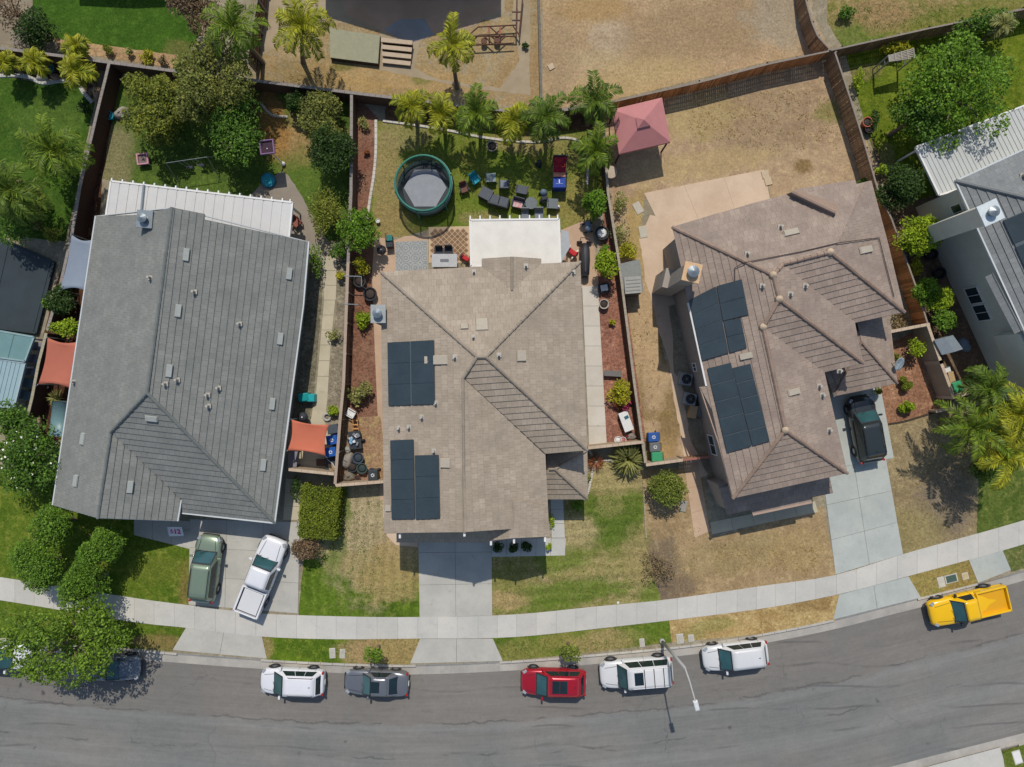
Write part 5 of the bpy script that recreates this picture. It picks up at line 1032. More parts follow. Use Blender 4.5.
# ============================================================ patio covers
def patio_cover(name, label, c, z, mat, roots, posts, rib=.35, rdir=0, ends=None, tail=None, thick=.08, edge=None):
    """c: 4 px corners at height z; ribs run from side 0-1 to side 3-2"""
    root = thing(name, label, 'deck' if name == 'deck' else 'patio cover', P(sum(p[0] for p in c)/4, sum(p[1] for p in c)/4)); w = [P(p[0], p[1], z) for p in c]
    at = lambda u, v: w[0].lerp(w[1], u).lerp(w[3].lerp(w[2], u), v); L = (w[1]-w[0]).length; n = int(L / rib); mb = MB()
    for k in range(n):
        u0, u1 = (k+.07)/n, (k+.93)/n; q = [at(u0, 0), at(u1, 0), at(u1, 1), at(u0, 1)]
        if (q[1]-q[0]).cross(q[2]-q[1]).z < 0: q.reverse()
        mb.hexa([v - Vector((0, 0, thick)) for v in q], q)
    q = [at(0, 0), at(1, 0), at(1, 1), at(0, 1)]
    if (q[1]-q[0]).cross(q[2]-q[1]).z < 0: q.reverse()
    mb.hexa([v - Vector((0, 0, thick + .02)) for v in q], [v - Vector((0, 0, .035)) for v in q]); mb.build('cover_panel', mat, root)
    ed = MB(); pr = [(0, 0), (1, 0), (1, 1), (0, 1)]
    for k in range(4):
        a, b = at(*pr[k]), at(*pr[(k+1) % 4]); s = (b-a).normalized(); s = Vector((-s.y, s.x, 0)) * .06; u_ = Vector((0, 0, .07)); ed.hexa([a-s-u_*2, b-s-u_*2, b+s-u_*2, a+s-u_*2], [a-s+u_*.5, b-s+u_*.5, b+s+u_*.5, a+s+u_*.5])
    ed.build('edge_gutter', edge or m_white, root)
    if tail:
        e0, e1, nt_, ln = tail; a, b = w[e0], w[e1]; d = (b-a).normalized(); o = Vector((-d.y, d.x, 0)); cen = (w[0]+w[2])/2
        if o.dot(cen - a) > 0: o = -o
        for k in range(nt_):
            s = a.lerp(b, (k+.02)/(nt_-1) if k < nt_-1 else .985); t0 = MB(); sd = d*.045
            t0.hexa([s-sd-Vector((0,0,.2)), s+sd-Vector((0,0,.2)), s+sd+o*ln-Vector((0,0,.16)), s-sd+o*ln-Vector((0,0,.16))] if (d.cross(o)).z > 0 else [s+sd-Vector((0,0,.2)), s-sd-Vector((0,0,.2)), s-sd+o*ln-Vector((0,0,.16)), s+sd+o*ln-Vector((0,0,.16))],
                    [s-sd, s+sd, s+sd+o*ln-Vector((0,0,.02)), s-sd+o*ln-Vector((0,0,.02))] if (d.cross(o)).z > 0 else [s+sd, s-sd, s-sd+o*ln-Vector((0,0,.02)), s+sd+o*ln-Vector((0,0,.02))]); t0.build('rafter_tail', m_white, root)
    for u_, v_ in posts:
        p = at(u_, v_); m = MB(); m.box((p.x, p.y, (z-.16)/2), (.12, .12, z-.16)); m.build('post', m_white, root)
    return root
m_cover = M('white_cover_panel', A(226, 222, 212), .5, .07, .8, rgb2=A(210, 206, 196)); m_cover1 = M('pale_cover_panel', A(208, 206, 200), .5, .07, .8, rgb2=A(196, 194, 190))
patio_cover('patio_cover', 'white slatted patio cover behind the tan-roofed house, rafter ends towards the lawn', [(470, 220), (559, 219), (560.5, 264), (471, 266)], 2.6, m_cover, None, ((.03, .06), (.5, .06), (.97, .06)), .17, tail=(0, 1, 10, .3))
p1 = patio_cover('patio_cover', 'long white panel patio cover behind the grey-roofed house', [(111, 181), (292.5, 202.5), (289, 238), (105, 222)], 2.6, m_cover1, None, ((.02, .08), (.35, .08), (.68, .08), (.98, .08)), .62, tail=(0, 1, 18, .22))
a, b = P(144, 185, 2.63), P(141, 216, 2.63); MB().path([a, b], .1, 6).build('valley_gutter', m_metal, p1)
p = P(143, 0, 2.6)
m_corr = M('white_corrugated_metal', A(186, 188, 184), .5, .06, 1.2)
p4 = patio_cover('patio_cover', 'white corrugated patio cover under the huge tree, attached to the blue-grey house', [(916, 147), (1060, 92), (1090, 150), (939, 195)], 2.8, m_corr, None, ((.03, .05), (.5, .05), (.97, .05)), .3)
m_slate = M('slate_deck', A(50, 60, 64), .75, .16, 1); patio_cover('deck', 'slate-coloured flat deck at left edge crossed by palm shadows', [(-30, 224), (54, 262), (36, 333), (-50, 322)], .3, m_slate, None, ((.97, .97), (.97, .1)), 3.0, edge=m_slate)
patio_cover('patio_cover', 'teal glass patio roof panels between slate deck and corrugated roof', [(-40, 324), (34, 337), (25, 361), (-40, 352)], 1.7, M('teal_glass', A(112, 144, 142), .25, .1, .8), None, ((.97, .1),), 1.1, edge=M('teal_edge', A(136, 160, 158), .5))
patio_cover('patio_cover', 'light blue corrugated metal patio roof at left edge', [(-40, 353), (25, 363), (14, 408), (-50, 400)], 1.6, M('light_blue_corrugated', A(148, 172, 176), .45, .06, 1.2), None, ((.97, .1), (.9, .95)), .3, edge=M('pale_blue_edge', A(160, 178, 180), .5))
# ============================================================ fences and walls
m_plank = M('fence_plank', A(112, 82, 60), .9, .15, 3, island=.3); m_plank2 = M('weathered_plank', A(140, 114, 88), .9, .15, 3, island=.28); m_plankr = M('orange_plank', A(190, 132, 84), .9, .15, 3, island=.35)
m_fcap = M('fence_cap', A(138, 128, 116), .85, .1, 3, island=.08); m_block = M('brown_block', A(96, 74, 60), .9, .14, 2.5, bump=.4); m_bcap = M('block_cap', A(142, 134, 126), .85, .1, 3, island=.06)
m_tanw = M('tan_stucco_wall', A(172, 152, 128), .9, .1, 2, bump=.3); m_tanc = M('tan_wall_cap', A(190, 170, 146), .85, .08, 3, island=.05)
def fence(name, label, pts, h, style, cat='fence', post=2.4, body=None, capm=None, capw=None, z0=0):
    w = [P(x, y, h) for x, y in pts]; root = thing(name, label, cat, (w[0].x, w[0].y, 0)); bd = MB(); cpm = MB(); po = MB(); rl = MB()
    for a, b in zip(w[:-1], w[1:]):
        a = Vector((a.x, a.y, 0)); b = Vector((b.x, b.y, 0)); L = (b-a).length; d = (b-a)/L; s = Vector((-d.y, d.x, 0))
        if style == 'wood':
            n = max(1, int(L/.15))
            for k in range(n):
                p = a + d * (L*(k+.5)/n); hh = h - .05 - random.random()*.03; off = s * random.uniform(-.008, .008)
                if random.random() < .15: off += s*.015
                bd.box((p.x+off.x, p.y+off.y, z0 + hh/2), (L/n*.9, .025, hh), math.atan2(d.y, d.x))
            for z in (.35, h*.55, h-.3): q = (a+b)/2 + s*.035; rl.box((q.x, q.y, z), (L, .045, .09), math.atan2(d.y, d.x))
            m = max(1, round(L/post))
            for k in range(m+1): p = a + d*(L*k/m) + s*.09; MB().box((p.x, p.y, h/2), (.1, .1, h-.02), math.atan2(d.y, d.x)).build('fence_post', m_fcap, root)
            n = max(1, int(L/2.4))
            for k in range(n): q = a + d*(L*(k+.5)/n); cpm.box((q.x, q.y, h-.02), (L/n - .01, capw or .11, .04), math.atan2(d.y, d.x))
        else:
            q = (a+b)/2; bd.box((q.x, q.y, z0/1 + (h-.05)/2), (L, .15, h-.05), math.atan2(d.y, d.x)); n = max(1, int(L/.42))
            for k in range(n): p = a + d*(L*(k+.5)/n); cpm.box((p.x, p.y, h-.03+random.uniform(-.004,.004)), (L/n-.012, capw or .2, .06), math.atan2(d.y, d.x))
            m = max(1, round(L/4.5))
            for k in range(m+1): p = a + d*(L*k/m); po.box((p.x, p.y, h/2+.01), (.24, .24, h+.02), math.atan2(d.y, d.x))
    bd.build('fence_boards' if style == 'wood' else 'wall_body', body or (m_plank if style == 'wood' else m_block), root)
    cpm.build('top_rail' if style == 'wood' else 'wall_cap', capm or (m_fcap if style == 'wood' else m_bcap), root)
    if style == 'wood': rl.build('rail', m_plank2, root)
    if style == 'block': po.build('pilaster', capm or m_bcap, root)
    return root
F_ = 1.55
fence('wall', 'long brown block wall with grey cap behind the three left back yards, at the top', [(-80, 38), (0, 48), (55, 55), (108, 62), (190, 73), (256, 80.5), (351, 92.5)], F_, 'plain', 'wall')
fence('wall', 'brown block wall with grey cap running behind the row of palms', [(351, 92.5), (406, 99), (460, 105.5), (512, 111), (545, 112), (562, 110), (607, 103)], F_, 'plain', 'wall')
fence('fence', 'orange-brown wooden fence behind the red gazebo, shading the straw-coloured yard', [(607, 103), (700, 82), (768, 64), (829, 51)], 1.6, 'wood', body=m_plankr)
fence('fence', 'wooden fence along the top right between rough grass and green lawn', [(831, 50), (843, 47.5), (930, 28), (1024, 9), (1150, -20)], 1.6, 'wood', body=m_plank2)
fence('fence', 'steep wooden fence coming down from the top edge beside the bare yard', [(800, -60), (806, 0), (812, 22), (818, 36), (831, 50)], 1.6, 'wood', body=m_plank2)
fence('fence', 'weathered wooden side fence right of the straw-coloured yard, running down beside the brown roof', [(835, 52), (850, 97), (866, 148), (878, 190)], 1.7, 'wood', body=m_plank2)
fence('fence', 'orange-brown wooden side fence between the brown roof and the citrus tree', [(878, 190), (892, 219.5), (918, 292), (928, 324)], 1.7, 'wood', body=m_plankr)
fence('wall', 'tan stucco wall between the red mulch and the shaded yard with the green bin', [(928, 325), (941, 362), (954, 397)], 1.8, 'block', 'wall', body=m_tanw, capm=m_tanc)
fence('wall', 'short tan wall joining the brown-roofed house to the right fence', [(889, 332), (927, 324.5)], 1.8, 'plain', 'wall', body=m_tanw, capm=m_tanc)
fence('wall', 'tan and reddish gate wall at the front corner beside the palms', [(955, 398), (985, 386)], 1.6, 'plain', 'wall', body=m_tanw, capm=m_tanc)
fence('wall', 'very short tan wall stub below the front corner wall', [(936, 411.5), (956, 408)], .9, 'plain', 'wall', body=m_tanw, capm=m_tanc)
fence('wall', 'left side wall with grey cap, between green lawn and brown bark run', [(109, 63), (97.5, 110), (80, 185), (72, 233), (59, 290), (47, 330)], F_, 'plain', 'wall', body=M('dark_brown_block', A(78, 54, 42), .9, .15, 3))
fence('wall', 'beige-capped wall beside the grey cushions and left orange shade sail', [(46, 333), (38, 365), (32, 397), (27, 418)], F_, 'plain', 'wall', body=M('dark_brown_block', A(70, 50, 40)), capm=M('beige_cap', A(160, 152, 128), .8, .1, 3, island=.05))
fence('wall', 'centre side wall with grey cap between shaded lawn and red bark bed', [(351.5, 93), (351, 192), (348, 262)], 1.5, 'plain', 'wall')
fence('fence', 'brown wooden side fence with pale top rail beside the debris-filled side yard', [(348, 262), (343.5, 384), (340, 420), (335, 484)], 1.6, 'wood', body=M('dark_plank', A(92, 66, 48), .9, .15, 3, island=.25), capm=M('pale_rail', A(168, 150, 132), .8, .08, 3, island=.05), capw=.2)
fence('wall', 'low tan front wall closing the cluttered side yard of the tan-roofed house', [(335, 485.5), (387, 481.5)], 1.6, 'plain', 'wall', body=m_tanw, capm=m_tanc)
fence('gate', 'tan gate wall between the grey-roofed house and the wooden side fence', [(288.5, 469.5), (334, 474)], 1.6, 'plain', 'gate', body=m_tanw, capm=m_tanc)
fence('wall', 'thin grey-capped side wall between the red lava bed and the straw-coloured yard', [(603.5, 126), (608, 192), (619.5, 264.5), (634.5, 384), (645.5, 463)], 1.5, 'plain', 'wall', capm=M('tan_grey_cap', A(160, 150, 132), .8, .1, 3, island=.06), capw=.17)
fence('wall', 'tan front wall closing the red lava bed below the white cooler', [(588, 448), (643, 442)], 1.6, 'plain', 'wall', body=m_tanw, capm=m_tanc)
fence('wall', 'tan front wall below the three coloured bins', [(646, 465), (683, 460)], 1.6, 'plain', 'wall', body=m_tanw, capm=m_tanc)
fence('gate', 'reddish wooden gate beside the wall below the three coloured bins', [(683, 460), (711, 457)], 1.6, 'wood', 'gate', body=M('red_gate', A(150, 92, 80), .8, .1, 3, island=.12), capm=M('red_gate_rail', A(162, 104, 92), .8), capw=.14)
fence('wall', 'thin straight dark wall dividing the two bare yards at the top', [(540, -60), (539, 0), (541, 98)], .9, 'plain', 'wall', body=M('grey_block', A(110, 104, 96)), capm=M('grey_block_cap', A(112, 106, 98), .85, .1, 3, island=.06), capw=.16)
fence('fence', 'brown wooden fence near the top edge between the tall palm and the bare yard', [(262, -60), (257, 0), (253, 22), (247, 62)], 1.7, 'wood', body=m_plank)
# ============================================================ vehicles (local x = forward)
m_tyre = M('tyre_rubber', A(48, 48, 50), .9, .1, 8); m_rim = M('wheel_rim', A(150, 152, 156), .35, .05, 4, .7); m_blk = M('black_plastic', A(46, 48, 52), .6, .1, 5); m_chr = M('chrome', A(190, 194, 198), .2, .03, 3, .9)
m_lens = M('lamp_lens', A(150, 156, 160), .15, .05, 3); m_red = M('red_lens', A(160, 40, 36), .2, .05, 3); m_gl = glass('car_glass', (.012, .024, .028), .05); m_ws = glass('windscreen_glass', (.03, .085, .09), .06); m_plate = M('number_plate', A(214, 214, 208), .6)
def lerp(a, b, t_): return a + (b - a) * t_
def car(label, cat, pt, spec, pos, ang, z=-.15, name='parked_car', group=None, steer=0):
    """spec: L, W, body sections [(x,w,zb,zt)], cabin (x0,x1,x2,x3,zbelt,zroof,wb,wt), extras"""
    root = thing(name, label, cat, (0, 0, 0), group); L, Wd = spec['L'], spec['W']; w = Wd / 2
    mb = MB(); secs = spec['body']; ring = []
    for x, f, zb, zt in secs:
        h = w * f; e = .045
        pr = [(-h*.80, zb), (-h*.97, zb+.10), (-h, lerp(zb, zt, .5)), (-h*.985, zt-.16), (-h*.90, zt-.03), (-h*.55, zt+.015), (0, zt+.03)]
        pr = pr + [(-y, z_) for y, z_ in reversed(pr[:-1])]; ring.append([(x * 1.0, y, z_) for y, z_ in pr])
    n = len(ring[0]); 
    for r in ring: mb.v += r
    for k in range(len(ring)-1):
        for j in range(n):
            q = (j+1) % n; mb.f.append([k*n+j, k*n+q, (k+1)*n+q, (k+1)*n+j]); mb.uv.append(None)
    mb.f.append([j for j in reversed(range(n))]); mb.f.append([(len(ring)-1)*n + j for j in range(n)]); mb.uv += [None, None]
    mb.f = [list(reversed(f)) for f in mb.f]
    mb.build('body', pt, root, True, sub=1)
    x0, x1, x2, x3, zb, zr, wb, wt = spec['cabin']   # front base, front top, rear top, rear base (x decreasing)
    wb *= w; wt *= w; B = [(x0, -wb*.92), (x0, wb*.92), (x3, wb*.94), (x3, -wb*.94)]; T = [(x1, -wt*.94), (x1, wt*.94), (x2, wt*.94), (x2, -wt*.94)]
    xm = (x1 + x2) / 2
    V = [Vector((x0, -wb*.86, zb)), Vector(((x0+x1)/2 - .15, -wb, zb)), Vector(((x2+x3)/2+.1, -wb, zb)), Vector((x3, -wb*.86, zb)), Vector((x3, wb*.86, zb)), Vector(((x2+x3)/2+.1, wb, zb)), Vector(((x0+x1)/2 - .15, wb, zb)), Vector((x0, wb*.86, zb))]
    U = [Vector((x1, -wt*.9, zr-.02)), Vector((x1-.25, -wt, zr-.01)), Vector((x2+.2, -wt, zr-.02)), Vector((x2, -wt*.9, zr-.05)), Vector((x2, wt*.9, zr-.05)), Vector((x2+.2, wt, zr-.02)), Vector((x1-.25, wt, zr-.01)), Vector((x1, wt*.9, zr-.02))]
    c = MB(); c.hexa(V, U)
    # gently crowned roof skin
    c.build('cabin', pt, root, False, bevel=.05)
    rf = MB(); N = 6; g = []
    for i in range(N+1):
        for j in range(N+1):
            a, b = i/N, j/N; x = lerp(x1-.06, x2+.05, a); y = lerp(-wt*.93, wt*.93, b); zc = zr + .012 + .035 * (1-(2*a-1)**2) * (1-(2*b-1)**2) - (.03 if a == 1 else 0); g.append((x, y, zc))
    rf.v = g
    for i in range(N):
        for j in range(N): k = i*(N+1)+j; rf.f.append([k, k+N+1, k+N+2, k+1]); rf.uv.append(None)
    rf.f = [list(reversed(f)) for f in rf.f] if False else rf.f
    rf.build('roof', pt, root, True, solid=.03)
    def pane(nm, a, b, c_, d, m0=.06, m1=.06, off=.018, mt=None):
        a, b, c_, d = Vector(a), Vector(b), Vector(c_), Vector(d); nrm = (b-a).cross(d-a).normalized(); ctr = (a+b+c_+d)/4
        if nrm.dot(ctr - Vector((xm, 0, .9))) < 0: nrm = -nrm
        at = lambda u, v: a.lerp(b, u).lerp(d.lerp(c_, u), v)
        q = [at(m0, m1), at(1-m0, m1), at(1-m0, 1-m1), at(m0, 1-m1)]
        if (q[1]-q[0]).cross(q[2]-q[1]).dot(nrm) < 0: q.reverse()
        return MB().hexa([v - nrm*.03 for v in q], [v + nrm*off for v in q]).build(nm, mt or m_gl, root)
    pane('windscreen_surround', V[0], V[7], U[7], U[0], -.015, -.03, off=.008, mt=m_blk); ws = pane('windscreen', V[0], V[7], U[7], U[0], .035, .07, mt=m_ws); wp = MB()
    for s in (-.1, .45):
        a = V[0].lerp(V[7], .5 + s*.6) + Vector((.06, 0, .05)); wp.tube(a, a + (U[0]-V[0])*.28 + Vector((0, .42, .02)), .012, 4)
    wp.build('wiper', m_blk, ws); pane('rear_window', V[3], V[4], U[4], U[3], .07, .1)
    sp = spec.get('split', [.5])
    for s in (0, 1):
        a, b, c_, d = (V[1], V[2], U[2], U[1]) if s == 0 else (V[6], V[5], U[5], U[6]); ks = [0] + sp + [1]
        for k in range(len(ks)-1):
            f0, f1 = ks[k] + .008, ks[k+1] - .008; pane('side_window', a.lerp(b, f0), a.lerp(b, f1), d.lerp(c_, f1), d.lerp(c_, f0), .0, .07)
        if k: pass
    wr = spec.get('wr', .34)
    for x in spec['axles']:
        for s in (-1, 1):
            y = s * (w - .125); t_ = MB(); t_.lathe([(wr*.6, 0), (wr*.62, -.12), (wr*.95, -.12), (wr, -.07), (wr, .07), (wr*.95, .12), (wr*.62, .12), (wr*.6, 0)], (x, y, wr), 20, 'y', False); wo = t_.build('wheel', m_tyre, root, True)
            r_ = MB(); r_.lathe([(0, -.09), (wr*.2, -.11), (wr*.6, -.08), (wr*.62, .08), (wr*.2, .11), (0, .09)], (x, y, wr), 12, 'y'); r_.build('rim', m_rim, wo)
            ar = MB(); pts = [(x + math.cos(a)*(wr+.045), s*(w*.985), wr + math.sin(a)*(wr+.045)) for a in [math.pi*i/8 for i in range(9)]]; ar.path(pts, .035, 5); ar.build('wheel_arch', m_blk, root)
    xf, xr = secs[-1][0], secs[0][0]; zt = spec.get('zl', .72)
    for s in (-1, 1):
        MB().box((xf - .27, s*w*.76, secz(secs, xf-.27) - .045), (.3, .2, .09), s*-.62).build('headlight', m_lens, root, bevel=.03); MB().box((xr + .10, s*w*.8, secz(secs, xr+.1) - .12), (.14, .2, .2), s*.35).build('taillight', m_red, root, bevel=.03)
        m = MB(); my = s*(wb + .14); m.box((x0 - .42, my, zb + .08), (.14, .22, .15)); m.tube((x0-.42, s*wb*.95, zb+.02), (x0-.42, my, zb+.05), .03, 5); m.build('side_mirror', spec.get('mirror', pt), root, bevel=.02)
    MB().box((xf - .015, 0, .52), (.07, Wd*.62, .22)).build('grille', m_blk, root, bevel=.02)
    MB().box((xr - .0, 0, .62), (.05, .34, .16)).build('number_plate', m_plate, root)
    st = MB(); q = spec.get('hoodx', (x0 + .05, xf - .35))
    for s in (-1, 1): st.path([(lerp(q[0], q[1], t_), s*w*(.66 - .12*t_), secz(secs, lerp(q[0], q[1], t_)) + .028 - .004) for t_ in (0, .35, .7, 1)], .012, 4)
    st.build('bonnet_seam', spec.get('seam', m_blk), root)
    ex = spec.get('extras', ())
    dm = MB()
    for s in (-1, 1):
        for f in (.12, .5, .86): x = lerp(x0, x3, f); dm.path([(x, s*w*1.002, .4), (x, s*w*1.004, .75), (x, s*wb*1.0, zb - .02)], .008, 4)
    dm.build('door_seam', m_blk, root)
    if 'rails' in ex:
        for s in (-1, 1): MB().path([(x1-.35, s*wt*.86, zr+.02), (x1-.45, s*wt*.86, zr+.09), (x2+.25, s*wt*.86, zr+.09), (x2+.15, s*wt*.86, zr+.0)], .022, 6).build('roof_rail', spec.get('railm', m_blk), root)
    if 'rack' in ex:
        for f in (.4, .62, .84): MB().tube((lerp(x1, x2, f), -wt*.88, zr+.1), (lerp(x1, x2, f), wt*.88, zr+.1), .025, 6).build('roof_rack_bar', m_blk, root)
    if 'sunroof' in ex: MB().box((lerp(x1, x2, .27), 0, zr+.062), (.62, wt*1.15, .03)).build('sunroof', m_gl, root, bevel=.01)
    if 'panoroof' in ex: MB().box((lerp(x1, x2, .26), 0, zr+.066), (.52, wt*1.2, .03)).build('sunroof', m_gl, root, bevel=.01); MB().box((lerp(x1, x2, .49), 0, zr+.066), (.52, wt*1.2, .03)).build('sunroof', m_gl, root, bevel=.01)
    if 'fin' in ex: MB().box((x2+.4, 0, zr+.07), (.18, .04, .08), taper=.4).build('aerial_fin', m_blk, root)
    if 'bed' in ex:
        b0, b1 = spec['bed']; m = MB(); zz_ = 1.16; hw = w*.93
        m.box(((b0+b1)/2, hw-.06, .99), (b0-b1, .13, .38)); m.box(((b0+b1)/2, -hw+.06, .99), (b0-b1, .13, .38)); m.box((b0-.05, 0, .99), (.09, hw*1.8, .38)); m.build('bed_side', pt, root, bevel=.02)
        MB().box((b1+.05, 0, .99), (.09, hw*2-.02, .38)).build('tailgate', pt, root, bevel=.02)
        MB().box(((b0+b1)/2, 0, .93), (b0-b1-.12, hw*1.75, .03)).build('bed_floor', spec.get('bedm', m_blk), root)
        if spec.get('bedmat2'): MB().box(((b0+b1)/2, 0, 1.03), (b0-b1-.36, hw*1.56, .04)).build('bed_cover', spec['bedmat2'], root, bevel=.02)
        MB().box((b1-.06, 0, .5), (.14, Wd*.9, .18)).build('rear_bumper', m_chr, root, bevel=.03)
    a, b = P(*pos[:2], .7), 0; root.location = (a.x, a.y, z); root.rotation_euler = (0, 0, math.radians(ang)); return root
def secz(secs, x):
    for a, b in zip(secs[:-1], secs[1:]):
        if a[0] <= x <= b[0]: return lerp(a[3], b[3], (x-a[0])/(b[0]-a[0]))
    return secs[-1][3]
def sedan(L=4.75, W=1.84, **k):
    h = L/2; d = dict(L=L, W=W, body=[(-h, .6, .4, .78), (-h+.07, .8, .3, .9), (-h+.24, .91, .26, .99), (-h+.6, .98, .22, 1.04), (-h+1.3, 1, .2, 1.0), (0, 1, .2, .98), (h-1.7, 1, .2, .98), (h-1.3, .99, .2, .95), (h-.75, .965, .22, .87), (h-.38, .9, .23, .79), (h-.16, .78, .25, .71), (h-.04, .6, .28, .64), (h, .42, .34, .58)],
             cabin=(h-1.35, h-2.0, -h+1.35, -h+.62, .94, 1.44, .92, .74), axles=(-h+.98, h-.92)); d.update(k); return d
def suv(L=4.6, W=1.88, zr=1.66, **k):
    h = L/2; d = dict(L=L, W=W, body=[(-h, .7, .42, .92), (-h+.06, .86, .34, 1.04), (-h+.2, .94, .3, 1.1), (-h+.6, .99, .26, 1.12), (0, 1, .24, 1.08), (h-1.6, 1, .24, 1.06), (h-1.2, .99, .24, 1.03), (h-.7, .97, .25, .98), (h-.36, .91, .27, .91), (h-.15, .8, .29, .82), (h-.04, .64, .32, .74), (h, .46, .38, .66)],
             cabin=(h-1.08, h-1.82, -h+.46, -h+.18, 1.04, zr, .93, .78), axles=(-h+.92, h-.88), split=[.36, .68], zl=.82, wr=.36); d.update(k); return d
def pickup(L=5.7, W=1.95, cab=2.0, **k):
    h = L/2; c0 = h-1.45; c1 = c0 - cab; d = dict(L=L, W=W, body=[(-h, .86, .42, .86), (-h+.1, .93, .36, .92), (-h+.6, .95, .34, .92), (c1-.12, .95, .32, .92), (c1-.02, .98, .3, 1.08), (c1+.2, 1, .3, 1.1), (c0-.3, 1, .28, 1.1), (c0+.1, .99, .28, 1.08), (h-.6, .97, .3, 1.03), (h-.28, .93, .32, .98), (h-.1, .83, .35, .9), (h, .68, .42, .8)],
             cabin=(c0, c0-.6, c1+.16, c1, 1.06, 1.68, .93, .76), axles=(-h+1.15, h-.95), zl=.86, wr=.38, extras=('bed',), bed=(c1-.1, -h+.03), split=[.55]); d.update(k); return d
W_ = paint('white_paint', A(222, 222, 224)); Wp = paint('pearl_white_paint', A(212, 212, 210))
car('small white hatchback with black roof rails, leftmost fully visible car on the street', 'car', W_, suv(4.55, 1.86, 1.6, extras=('rails', 'fin')), (292, 682), 178)
car('silver-grey saloon car with a sunroof, parked below the young street tree', 'car', paint('silver_grey_paint', A(128, 130, 134), .3, .5), sedan(4.55, 1.82, extras=('sunroof',)), (376, 683.5), 178)
car('red crossover car with large dark glass sunroof', 'car', paint('red_paint', A(170, 28, 44), .22, .25), suv(4.6, 1.9, 1.58, extras=('panoroof', 'fin')), (553.5, 682.5), 179)
car('large white SUV with black roof rack bars beneath the street lamp arm', 'car', Wp, suv(5.15, 2.0, 1.84, extras=('rails', 'rack', 'sunroof'), wr=.4, railm=W_, cabin=(1.35, .82, -2.2, -2.46, 1.08, 1.82, .92, .76), split=[.33, .66]), (636.5, 673), 184.5)
car('white small estate car right of the street lamp', 'car', Wp, suv(4.6, 1.86, 1.6, extras=('fin',)), (735.5, 656), 187)
car('bright yellow pickup truck with an empty open bed', 'pickup truck', paint('yellow_paint', A(240, 188, 10), .25), pickup(5.55, 1.95, 1.75, bedm=paint('yellow_bed_liner', A(224, 164, 16)), mirror=m_blk), (968.5, 606), 193.5, name='pickup_truck')
car('pale green older SUV nose-in on the left driveway', 'car', paint('sage_green_paint', A(134, 150, 128), .3, .35), suv(4.75, 1.84, 1.68, extras=('rails',)), (206.5, 568), 83, .02)
car('white pickup truck parked askew on the left driveway with a covered white bed', 'pickup truck', W_, pickup(5.75, 1.95, 2.25, bedmat2=Wp), (262, 575.5), 68.5, .02, name='pickup_truck')
car('black SUV half in the shade on the grey-blue driveway', 'car', paint('black_paint', A(56, 62, 62), .22, .3), suv(4.75, 1.9, 1.68, extras=('rails', 'fin')), (865, 429), 100, .02)
car('silver saloon car speckled by shade under the big street tree', 'car', paint('pale_silver_paint', A(110, 116, 124), .3, .4), sedan(4.7, 1.84), (106, 668), -2)
car('white van-like car cut by the left edge, partly under the big street tree', 'car', W_, suv(4.8, 1.9, 1.7), (-4, 655), -4)
# ------------------------------------------------------------ street lamp
sb = P(662, 641); lampr = thing('street_lamp', 'grey street lamp with long arm over the road beside the racked white SUV', 'street lamp', (sb.x, sb.y, 0))
m_pole = M('lamp_pole', A(168, 168, 164), .6, .08, 3); tp = P(685, 668, 6.1); hd = P(695.5, 702, 6.9)
MB().lathe([(.2, 0), (.2, .12), (.13, .2)], (sb.x, sb.y, .02), 12).build('base', m_pole, lampr)
m = MB(); m.tube((sb.x, sb.y, .1), (tp.x, tp.y, 6.1), .115, 10, .085); m.build('pole', m_pole, lampr, True)
m = MB(); m.path([tp - Vector((0, 0, .4)), tp + Vector((0, 0, .1)), tp.lerp(hd, .35) + Vector((0, 0, .25)), hd], [.07, .06, .05, .045], 8); m.build('arm', m_pole, lampr, True)
dv = (hd - tp); an = math.atan2(dv.y, dv.x); m = MB(); q = hd + Vector((math.cos(an), math.sin(an), 0)) * .25
m.box((q.x, q.y, hd.z), (.75, .34, .14), an, .7); ho = m.build('lamp_head', M('lamp_head', A(206, 208, 206), .5), lampr, bevel=.05); MB().box((q.x, q.y, hd.z - .1), (.5, .24, .06), an).build('lamp_lens', m_lens, ho)
# ------------------------------------------------------------ covers in the verge
def cover(px, py, w, d, rz, label, mat=None):
    r = thing('utility_cover', label, 'utility cover', P(px, py)); c = P(px, py)
    MB().box((c.x, c.y, .02), (w, d, .04), rz).build('frame', m_walk, r); MB().box((c.x, c.y, .045), (w*.82, d*.82, .012), rz).build('lid', mat or M('cover_lid', A(176, 172, 160), .8, .12, 5), r)
cover(332.5, 653, .42, .72, .05, 'left one of two pale utility covers in the verge near the white hatchback'); cover(342.5, 653.5, .38, .66, -.05, 'right one of two pale utility covers in the verge, by the dry grass')
cover(642, 642.5, .36, .6, .1, 'pale oval cover in green verge left of the street lamp'); cover(680, 638.5, .48, .7, .1, 'worn utility cover just right of the street lamp foot'); cover(691, 638, .4, .5, .1, 'second worn utility cover right of the street lamp')
cover(941, 582, .5, .75, .25, 'pale utility cover in the verge above the yellow pickup', M('pale_lid', A(190, 186, 172))); cover(951, 578.5, .9, .6, .25, 'dark green utility box lid above the yellow pickup', M('green_lid', A(70, 92, 82))); cover(965, 576, .45, .5, .25, 'small tan utility cover right of the green lid', M('tan_lid', A(188, 168, 130)))
cover(1017, 757, .6, 1.0, .3, 'white utility cover in the lawn corner at bottom right', m_white); cover(618, 602.5, .16, .16, 0, 'tiny white valve cover at the edge of the patchy front lawn', m_white)
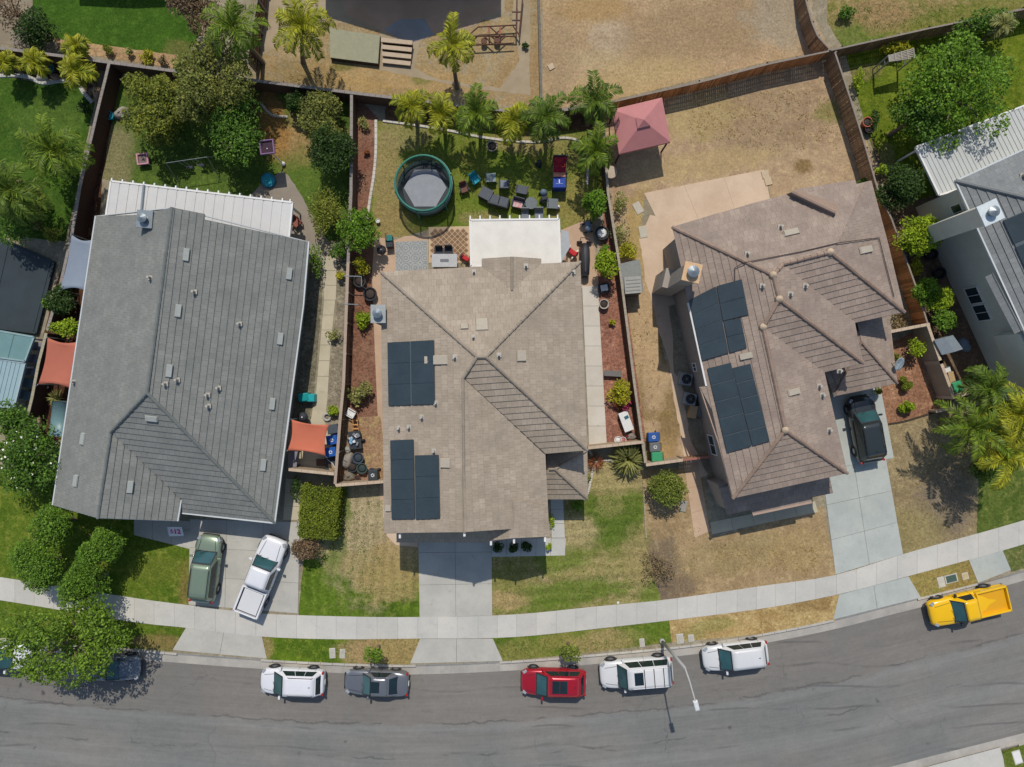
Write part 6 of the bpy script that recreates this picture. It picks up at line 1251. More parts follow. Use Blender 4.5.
# ============================================================ garden furniture, bins and clutter
def mm(n, r, g, b, ro=.7, **k): return M(n, A(r, g, b), ro, .1, 4, **k)
m_dkg = mm('charcoal_wicker', 70, 74, 80); m_gry = mm('grey_fabric', 120, 126, 132); m_teal = mm('turquoise_fabric', 40, 156, 170); m_brn = mm('brown_fabric', 108, 72, 60)
m_drk = mm('dark_plastic', 52, 56, 62); m_wh = mm('white_plastic', 218, 218, 214, .5); m_bl = mm('blue_bin_plastic', 40, 84, 150, .5); m_gn = mm('green_bin_plastic', 60, 150, 104, .5); m_gb = mm('grey_bin_plastic', 104, 106, 104, .5)
def chair(name, label, px, py, ang, seatm, framem, w=.62, cat='chair', arms=True, scale=1.0, cush=None, group=None):
    c = P(px, py, .5); r = thing(name, label, cat, (0, 0, 0), group)
    MB().box((0, 0, .4), (w, .6, .12)).build('seat', seatm, r, bevel=.03)
    b = MB(); b.box((0, -.33, .66), (w, .09, .5), m=Matrix.Rotation(.18, 3, 'X')); b.build('backrest', seatm, r, bevel=.03)
    for x, y in ((-1, -1), (1, -1), (1, 1), (-1, 1)): MB().box((x*(w/2-.04), y*.26, .19), (.05, .05, .38)).build('leg', framem, r)
    if arms:
        for s in (-1, 1): a = MB(); a.box((s*(w/2+.03), 0, .58), (.07, .56, .05)); a.box((s*(w/2+.03), .22, .4), (.05, .05, .36)); a.build('armrest', framem, r)
    if cush: MB().box((0, .02, .49), (w*.8, .48, .08), .05).build('cushion', cush, r, bevel=.03)
    r.location = (c.x, c.y, .02); r.rotation_euler = (0, 0, math.radians(ang)); r.scale = (scale,)*3; return r
def table(name, label, px, py, w, d, h, ang, mat, legm=None, rnd=False, cat='table', z=.02):
    c = P(px, py, h); r = thing(name, label, cat, (0, 0, 0)); m = MB()
    if rnd: m.lathe([(0, h-.05), (w/2, h-.05), (w/2, h), (0, h)], (0, 0, 0), 22); m.build('table_top', mat, r); MB().lathe([(.22, 0), (.22, .04), (.05, .08), (.05, h-.05)], (0, 0, 0), 12).build('pedestal', legm or mat, r)
    else:
        m.box((0, 0, h-.03), (w, d, .06)); m.build('table_top', mat, r, bevel=.01)
        for x, y in ((-1, -1), (1, -1), (1, 1), (-1, 1)): MB().box((x*(w/2-.06), y*(d/2-.06), (h-.06)/2), (.06, .06, h-.06)).build('leg', legm or mat, r)
    r.location = (c.x, c.y, z); r.rotation_euler = (0, 0, math.radians(ang)); return r
chair('camp_chair', 'small brown folding chair on the lawn, nearest the trampoline', 464, 188, 200, m_brn, m_drk, .5)
chair('camp_chair', 'turquoise folding chair on the lawn between brown chair and pale table', 475, 179, 215, m_teal, mm('dark_teal_frame', 40, 90, 96), .56)
table('garden_table', 'pale grey square table beside the turquoise chair', 491, 177.5, .68, .62, .55, 2, mm('pale_slate', 128, 140, 142), m_drk)
chair('wicker_chair', 'grey lounge chair with dark cushion head, right of pale grey table', 504, 184, 0, mm('light_charcoal', 92, 96, 102), m_drk, .62, cush=m_gry)
def ottoman(name, label, px, py, w, d, h, ang, mat, cat='ottoman'):
    c = P(px, py, h); r = thing(name, label, cat, (0, 0, 0)); MB().box((0, 0, h/2+.02), (w, d, h-.08)).build('base', m_drk, r, bevel=.02); MB().box((0, 0, h-.04), (w*1.0, d*1.0, .12)).build('cushion', mat, r, bevel=.03); r.location = (c.x, c.y, .01); r.rotation_euler = (0, 0, math.radians(ang)); return r
ottoman('ottoman', 'dark grey square outdoor pouffe turned askew, left of the two-seat sofa', 486, 193.5, .88, .8, .62, -28, mm('slate_cushion', 84, 88, 94))
c = P(499, 201, .5); sf = thing('garden_sofa', 'dark two-seat wicker sofa above the rafter ends', 'sofa', (0, 0, 0)); MB().box((0, 0, .25), (1.45, .75, .4)).build('base', m_drk, sf, bevel=.02)
for s in (-1, 1): MB().box((s*.34, .03, .5), (.64, .66, .14)).build('seat_cushion', mm('slate_cushion', 84, 88, 94), sf, bevel=.04)
MB().box((0, -.36, .62), (1.45, .12, .5)).build('backrest', m_dkg, sf, bevel=.03); sf.location = (c.x, c.y, .01); sf.rotation_euler = (0, 0, math.radians(-16))
chair('wicker_chair', 'dark lounge chair facing the chair with the white and red cushion', 522, 189.5, -12, mm('slate_cushion', 84, 88, 94), m_dkg, .74)
chair('wicker_chair', 'dark lounge chair holding a white cushion with red print', 518, 204, 165, m_dkg, m_dkg, .82, cush=mm('white_red_cushion', 206, 190, 190, rgb2=A(196, 120, 116)))
table('garden_table', 'round grey table between the cushioned chair and the folded stroller', 531, 203, .86, .8, .5, 0, mm('grey_table', 108, 114, 116), None, True)
table('garden_table', 'square grey table beside the red and white canister', 552.5, 203.5, .78, .7, .55, -3, mm('grey_table', 108, 114, 116))
chair('wicker_chair', 'left one of two low dark chairs at the rafter ends', 525, 214.5, 180, m_gry, m_dkg, .5, arms=False); chair('wicker_chair', 'right one of two low dark chairs at the rafter ends', 539, 214, 180, m_gry, m_dkg, .6, arms=False)
r = thing('canister', 'small red and white canister right of square grey table', 'canister', P(558, 205.5)); c = P(558.5, 206, .5)
MB().lathe([(.13, 0), (.13, .3), (.05, .38), (.05, .46)], (c.x, c.y, .01), 12).build('tank', m_wh, r); MB().lathe([(.14, 0), (.14, .12)], (c.x, c.y, .18), 12).build('red_band', mm('red_plastic', 186, 40, 46), r)
def stroller(label, px, py, ang, mat, name='stroller'):
    c = P(px, py, .5); r = thing(name, label, 'stroller', (0, 0, 0)); MB().box((0, 0, .5), (.4, .62, .22)).build('seat', mat, r, bevel=.06); MB().lathe([(.0, .26), (.16, .2), (.24, .05), (.25, 0)], (0, .22, .6), 14).build('hood', mm('blue_grey_fabric', 100, 116, 132), r, True)
    MB().path([(-.22, -.1, .5), (-.22, -.55, .95), (.22, -.55, .95), (.22, -.1, .5)], .02, 5).build('handle', m_drk, r)
    for x, y in ((-.25, -.25), (.25, -.25), (-.2, .35), (.2, .35)): MB().lathe([(0, -.03), (.13, -.03), (.13, .03), (0, .03)], (x, y, .14), 12, 'y').build('wheel', m_drk, r)
    r.location = (c.x, c.y, .015); r.rotation_euler = (0, 0, math.radians(ang))
stroller('dark folded pushchair with blue-grey hood on the lawn between two grey tables', 544, 196, 10, m_drk)
stroller('blue-grey pushchair parked on the peach patio under the side wall', 588, 226, 190, mm('blue_grey_seat', 112, 126, 140))
# basketball arcade game
c = P(559.5, 176, 1.0); r = thing('basketball_game', 'red and blue basketball arcade game standing on the lawn', 'arcade game', (c.x, c.y, 0)); X, Y = c.x, c.y
MB().box((X, Y - .75, .55), (.92, .12, 1.0)).build('front_panel', mm('blue_panel', 36, 66, 150), r)
s_ = MB(); s_.hexa([(X-.44, Y-.72, .9), (X+.44, Y-.72, .9), (X+.44, Y+.05, .62), (X-.44, Y+.05, .62)], [(X-.44, Y-.72, .95), (X+.44, Y-.72, .95), (X+.44, Y+.05, .67), (X-.44, Y+.05, .67)]); ro = s_.build('ramp_cloth', mm('blue_panel', 36, 66, 150), r)
MB().box((X, Y-.34, .84), (.07, .3, .02), 0).build('emblem', m_wh, ro); MB().box((X, Y-.5, .9), (.5, .05, .02)).build('stripe', mm('pale_blue', 130, 150, 200), ro)
ot = MB(); ot.box((X, Y+.18, .72), (.86, .3, .06)); ot.build('ball_tray', mm('peach_panel', 222, 150, 120), r)
bb = MB(); bb.hexa([(X-.44, Y+.3, .9), (X+.44, Y+.3, .9), (X+.44, Y+1.05, 1.9), (X-.44, Y+1.05, 1.9)], [(X-.44, Y+.27, .93), (X+.44, Y+.27, .93), (X+.44, Y+1.02, 1.93), (X-.44, Y+1.02, 1.93)]); bo = bb.build('backboard', mm('crimson_panel', 120, 24, 44, rgb2=A(176, 30, 56)), r)
fr = MB()
for s in (-1, 1): fr.tube((X+s*.47, Y-.8, 0), (X+s*.47, Y-.8, 1.0), .03, 6); fr.tube((X+s*.47, Y+1.08, 0), (X+s*.47, Y+1.08, 2.0), .03, 6); fr.tube((X+s*.47, Y-.8, 1.0), (X+s*.47, Y+1.08, 2.0), .03, 6)
fr.box((X, Y+1.1, 1.95), (.95, .08, .2)); fr.build('frame', m_drk, r)
for s in (-1, 1): MB().path([(X+s*.2+.15*math.cos(a), Y+.62+.15*math.sin(a), 1.5) for a in [math.pi*2*i/12 for i in range(12)]], .014, 5, True).build('hoop', mm('red_hoop', 196, 60, 50), r)
# trampoline
tc = P(423, 183, 2.05); tr = thing('trampoline', 'large round trampoline with green padding and dark safety net', 'trampoline', (tc.x, tc.y, 0)); R_ = 1.88
an = [2*math.pi*k/40 for k in range(40)]; t = NT('trampoline_mat'); wv = t.noise(3, 4); t.l(t.val(A(142, 146, 150), t.rng(wv, .3, .7, .92, 1.08)), t.b.inputs['Base Color']); t.b.inputs['Roughness'].default_value = .8; m_tm = t.m
t = NT('safety_net'); t.l(t.val(A(58, 66, 68), t.rng(t.noise(3), .3, .7, .9, 1.1)), t.b.inputs['Base Color']); t.b.inputs['Alpha'].default_value = .55; t.b.inputs['Roughness'].default_value = .9; m_net = t.m
m_pad = mm('green_padding', 40, 116, 96, .4); m_pad2 = mm('teal_pipe_foam', 52, 112, 108, .4)
MB().lathe([(0, .83), (1.5, .83), (1.5, .85), (0, .86)], (tc.x, tc.y, 0), 6).build('mat', m_tm, tr); MB().lathe([(1.3, .81), (1.7, .82)], (tc.x, tc.y, 0), 40, cap=False).build('spring_ring', mm('dark_springs', 58, 64, 66), tr)
MB().lathe([(1.66, .88), (1.7, .94), (1.92, .93), (1.96, .86), (1.66, .86)], (tc.x, tc.y, 0), 40, cap=False).build('edge_padding', mm('dark_green_padding', 44, 66, 62), tr, True)
nb = MB(); N = 40
for k in range(N):
    a, b = an[k], an[(k+1) % N]; r0 = 1.66; f = lambda a_: 1 - .06*abs(math.sin(a_*2.5)); nb.poly([(tc.x + math.cos(a)*r0*f(a), tc.y + math.sin(a)*r0*f(a), .88), (tc.x + math.cos(b)*r0*f(b), tc.y + math.sin(b)*r0*f(b), .88), (tc.x + math.cos(b)*R_, tc.y + math.sin(b)*R_, 2.03), (tc.x + math.cos(a)*R_, tc.y + math.sin(a)*R_, 2.03)])
nb.build('safety_net', m_net, tr); MB().path([(tc.x + math.cos(a)*(R_+.02), tc.y + math.sin(a)*(R_+.02), 2.06) for a in an], .075, 8, True).build('top_ring', m_pad, tr, True)
MB().path([(tc.x + math.cos(a)*1.98, tc.y + math.sin(a)*1.98, 1.95) for a in an], .035, 6, True).build('net_hem', mm('light_teal_band', 132, 168, 168, .5), tr, True)
for k in range(6):
    a = k*math.pi/3 + .3; p = (tc.x + math.cos(a)*2.02, tc.y + math.sin(a)*2.02); MB().path([(*p, 0), (*p, 1.9), (tc.x + math.cos(a)*1.92, tc.y + math.sin(a)*1.92, 2.1)], .05, 7).build('pole', m_pad, tr, True)
sk = MB()
for k in range(N): a, b = an[k], an[(k+1) % N]; sk.poly([(tc.x+1.9*math.cos(a), tc.y+1.9*math.sin(a), .3), (tc.x+1.9*math.cos(b), tc.y+1.9*math.sin(b), .3), (tc.x+1.95*math.cos(b), tc.y+1.95*math.sin(b), .85), (tc.x+1.95*math.cos(a), tc.y+1.95*math.sin(a), .85)])
sk.build('skirt', mm('dark_skirt', 40, 52, 50), tr)
# gazebo
gz = [P(612, 109.5, 2.35), P(662, 97.5, 2.35), P(670.5, 142, 2.35), P(619, 154, 2.35)]; gc = sum(gz, Vector())/4; g = thing('gazebo', 'faded red fabric gazebo with two-tier pyramid roof on the dry yard', 'gazebo', (gc.x, gc.y, 0))
m_gaz = M('faded_red_canvas', A(182, 122, 120), .85, .07, 1.5); md = [gc + (p-gc)*.2 + Vector((0, 0, .72)) for p in gz]; cv = MB()
for k in range(4):
    a, b = gz[k], gz[(k+1) % 4]; c_, d_ = md[(k+1) % 4], md[k]; cv.poly([b, a, d_, c_]); cv.poly([a, b, b - Vector((0, 0, .22)), a - Vector((0, 0, .22))])
cv.build('canopy', m_gaz, g, solid=.01); tq = [gc + (p-gc)*.25 + Vector((0, 0, .78)) for p in gz]; ap = gc + Vector((0, 0, 1.08)); tv = MB()
for k in range(4): tv.poly([tq[(k+1) % 4], tq[k], ap])
tv.build('top_canopy', m_gaz, g, solid=.01)
for p in gz: q = gc + (p-gc)*.93; MB().box((q.x, q.y, 1.15), (.09, .09, 2.3)).build('post', mm('dark_metal_post', 60, 54, 50), g)
tb = thing('patio_table', 'small round pale table beside the gazebo near the palms', 'table', P(611, 172)); c = P(611, 172, .7); MB().lathe([(0, .66), (.42, .66), (.44, .7), (0, .72)], (c.x, c.y, 0), 20).build('table_top', mm('pale_stone_top', 184, 168, 146), tb); MB().lathe([(.2, 0), (.06, .1), (.06, .66)], (c.x, c.y, 0), 10).build('pedestal', m_drk, tb)
# grill table and chairs on the pavers
r = thing('fire_table', 'pale grey fire table with dark central burner against the tan-roofed house', 'fire table', P(445, 262)); c = P(444.5, 260.5, .8)
MB().box((c.x, c.y, .4), (1.6, .75, .74)).build('base', m_gry, r); MB().box((c.x, c.y, .8), (1.78, .92, .07)).build('table_top', mm('pale_concrete_top', 176, 178, 178), r, bevel=.01); MB().box((c.x, c.y, .845), (.6, .2, .02)).build('burner', mm('burner', 110, 114, 118), r)
chair('garden_chair', 'left dark chair tucked behind the fire table', 439, 252, 180, m_drk, m_drk, .52, group=None); chair('garden_chair', 'right dark chair tucked behind the fire table', 448.5, 251.5, 180, m_drk, m_drk, .52)
def toy(label, px, py, m1, m2, name='toy_tricycle', cat='toy', s=1.0):
    c = P(px, py, .3); r = thing(name, label, cat, (0, 0, 0)); MB().box((0, 0, .32), (.3, .6, .16)).build('body', m1, r, bevel=.06); MB().box((0, -.28, .46), (.28, .1, .26)).build('seat_back', m1, r, bevel=.03); MB().path([(-.22, .24, .56), (0, .26, .6), (.22, .24, .56)], .03, 6).build('handlebar', m2, r); MB().tube((0, .26, .3), (0, .26, .6), .03, 6).build('stem', m2, r)
    for x, y, q in ((0, .34, .18), (-.22, -.24, .14), (.22, -.24, .14)): MB().lathe([(0, -.04), (q, -.04), (q, .04), (0, .04)], (x, y, q), 14, 'y').build('wheel', m2, r)
    r.location = (c.x, c.y, .015); r.rotation_euler = (0, 0, random.random()*3); r.scale = (s,)*3
m_rp = mm('red_plastic', 186, 40, 46)
toy('red ride-on toy next to the fire table', 465, 258, m_rp, m_drk, s=1.0); toy('red ride-on toy with white seat on the peach patio right of the white patio cover', 571.5, 252, m_rp, m_wh, s=1.2); toy('pink ride-on toy in the red lava bed above the white cooler', 626, 406, mm('pink_plastic', 204, 70, 104), mm('dark_pink', 120, 50, 70), s=1.2)
# barbecues
def kettle(label, px, py, mat):
    c = P(px, py, .8); r = thing('barbecue', label, 'barbecue', (c.x, c.y, 0)); MB().lathe([(0, .5), (.2, .55), (.33, .72), (.34, .8), (.28, .92), (.12, 1.0), (0, 1.02)], (c.x, c.y, 0), 20).build('kettle', mat, r, True); MB().lathe([(.05, 1.02), (.05, 1.07), (0, 1.07)], (c.x, c.y, 0), 8).build('lid_handle', m_wh, r)
    for k in range(3): a = k*2.09; MB().tube((c.x+.15*math.cos(a), c.y+.15*math.sin(a), .6), (c.x+.33*math.cos(a), c.y+.33*math.sin(a), .02), .02, 6).build('leg', m_metal, r)
kettle('round charcoal kettle barbecue with pale lid at the corner of the peach patio', 381.5, 250, mm('charcoal_enamel', 66, 62, 62)); kettle('dark round barbecue in the shade above the right orange shade sail', 303, 417, m_drk)
c = P(389, 240, .6); r = thing('tool_cart', 'small teal-topped cart beside kettle barbecue', 'cart', (c.x, c.y, 0)); MB().box((c.x, c.y-.1, .36), (.5, .8, .6), .1).build('cabinet', m_drk, r, bevel=.02); MB().box((c.x+.02, c.y+.12, .72), (.46, .42, .1), .1).build('lid', mm('teal_plastic', 40, 120, 112), r, bevel=.03); MB().box((c.x-.2, c.y+.2, .8), (.1, .5, .05), .1).build('handle', m_brn, r)
def barbecue_cover():
    c = P(585.5, 259, 1.0); r = thing('covered_barbecue', 'long covered barbecue wrapped in black sheeting on the peach patio', 'barbecue', (c.x, c.y, 0))
    m = MB(); S_ = [(-1.15, .2, .7), (-1.0, .34, 1.0), (0, .38, 1.12), (.7, .36, 1.1), (1.15, .28, .9)]; n = 8
    for y, w, h in S_: m.v += [(c.x + w*math.cos(math.pi*k/(n-1)), c.y + y, h*(.15 + .85*math.sin(math.pi*k/(n-1))**.5) if 0 < k < n-1 else .05) for k in range(n)]
    for j in range(len(S_)-1):
        for k in range(n-1): m.f.append([j*n+k, j*n+k+1, (j+1)*n+k+1, (j+1)*n+k]); m.uv.append(None)
    m.f.append(list(range(n))); m.f.append([(len(S_)-1)*n+k for k in reversed(range(n))]); m.uv += [None, None]; m.build('cover', mm('black_tarpaulin', 62, 62, 66, .45), r, True)
    MB().tube((c.x, c.y-.9, 1.12), (c.x, c.y+.9, 1.16), .03, 6).build('cover_seam', mm('grey_seam', 88, 88, 92), r)
    for s in (-1, 1): MB().lathe([(0, -.05), (.2, -.05), (.2, .05), (0, .05)], (c.x+s*.34, c.y+1.35, .2), 14, 'y').build('wheel', m_drk, r)
    MB().path([(c.x-.36, c.y+1.2, .5), (c.x-.3, c.y+1.55, .75), (c.x+.3, c.y+1.55, .75), (c.x+.36, c.y+1.2, .5)], .03, 6).build('handle', m_brn, r)
barbecue_cover()
r = thing('side_awning', 'grey fabric awning panel hanging beside the white patio cover', 'awning', P(563, 246)); w = [P(*p, 2.3) for p in ((561, 230), (568.5, 231.5), (570, 247), (561, 263))]; m = MB(); m.hexa([v - Vector((0, 0, .04)) for v in reversed(w)], list(reversed(w))); m.build('canvas', mm('grey_canvas', 164, 168, 168), r)
for p in w[:3]: MB().tube((p.x, p.y, 0), (p.x, p.y, 2.26), .025, 6).build('pole', m_metal, r)
# pots, bags, tubs
def pot(label, px, py, rad, h, mat, fill=None, name='plant_pot', cat='pot'):
    c = P(px, py, h); r = thing(name, label, cat, (c.x, c.y, 0)); MB().lathe([(rad*.72, 0), (rad, h), (rad*1.08, h), (rad*1.08, h+.03), (rad*.9, h+.03), (rad*.88, h*.82), (0, h*.82)], (c.x, c.y, .015), 20).build('pot', mat, r); MB().lathe([(rad*.86, 0), (rad*.5, .04), (0, .05)], (c.x, c.y, h*.84), 14).build('contents', fill or mm('potting_soil', 58, 48, 42), r, True)
m_bpot = mm('black_pot', 46, 48, 52)
pot('black planter tub in the bark bed by the yellow-green shrub', 359.5, 281, .42, .4, m_bpot); pot('black planter tub alone above the lime shrub in the bark bed', 370, 294, .46, .45, m_bpot)
pot('black pot with white pebbles in the side bed below the pushchair', 602, 233, .46, .45, m_bpot, m_wh); pot('pale grey stone pot in the red lava bed', 604, 304, .33, .45, mm('pale_stone_pot', 170, 164, 152))
pot('white round pot at the left foot of the lava bed', 618, 440, .25, .35, m_wh, m_wh); pot('white round pot with red rim at the foot of the lava bed', 623, 440, .22, .35, m_wh, mm('rose', 180, 110, 110)); pot('small red pot at the foot of the lava bed', 627.5, 438.5, .18, .3, m_rp)
pot('slate-blue round planter at the top of the debris pile', 358, 458, .38, .45, mm('slate_planter', 62, 74, 84), mm('slate_fill', 54, 64, 72)); pot('dark green round planter lower right in the debris pile', 362, 468.5, .36, .45, mm('green_planter', 60, 76, 72), mm('green_fill', 50, 64, 62)); pot('black pot in the debris pile between the two big planters', 352, 467, .36, .4, m_bpot)
pot('small brown pot at the bottom of the debris pile', 357.5, 478, .2, .3, m_brn); pot('little white bucket beside the trampoline lawn shrub', 378, 221, .14, .25, m_wh, m_wh, 'bucket', 'bucket'); pot('orange pot under left orange shade sail', 39, 388, .22, .3, mm('orange_pot', 204, 116, 66)); pot('white pot under left orange shade sail', 46, 387, .15, .25, m_wh, m_wh)
pot('turquoise saucer pot by the left rear wall', 49, 69, .35, .3, mm('turquoise_pot', 84, 150, 156), mm('turquoise_water', 60, 130, 140)); pot('small turquoise bucket in the brown bark run', 109.5, 115.5, .28, .35, m_teal, m_teal, 'bucket', 'bucket'); pot('pale ball-shaped pot beside the dark shady fence corner', 492, 146, .36, .5, mm('pale_clay', 150, 146, 134)); pot('brown urn near the right side fence on the green lawn', 867.5, 122, .34, .5, mm('clay_pot', 170, 96, 72))
pot('dark urn right below the brown urn', 869.5, 128.5, .3, .45, m_bpot)
def bag(label, px, py, w, d, h, ang, mat, name='bag', cat='bag'):
    c = P(px, py, h*.6); r = thing(name, label, cat, (c.x, c.y, 0)); m = MB(); N, K = 12, 6; ph = random.random()*6
    for j in range(K):
        v = j/(K-1); rr = math.cos(v*1.45)**.6
        for k in range(N):
            a = 2*math.pi*k/N; q = rr*(1+.14*math.sin(3*a+ph)+.08*math.sin(7*a+ph*2+j)); x, y = w/2*q*math.cos(a), d/2*q*math.sin(a); ca, sa = math.cos(ang), math.sin(ang); m.v.append((c.x+x*ca-y*sa, c.y+x*sa+y*ca, .02+h*math.sin(v*1.45)*(1+.1*math.sin(5*a+ph))))
    for j in range(K-1):
        for k in range(N): m.f.append([j*N+k, j*N+(k+1) % N, (j+1)*N+(k+1) % N, (j+1)*N+k]); m.uv.append(None)
    m.f.append([(K-1)*N+k for k in range(N)]); m.uv.append(None); m.build('cloth', mat, r, True); MB().box((c.x, c.y, h+.02), (w*.3, .05, .04), ang).build('tie', m_drk, r)
bag('grey-brown tarpaulin heap beside slate-blue planter', 346.5, 461, .9, 1.3, .55, -.5, mm('taupe_tarp', 142, 134, 124)); bag('crumpled brown sacks at the lower left of the debris pile', 349, 476.5, .9, .85, .5, .4, mm('brown_sack', 120, 112, 98)); bag('light grey bag near the fence above the tarpaulin heap', 348, 450, .5, .6, .4, .2, mm('grey_bag', 156, 152, 142)); bag('grey lumpy bag below the white cooler', 631.5, 436.5, .7, .6, .4, 0, mm('stone_bag', 134, 126, 118)); bag('dark object in palm shade on the centre lawn', 539, 163, .45, .55, .5, 0, m_drk)
bag('pale boulder heap among bushes beside the brown bark run', 121, 113, 1.1, .9, .5, .5, mm('pale_rock', 152, 146, 134), 'rock', 'rock'); bag('brown boulder beside turquoise saucer pot', 55, 76.5, .6, .5, .35, 0, mm('brown_rock', 150, 122, 104), 'rock', 'rock'); bag('white rocks beside the left rear edging', 41, 77, .8, .5, .3, 0, mm('white_rock', 170, 164, 152), 'rock', 'rock'); bag('pale rock at the far left of the rear bed', 6, 70, .9, .5, .35, .2, mm('white_rock', 170, 164, 152), 'rock', 'rock'); bag('tan rock heap in the corner bed by the left side wall', 97, 92, .7, .9, .3, .2, mm('tan_rock', 176, 146, 118), 'rock', 'rock')
for k, (x, y) in enumerate(((37.5, 347), (34, 359.5), (30.5, 371.5), (26.5, 383.5), (23, 395.5))):
    c = P(x, y, .8); r = thing('cushion_chair', ['topmost', 'second', 'middle', 'fourth', 'lowest'][k] + ' of five grey draped chairs between blue patio roofs and beige-capped wall', 'chair', (c.x, c.y, 0), 'grey draped chairs along the wall'); a = math.radians(-17)
    mt = mm('grey_drape_light' if k < 3 else 'blue_grey_drape', *((122, 122, 128) if k < 3 else (96, 116, 124))); MB().box((c.x, c.y, .45), (.72, .66, .14), a).build('seat', mt, r, bevel=.05); MB().box((c.x-.3*math.cos(a), c.y-.3*math.sin(a), .68), (.16, .66, .5), a).build('backrest', mt, r, bevel=.06); MB().box((c.x, c.y, .2), (.6, .55, .38), a).build('frame', m_drk, r)
# wheelie bins
def recycle(px0, py0, z, s, ang, root, mat):
    mb = MB()
    for k in range(3):
        a = ang + k*2.094; d = Vector((math.cos(a), math.sin(a), 0)); n = Vector((-d.y, d.x, 0)); c = Vector((px0, py0, z)) + n*s*.42
        A1, A2 = c - d*s*.5, c + d*s*.12; mb.poly([A1 - n*s*.12, A2 - n*s*.12, A2 + n*s*.12, A1 + n*s*.12]); mb.poly([A2 - n*s*.26, A2 + d*s*.36, A2 + n*s*.26])
    mb.build('recycling_emblem', mat, root)
def binn(label, px, py, ang, mat, emblem=True, group=None):
    c = P(px, py, 1.0); r = thing('wheelie_bin', label, 'bin', (0, 0, 0), group)
    MB().box((0, 0, .52), (.5, .58, .94), taper=1.22).build('bin_body', mat, r, bevel=.02); lid = MB(); lid.hexa([(-.34, -.4, 1.0), (.34, -.4, 1.0), (.34, .4, 1.0), (-.34, .4, 1.0)], [(-.3, -.34, 1.07), (.3, -.34, 1.07), (.3, .34, 1.09), (-.3, .34, 1.09)]); lo = lid.build('lid', mat, r, bevel=.015)
    if emblem: recycle(0, 0, 1.105, .2, .5, lo, m_wh)
    MB().tube((-.28, .44, .98), (.28, .44, .98), .025, 6).build('handle', m_drk, r)
    for s in (-1, 1): MB().lathe([(0, -.04), (.13, -.04), (.13, .04), (0, .04)], (s*.26, .33, .13), 12, 'y').build('wheel', m_drk, r)
    r.location = (c.x, c.y, .02); r.rotation_euler = (0, 0, math.radians(ang))
binn('blue wheelie bin, topmost of the three coloured bins', 653.5, 437, -86, m_bl); binn('grey wheelie bin between the blue and the green bin', 655, 447, -86, m_gb); binn('green wheelie bin, lowest of the three coloured bins', 657, 456.7, -86, m_gn, False)
binn('dark grey wheelie bin above two blue bins beside the orange sail', 333, 429, -80, mm('slate_bin', 72, 80, 86), False); binn('upper of two blue wheelie bins beside the orange sail', 332, 440, -82, mm('royal_blue_bin', 30, 84, 160, .5)); binn('lower of two blue wheelie bins beside the orange sail', 331, 452, -82, mm('royal_blue_bin', 30, 84, 160, .5))
binn('black wheelie bin with white emblem at the end of the debris pile', 373, 475, 0, mm('black_bin', 58, 64, 66, .5)); binn('bright green bin in the shaded yard behind the tan wall', 957.5, 387, 20, m_gn, False)
# cart with rubbish, orange tool, chair frames
c = P(355, 440, .5); r = thing('garden_cart', 'black cart heaped with white and blue things beside the side fence', 'cart', (c.x, c.y, 0)); MB().box((c.x, c.y, .35), (.75, 1.1, .4), .1, 1.15).build('tray', m_drk, r); 
for k in range(9): MB().box((c.x+random.uniform(-.28, .28), c.y+random.uniform(-.4, .45), .6+random.random()*.12), (random.uniform(.15, .3), random.uniform(.12, .3), .14), random.random()*3).build('load', [m_wh, m_gry, mm('pale_blue_item', 130, 170, 200)][k % 3], r, bevel=.02)
for s in (-1, 1): MB().lathe([(0, -.04), (.2, -.04), (.2, .04), (0, .04)], (c.x+s*.45, c.y, .2), 12, 'y').build('wheel', m_drk, r)
c = P(355, 424, .4); r = thing('step_stool', 'orange wooden step stool lying above the rubbish cart', 'step stool', (c.x, c.y, 0)); m_or = mm('orange_wood', 206, 150, 92)
for s in (-1, 1): MB().tube((c.x+s*.2, c.y-.5, .1), (c.x+s*.14, c.y+.5, .45), .035, 6).build('side_rail', m_or, r)
for f in (.15, .45, .75): MB().box((c.x, c.y-.5+f, .12+.35*f), (.4, .09, .04)).build('tread', m_or, r)
chair('garden_chair', 'white plastic chair by the side fence above the orange step stool', 350.5, 413, 60, m_wh, m_wh, .45)
r = thing('hose_reel', 'small coiled hose next to the black wheelie bin', 'hose', P(365.5, 476.5)); c = P(365.5, 476.5, .1)
for k in range(3): MB().path([(c.x+(.28-.05*k)*math.cos(a), c.y+(.22-.04*k)*math.sin(a), .05+.03*k) for a in an], .02, 5, True).build('coil', mm('pink_hose', 176, 130, 112), r)
# pipe frames over the bark bed
r = thing('pipe_rail', 'pale metal pipe rail bent over the bark bed beside the side fence', 'pipe rail', P(353, 280)); MB().path([P(344, 276, 1.6), P(361.5, 276.5, 1.6), P(361.5, 286, 1.6)], .035, 6).build('pipe', m_metal, r); p = P(361.5, 286, 1.6); MB().tube((p.x, p.y, 0), (p.x, p.y, 1.6), .03, 6).build('upright', m_metal, r)
r = thing('pipe_rail', 'short pale pipe across the bark bed level with the lime shrub', 'pipe rail', P(351, 304)); MB().path([P(344, 304, 1.6), P(358, 304.5, 1.6)], .035, 6).build('pipe', m_metal, r); p = P(358, 304.5, 1.6); MB().tube((p.x, p.y, 0), (p.x, p.y, 1.6), .03, 6).build('upright', m_metal, r)
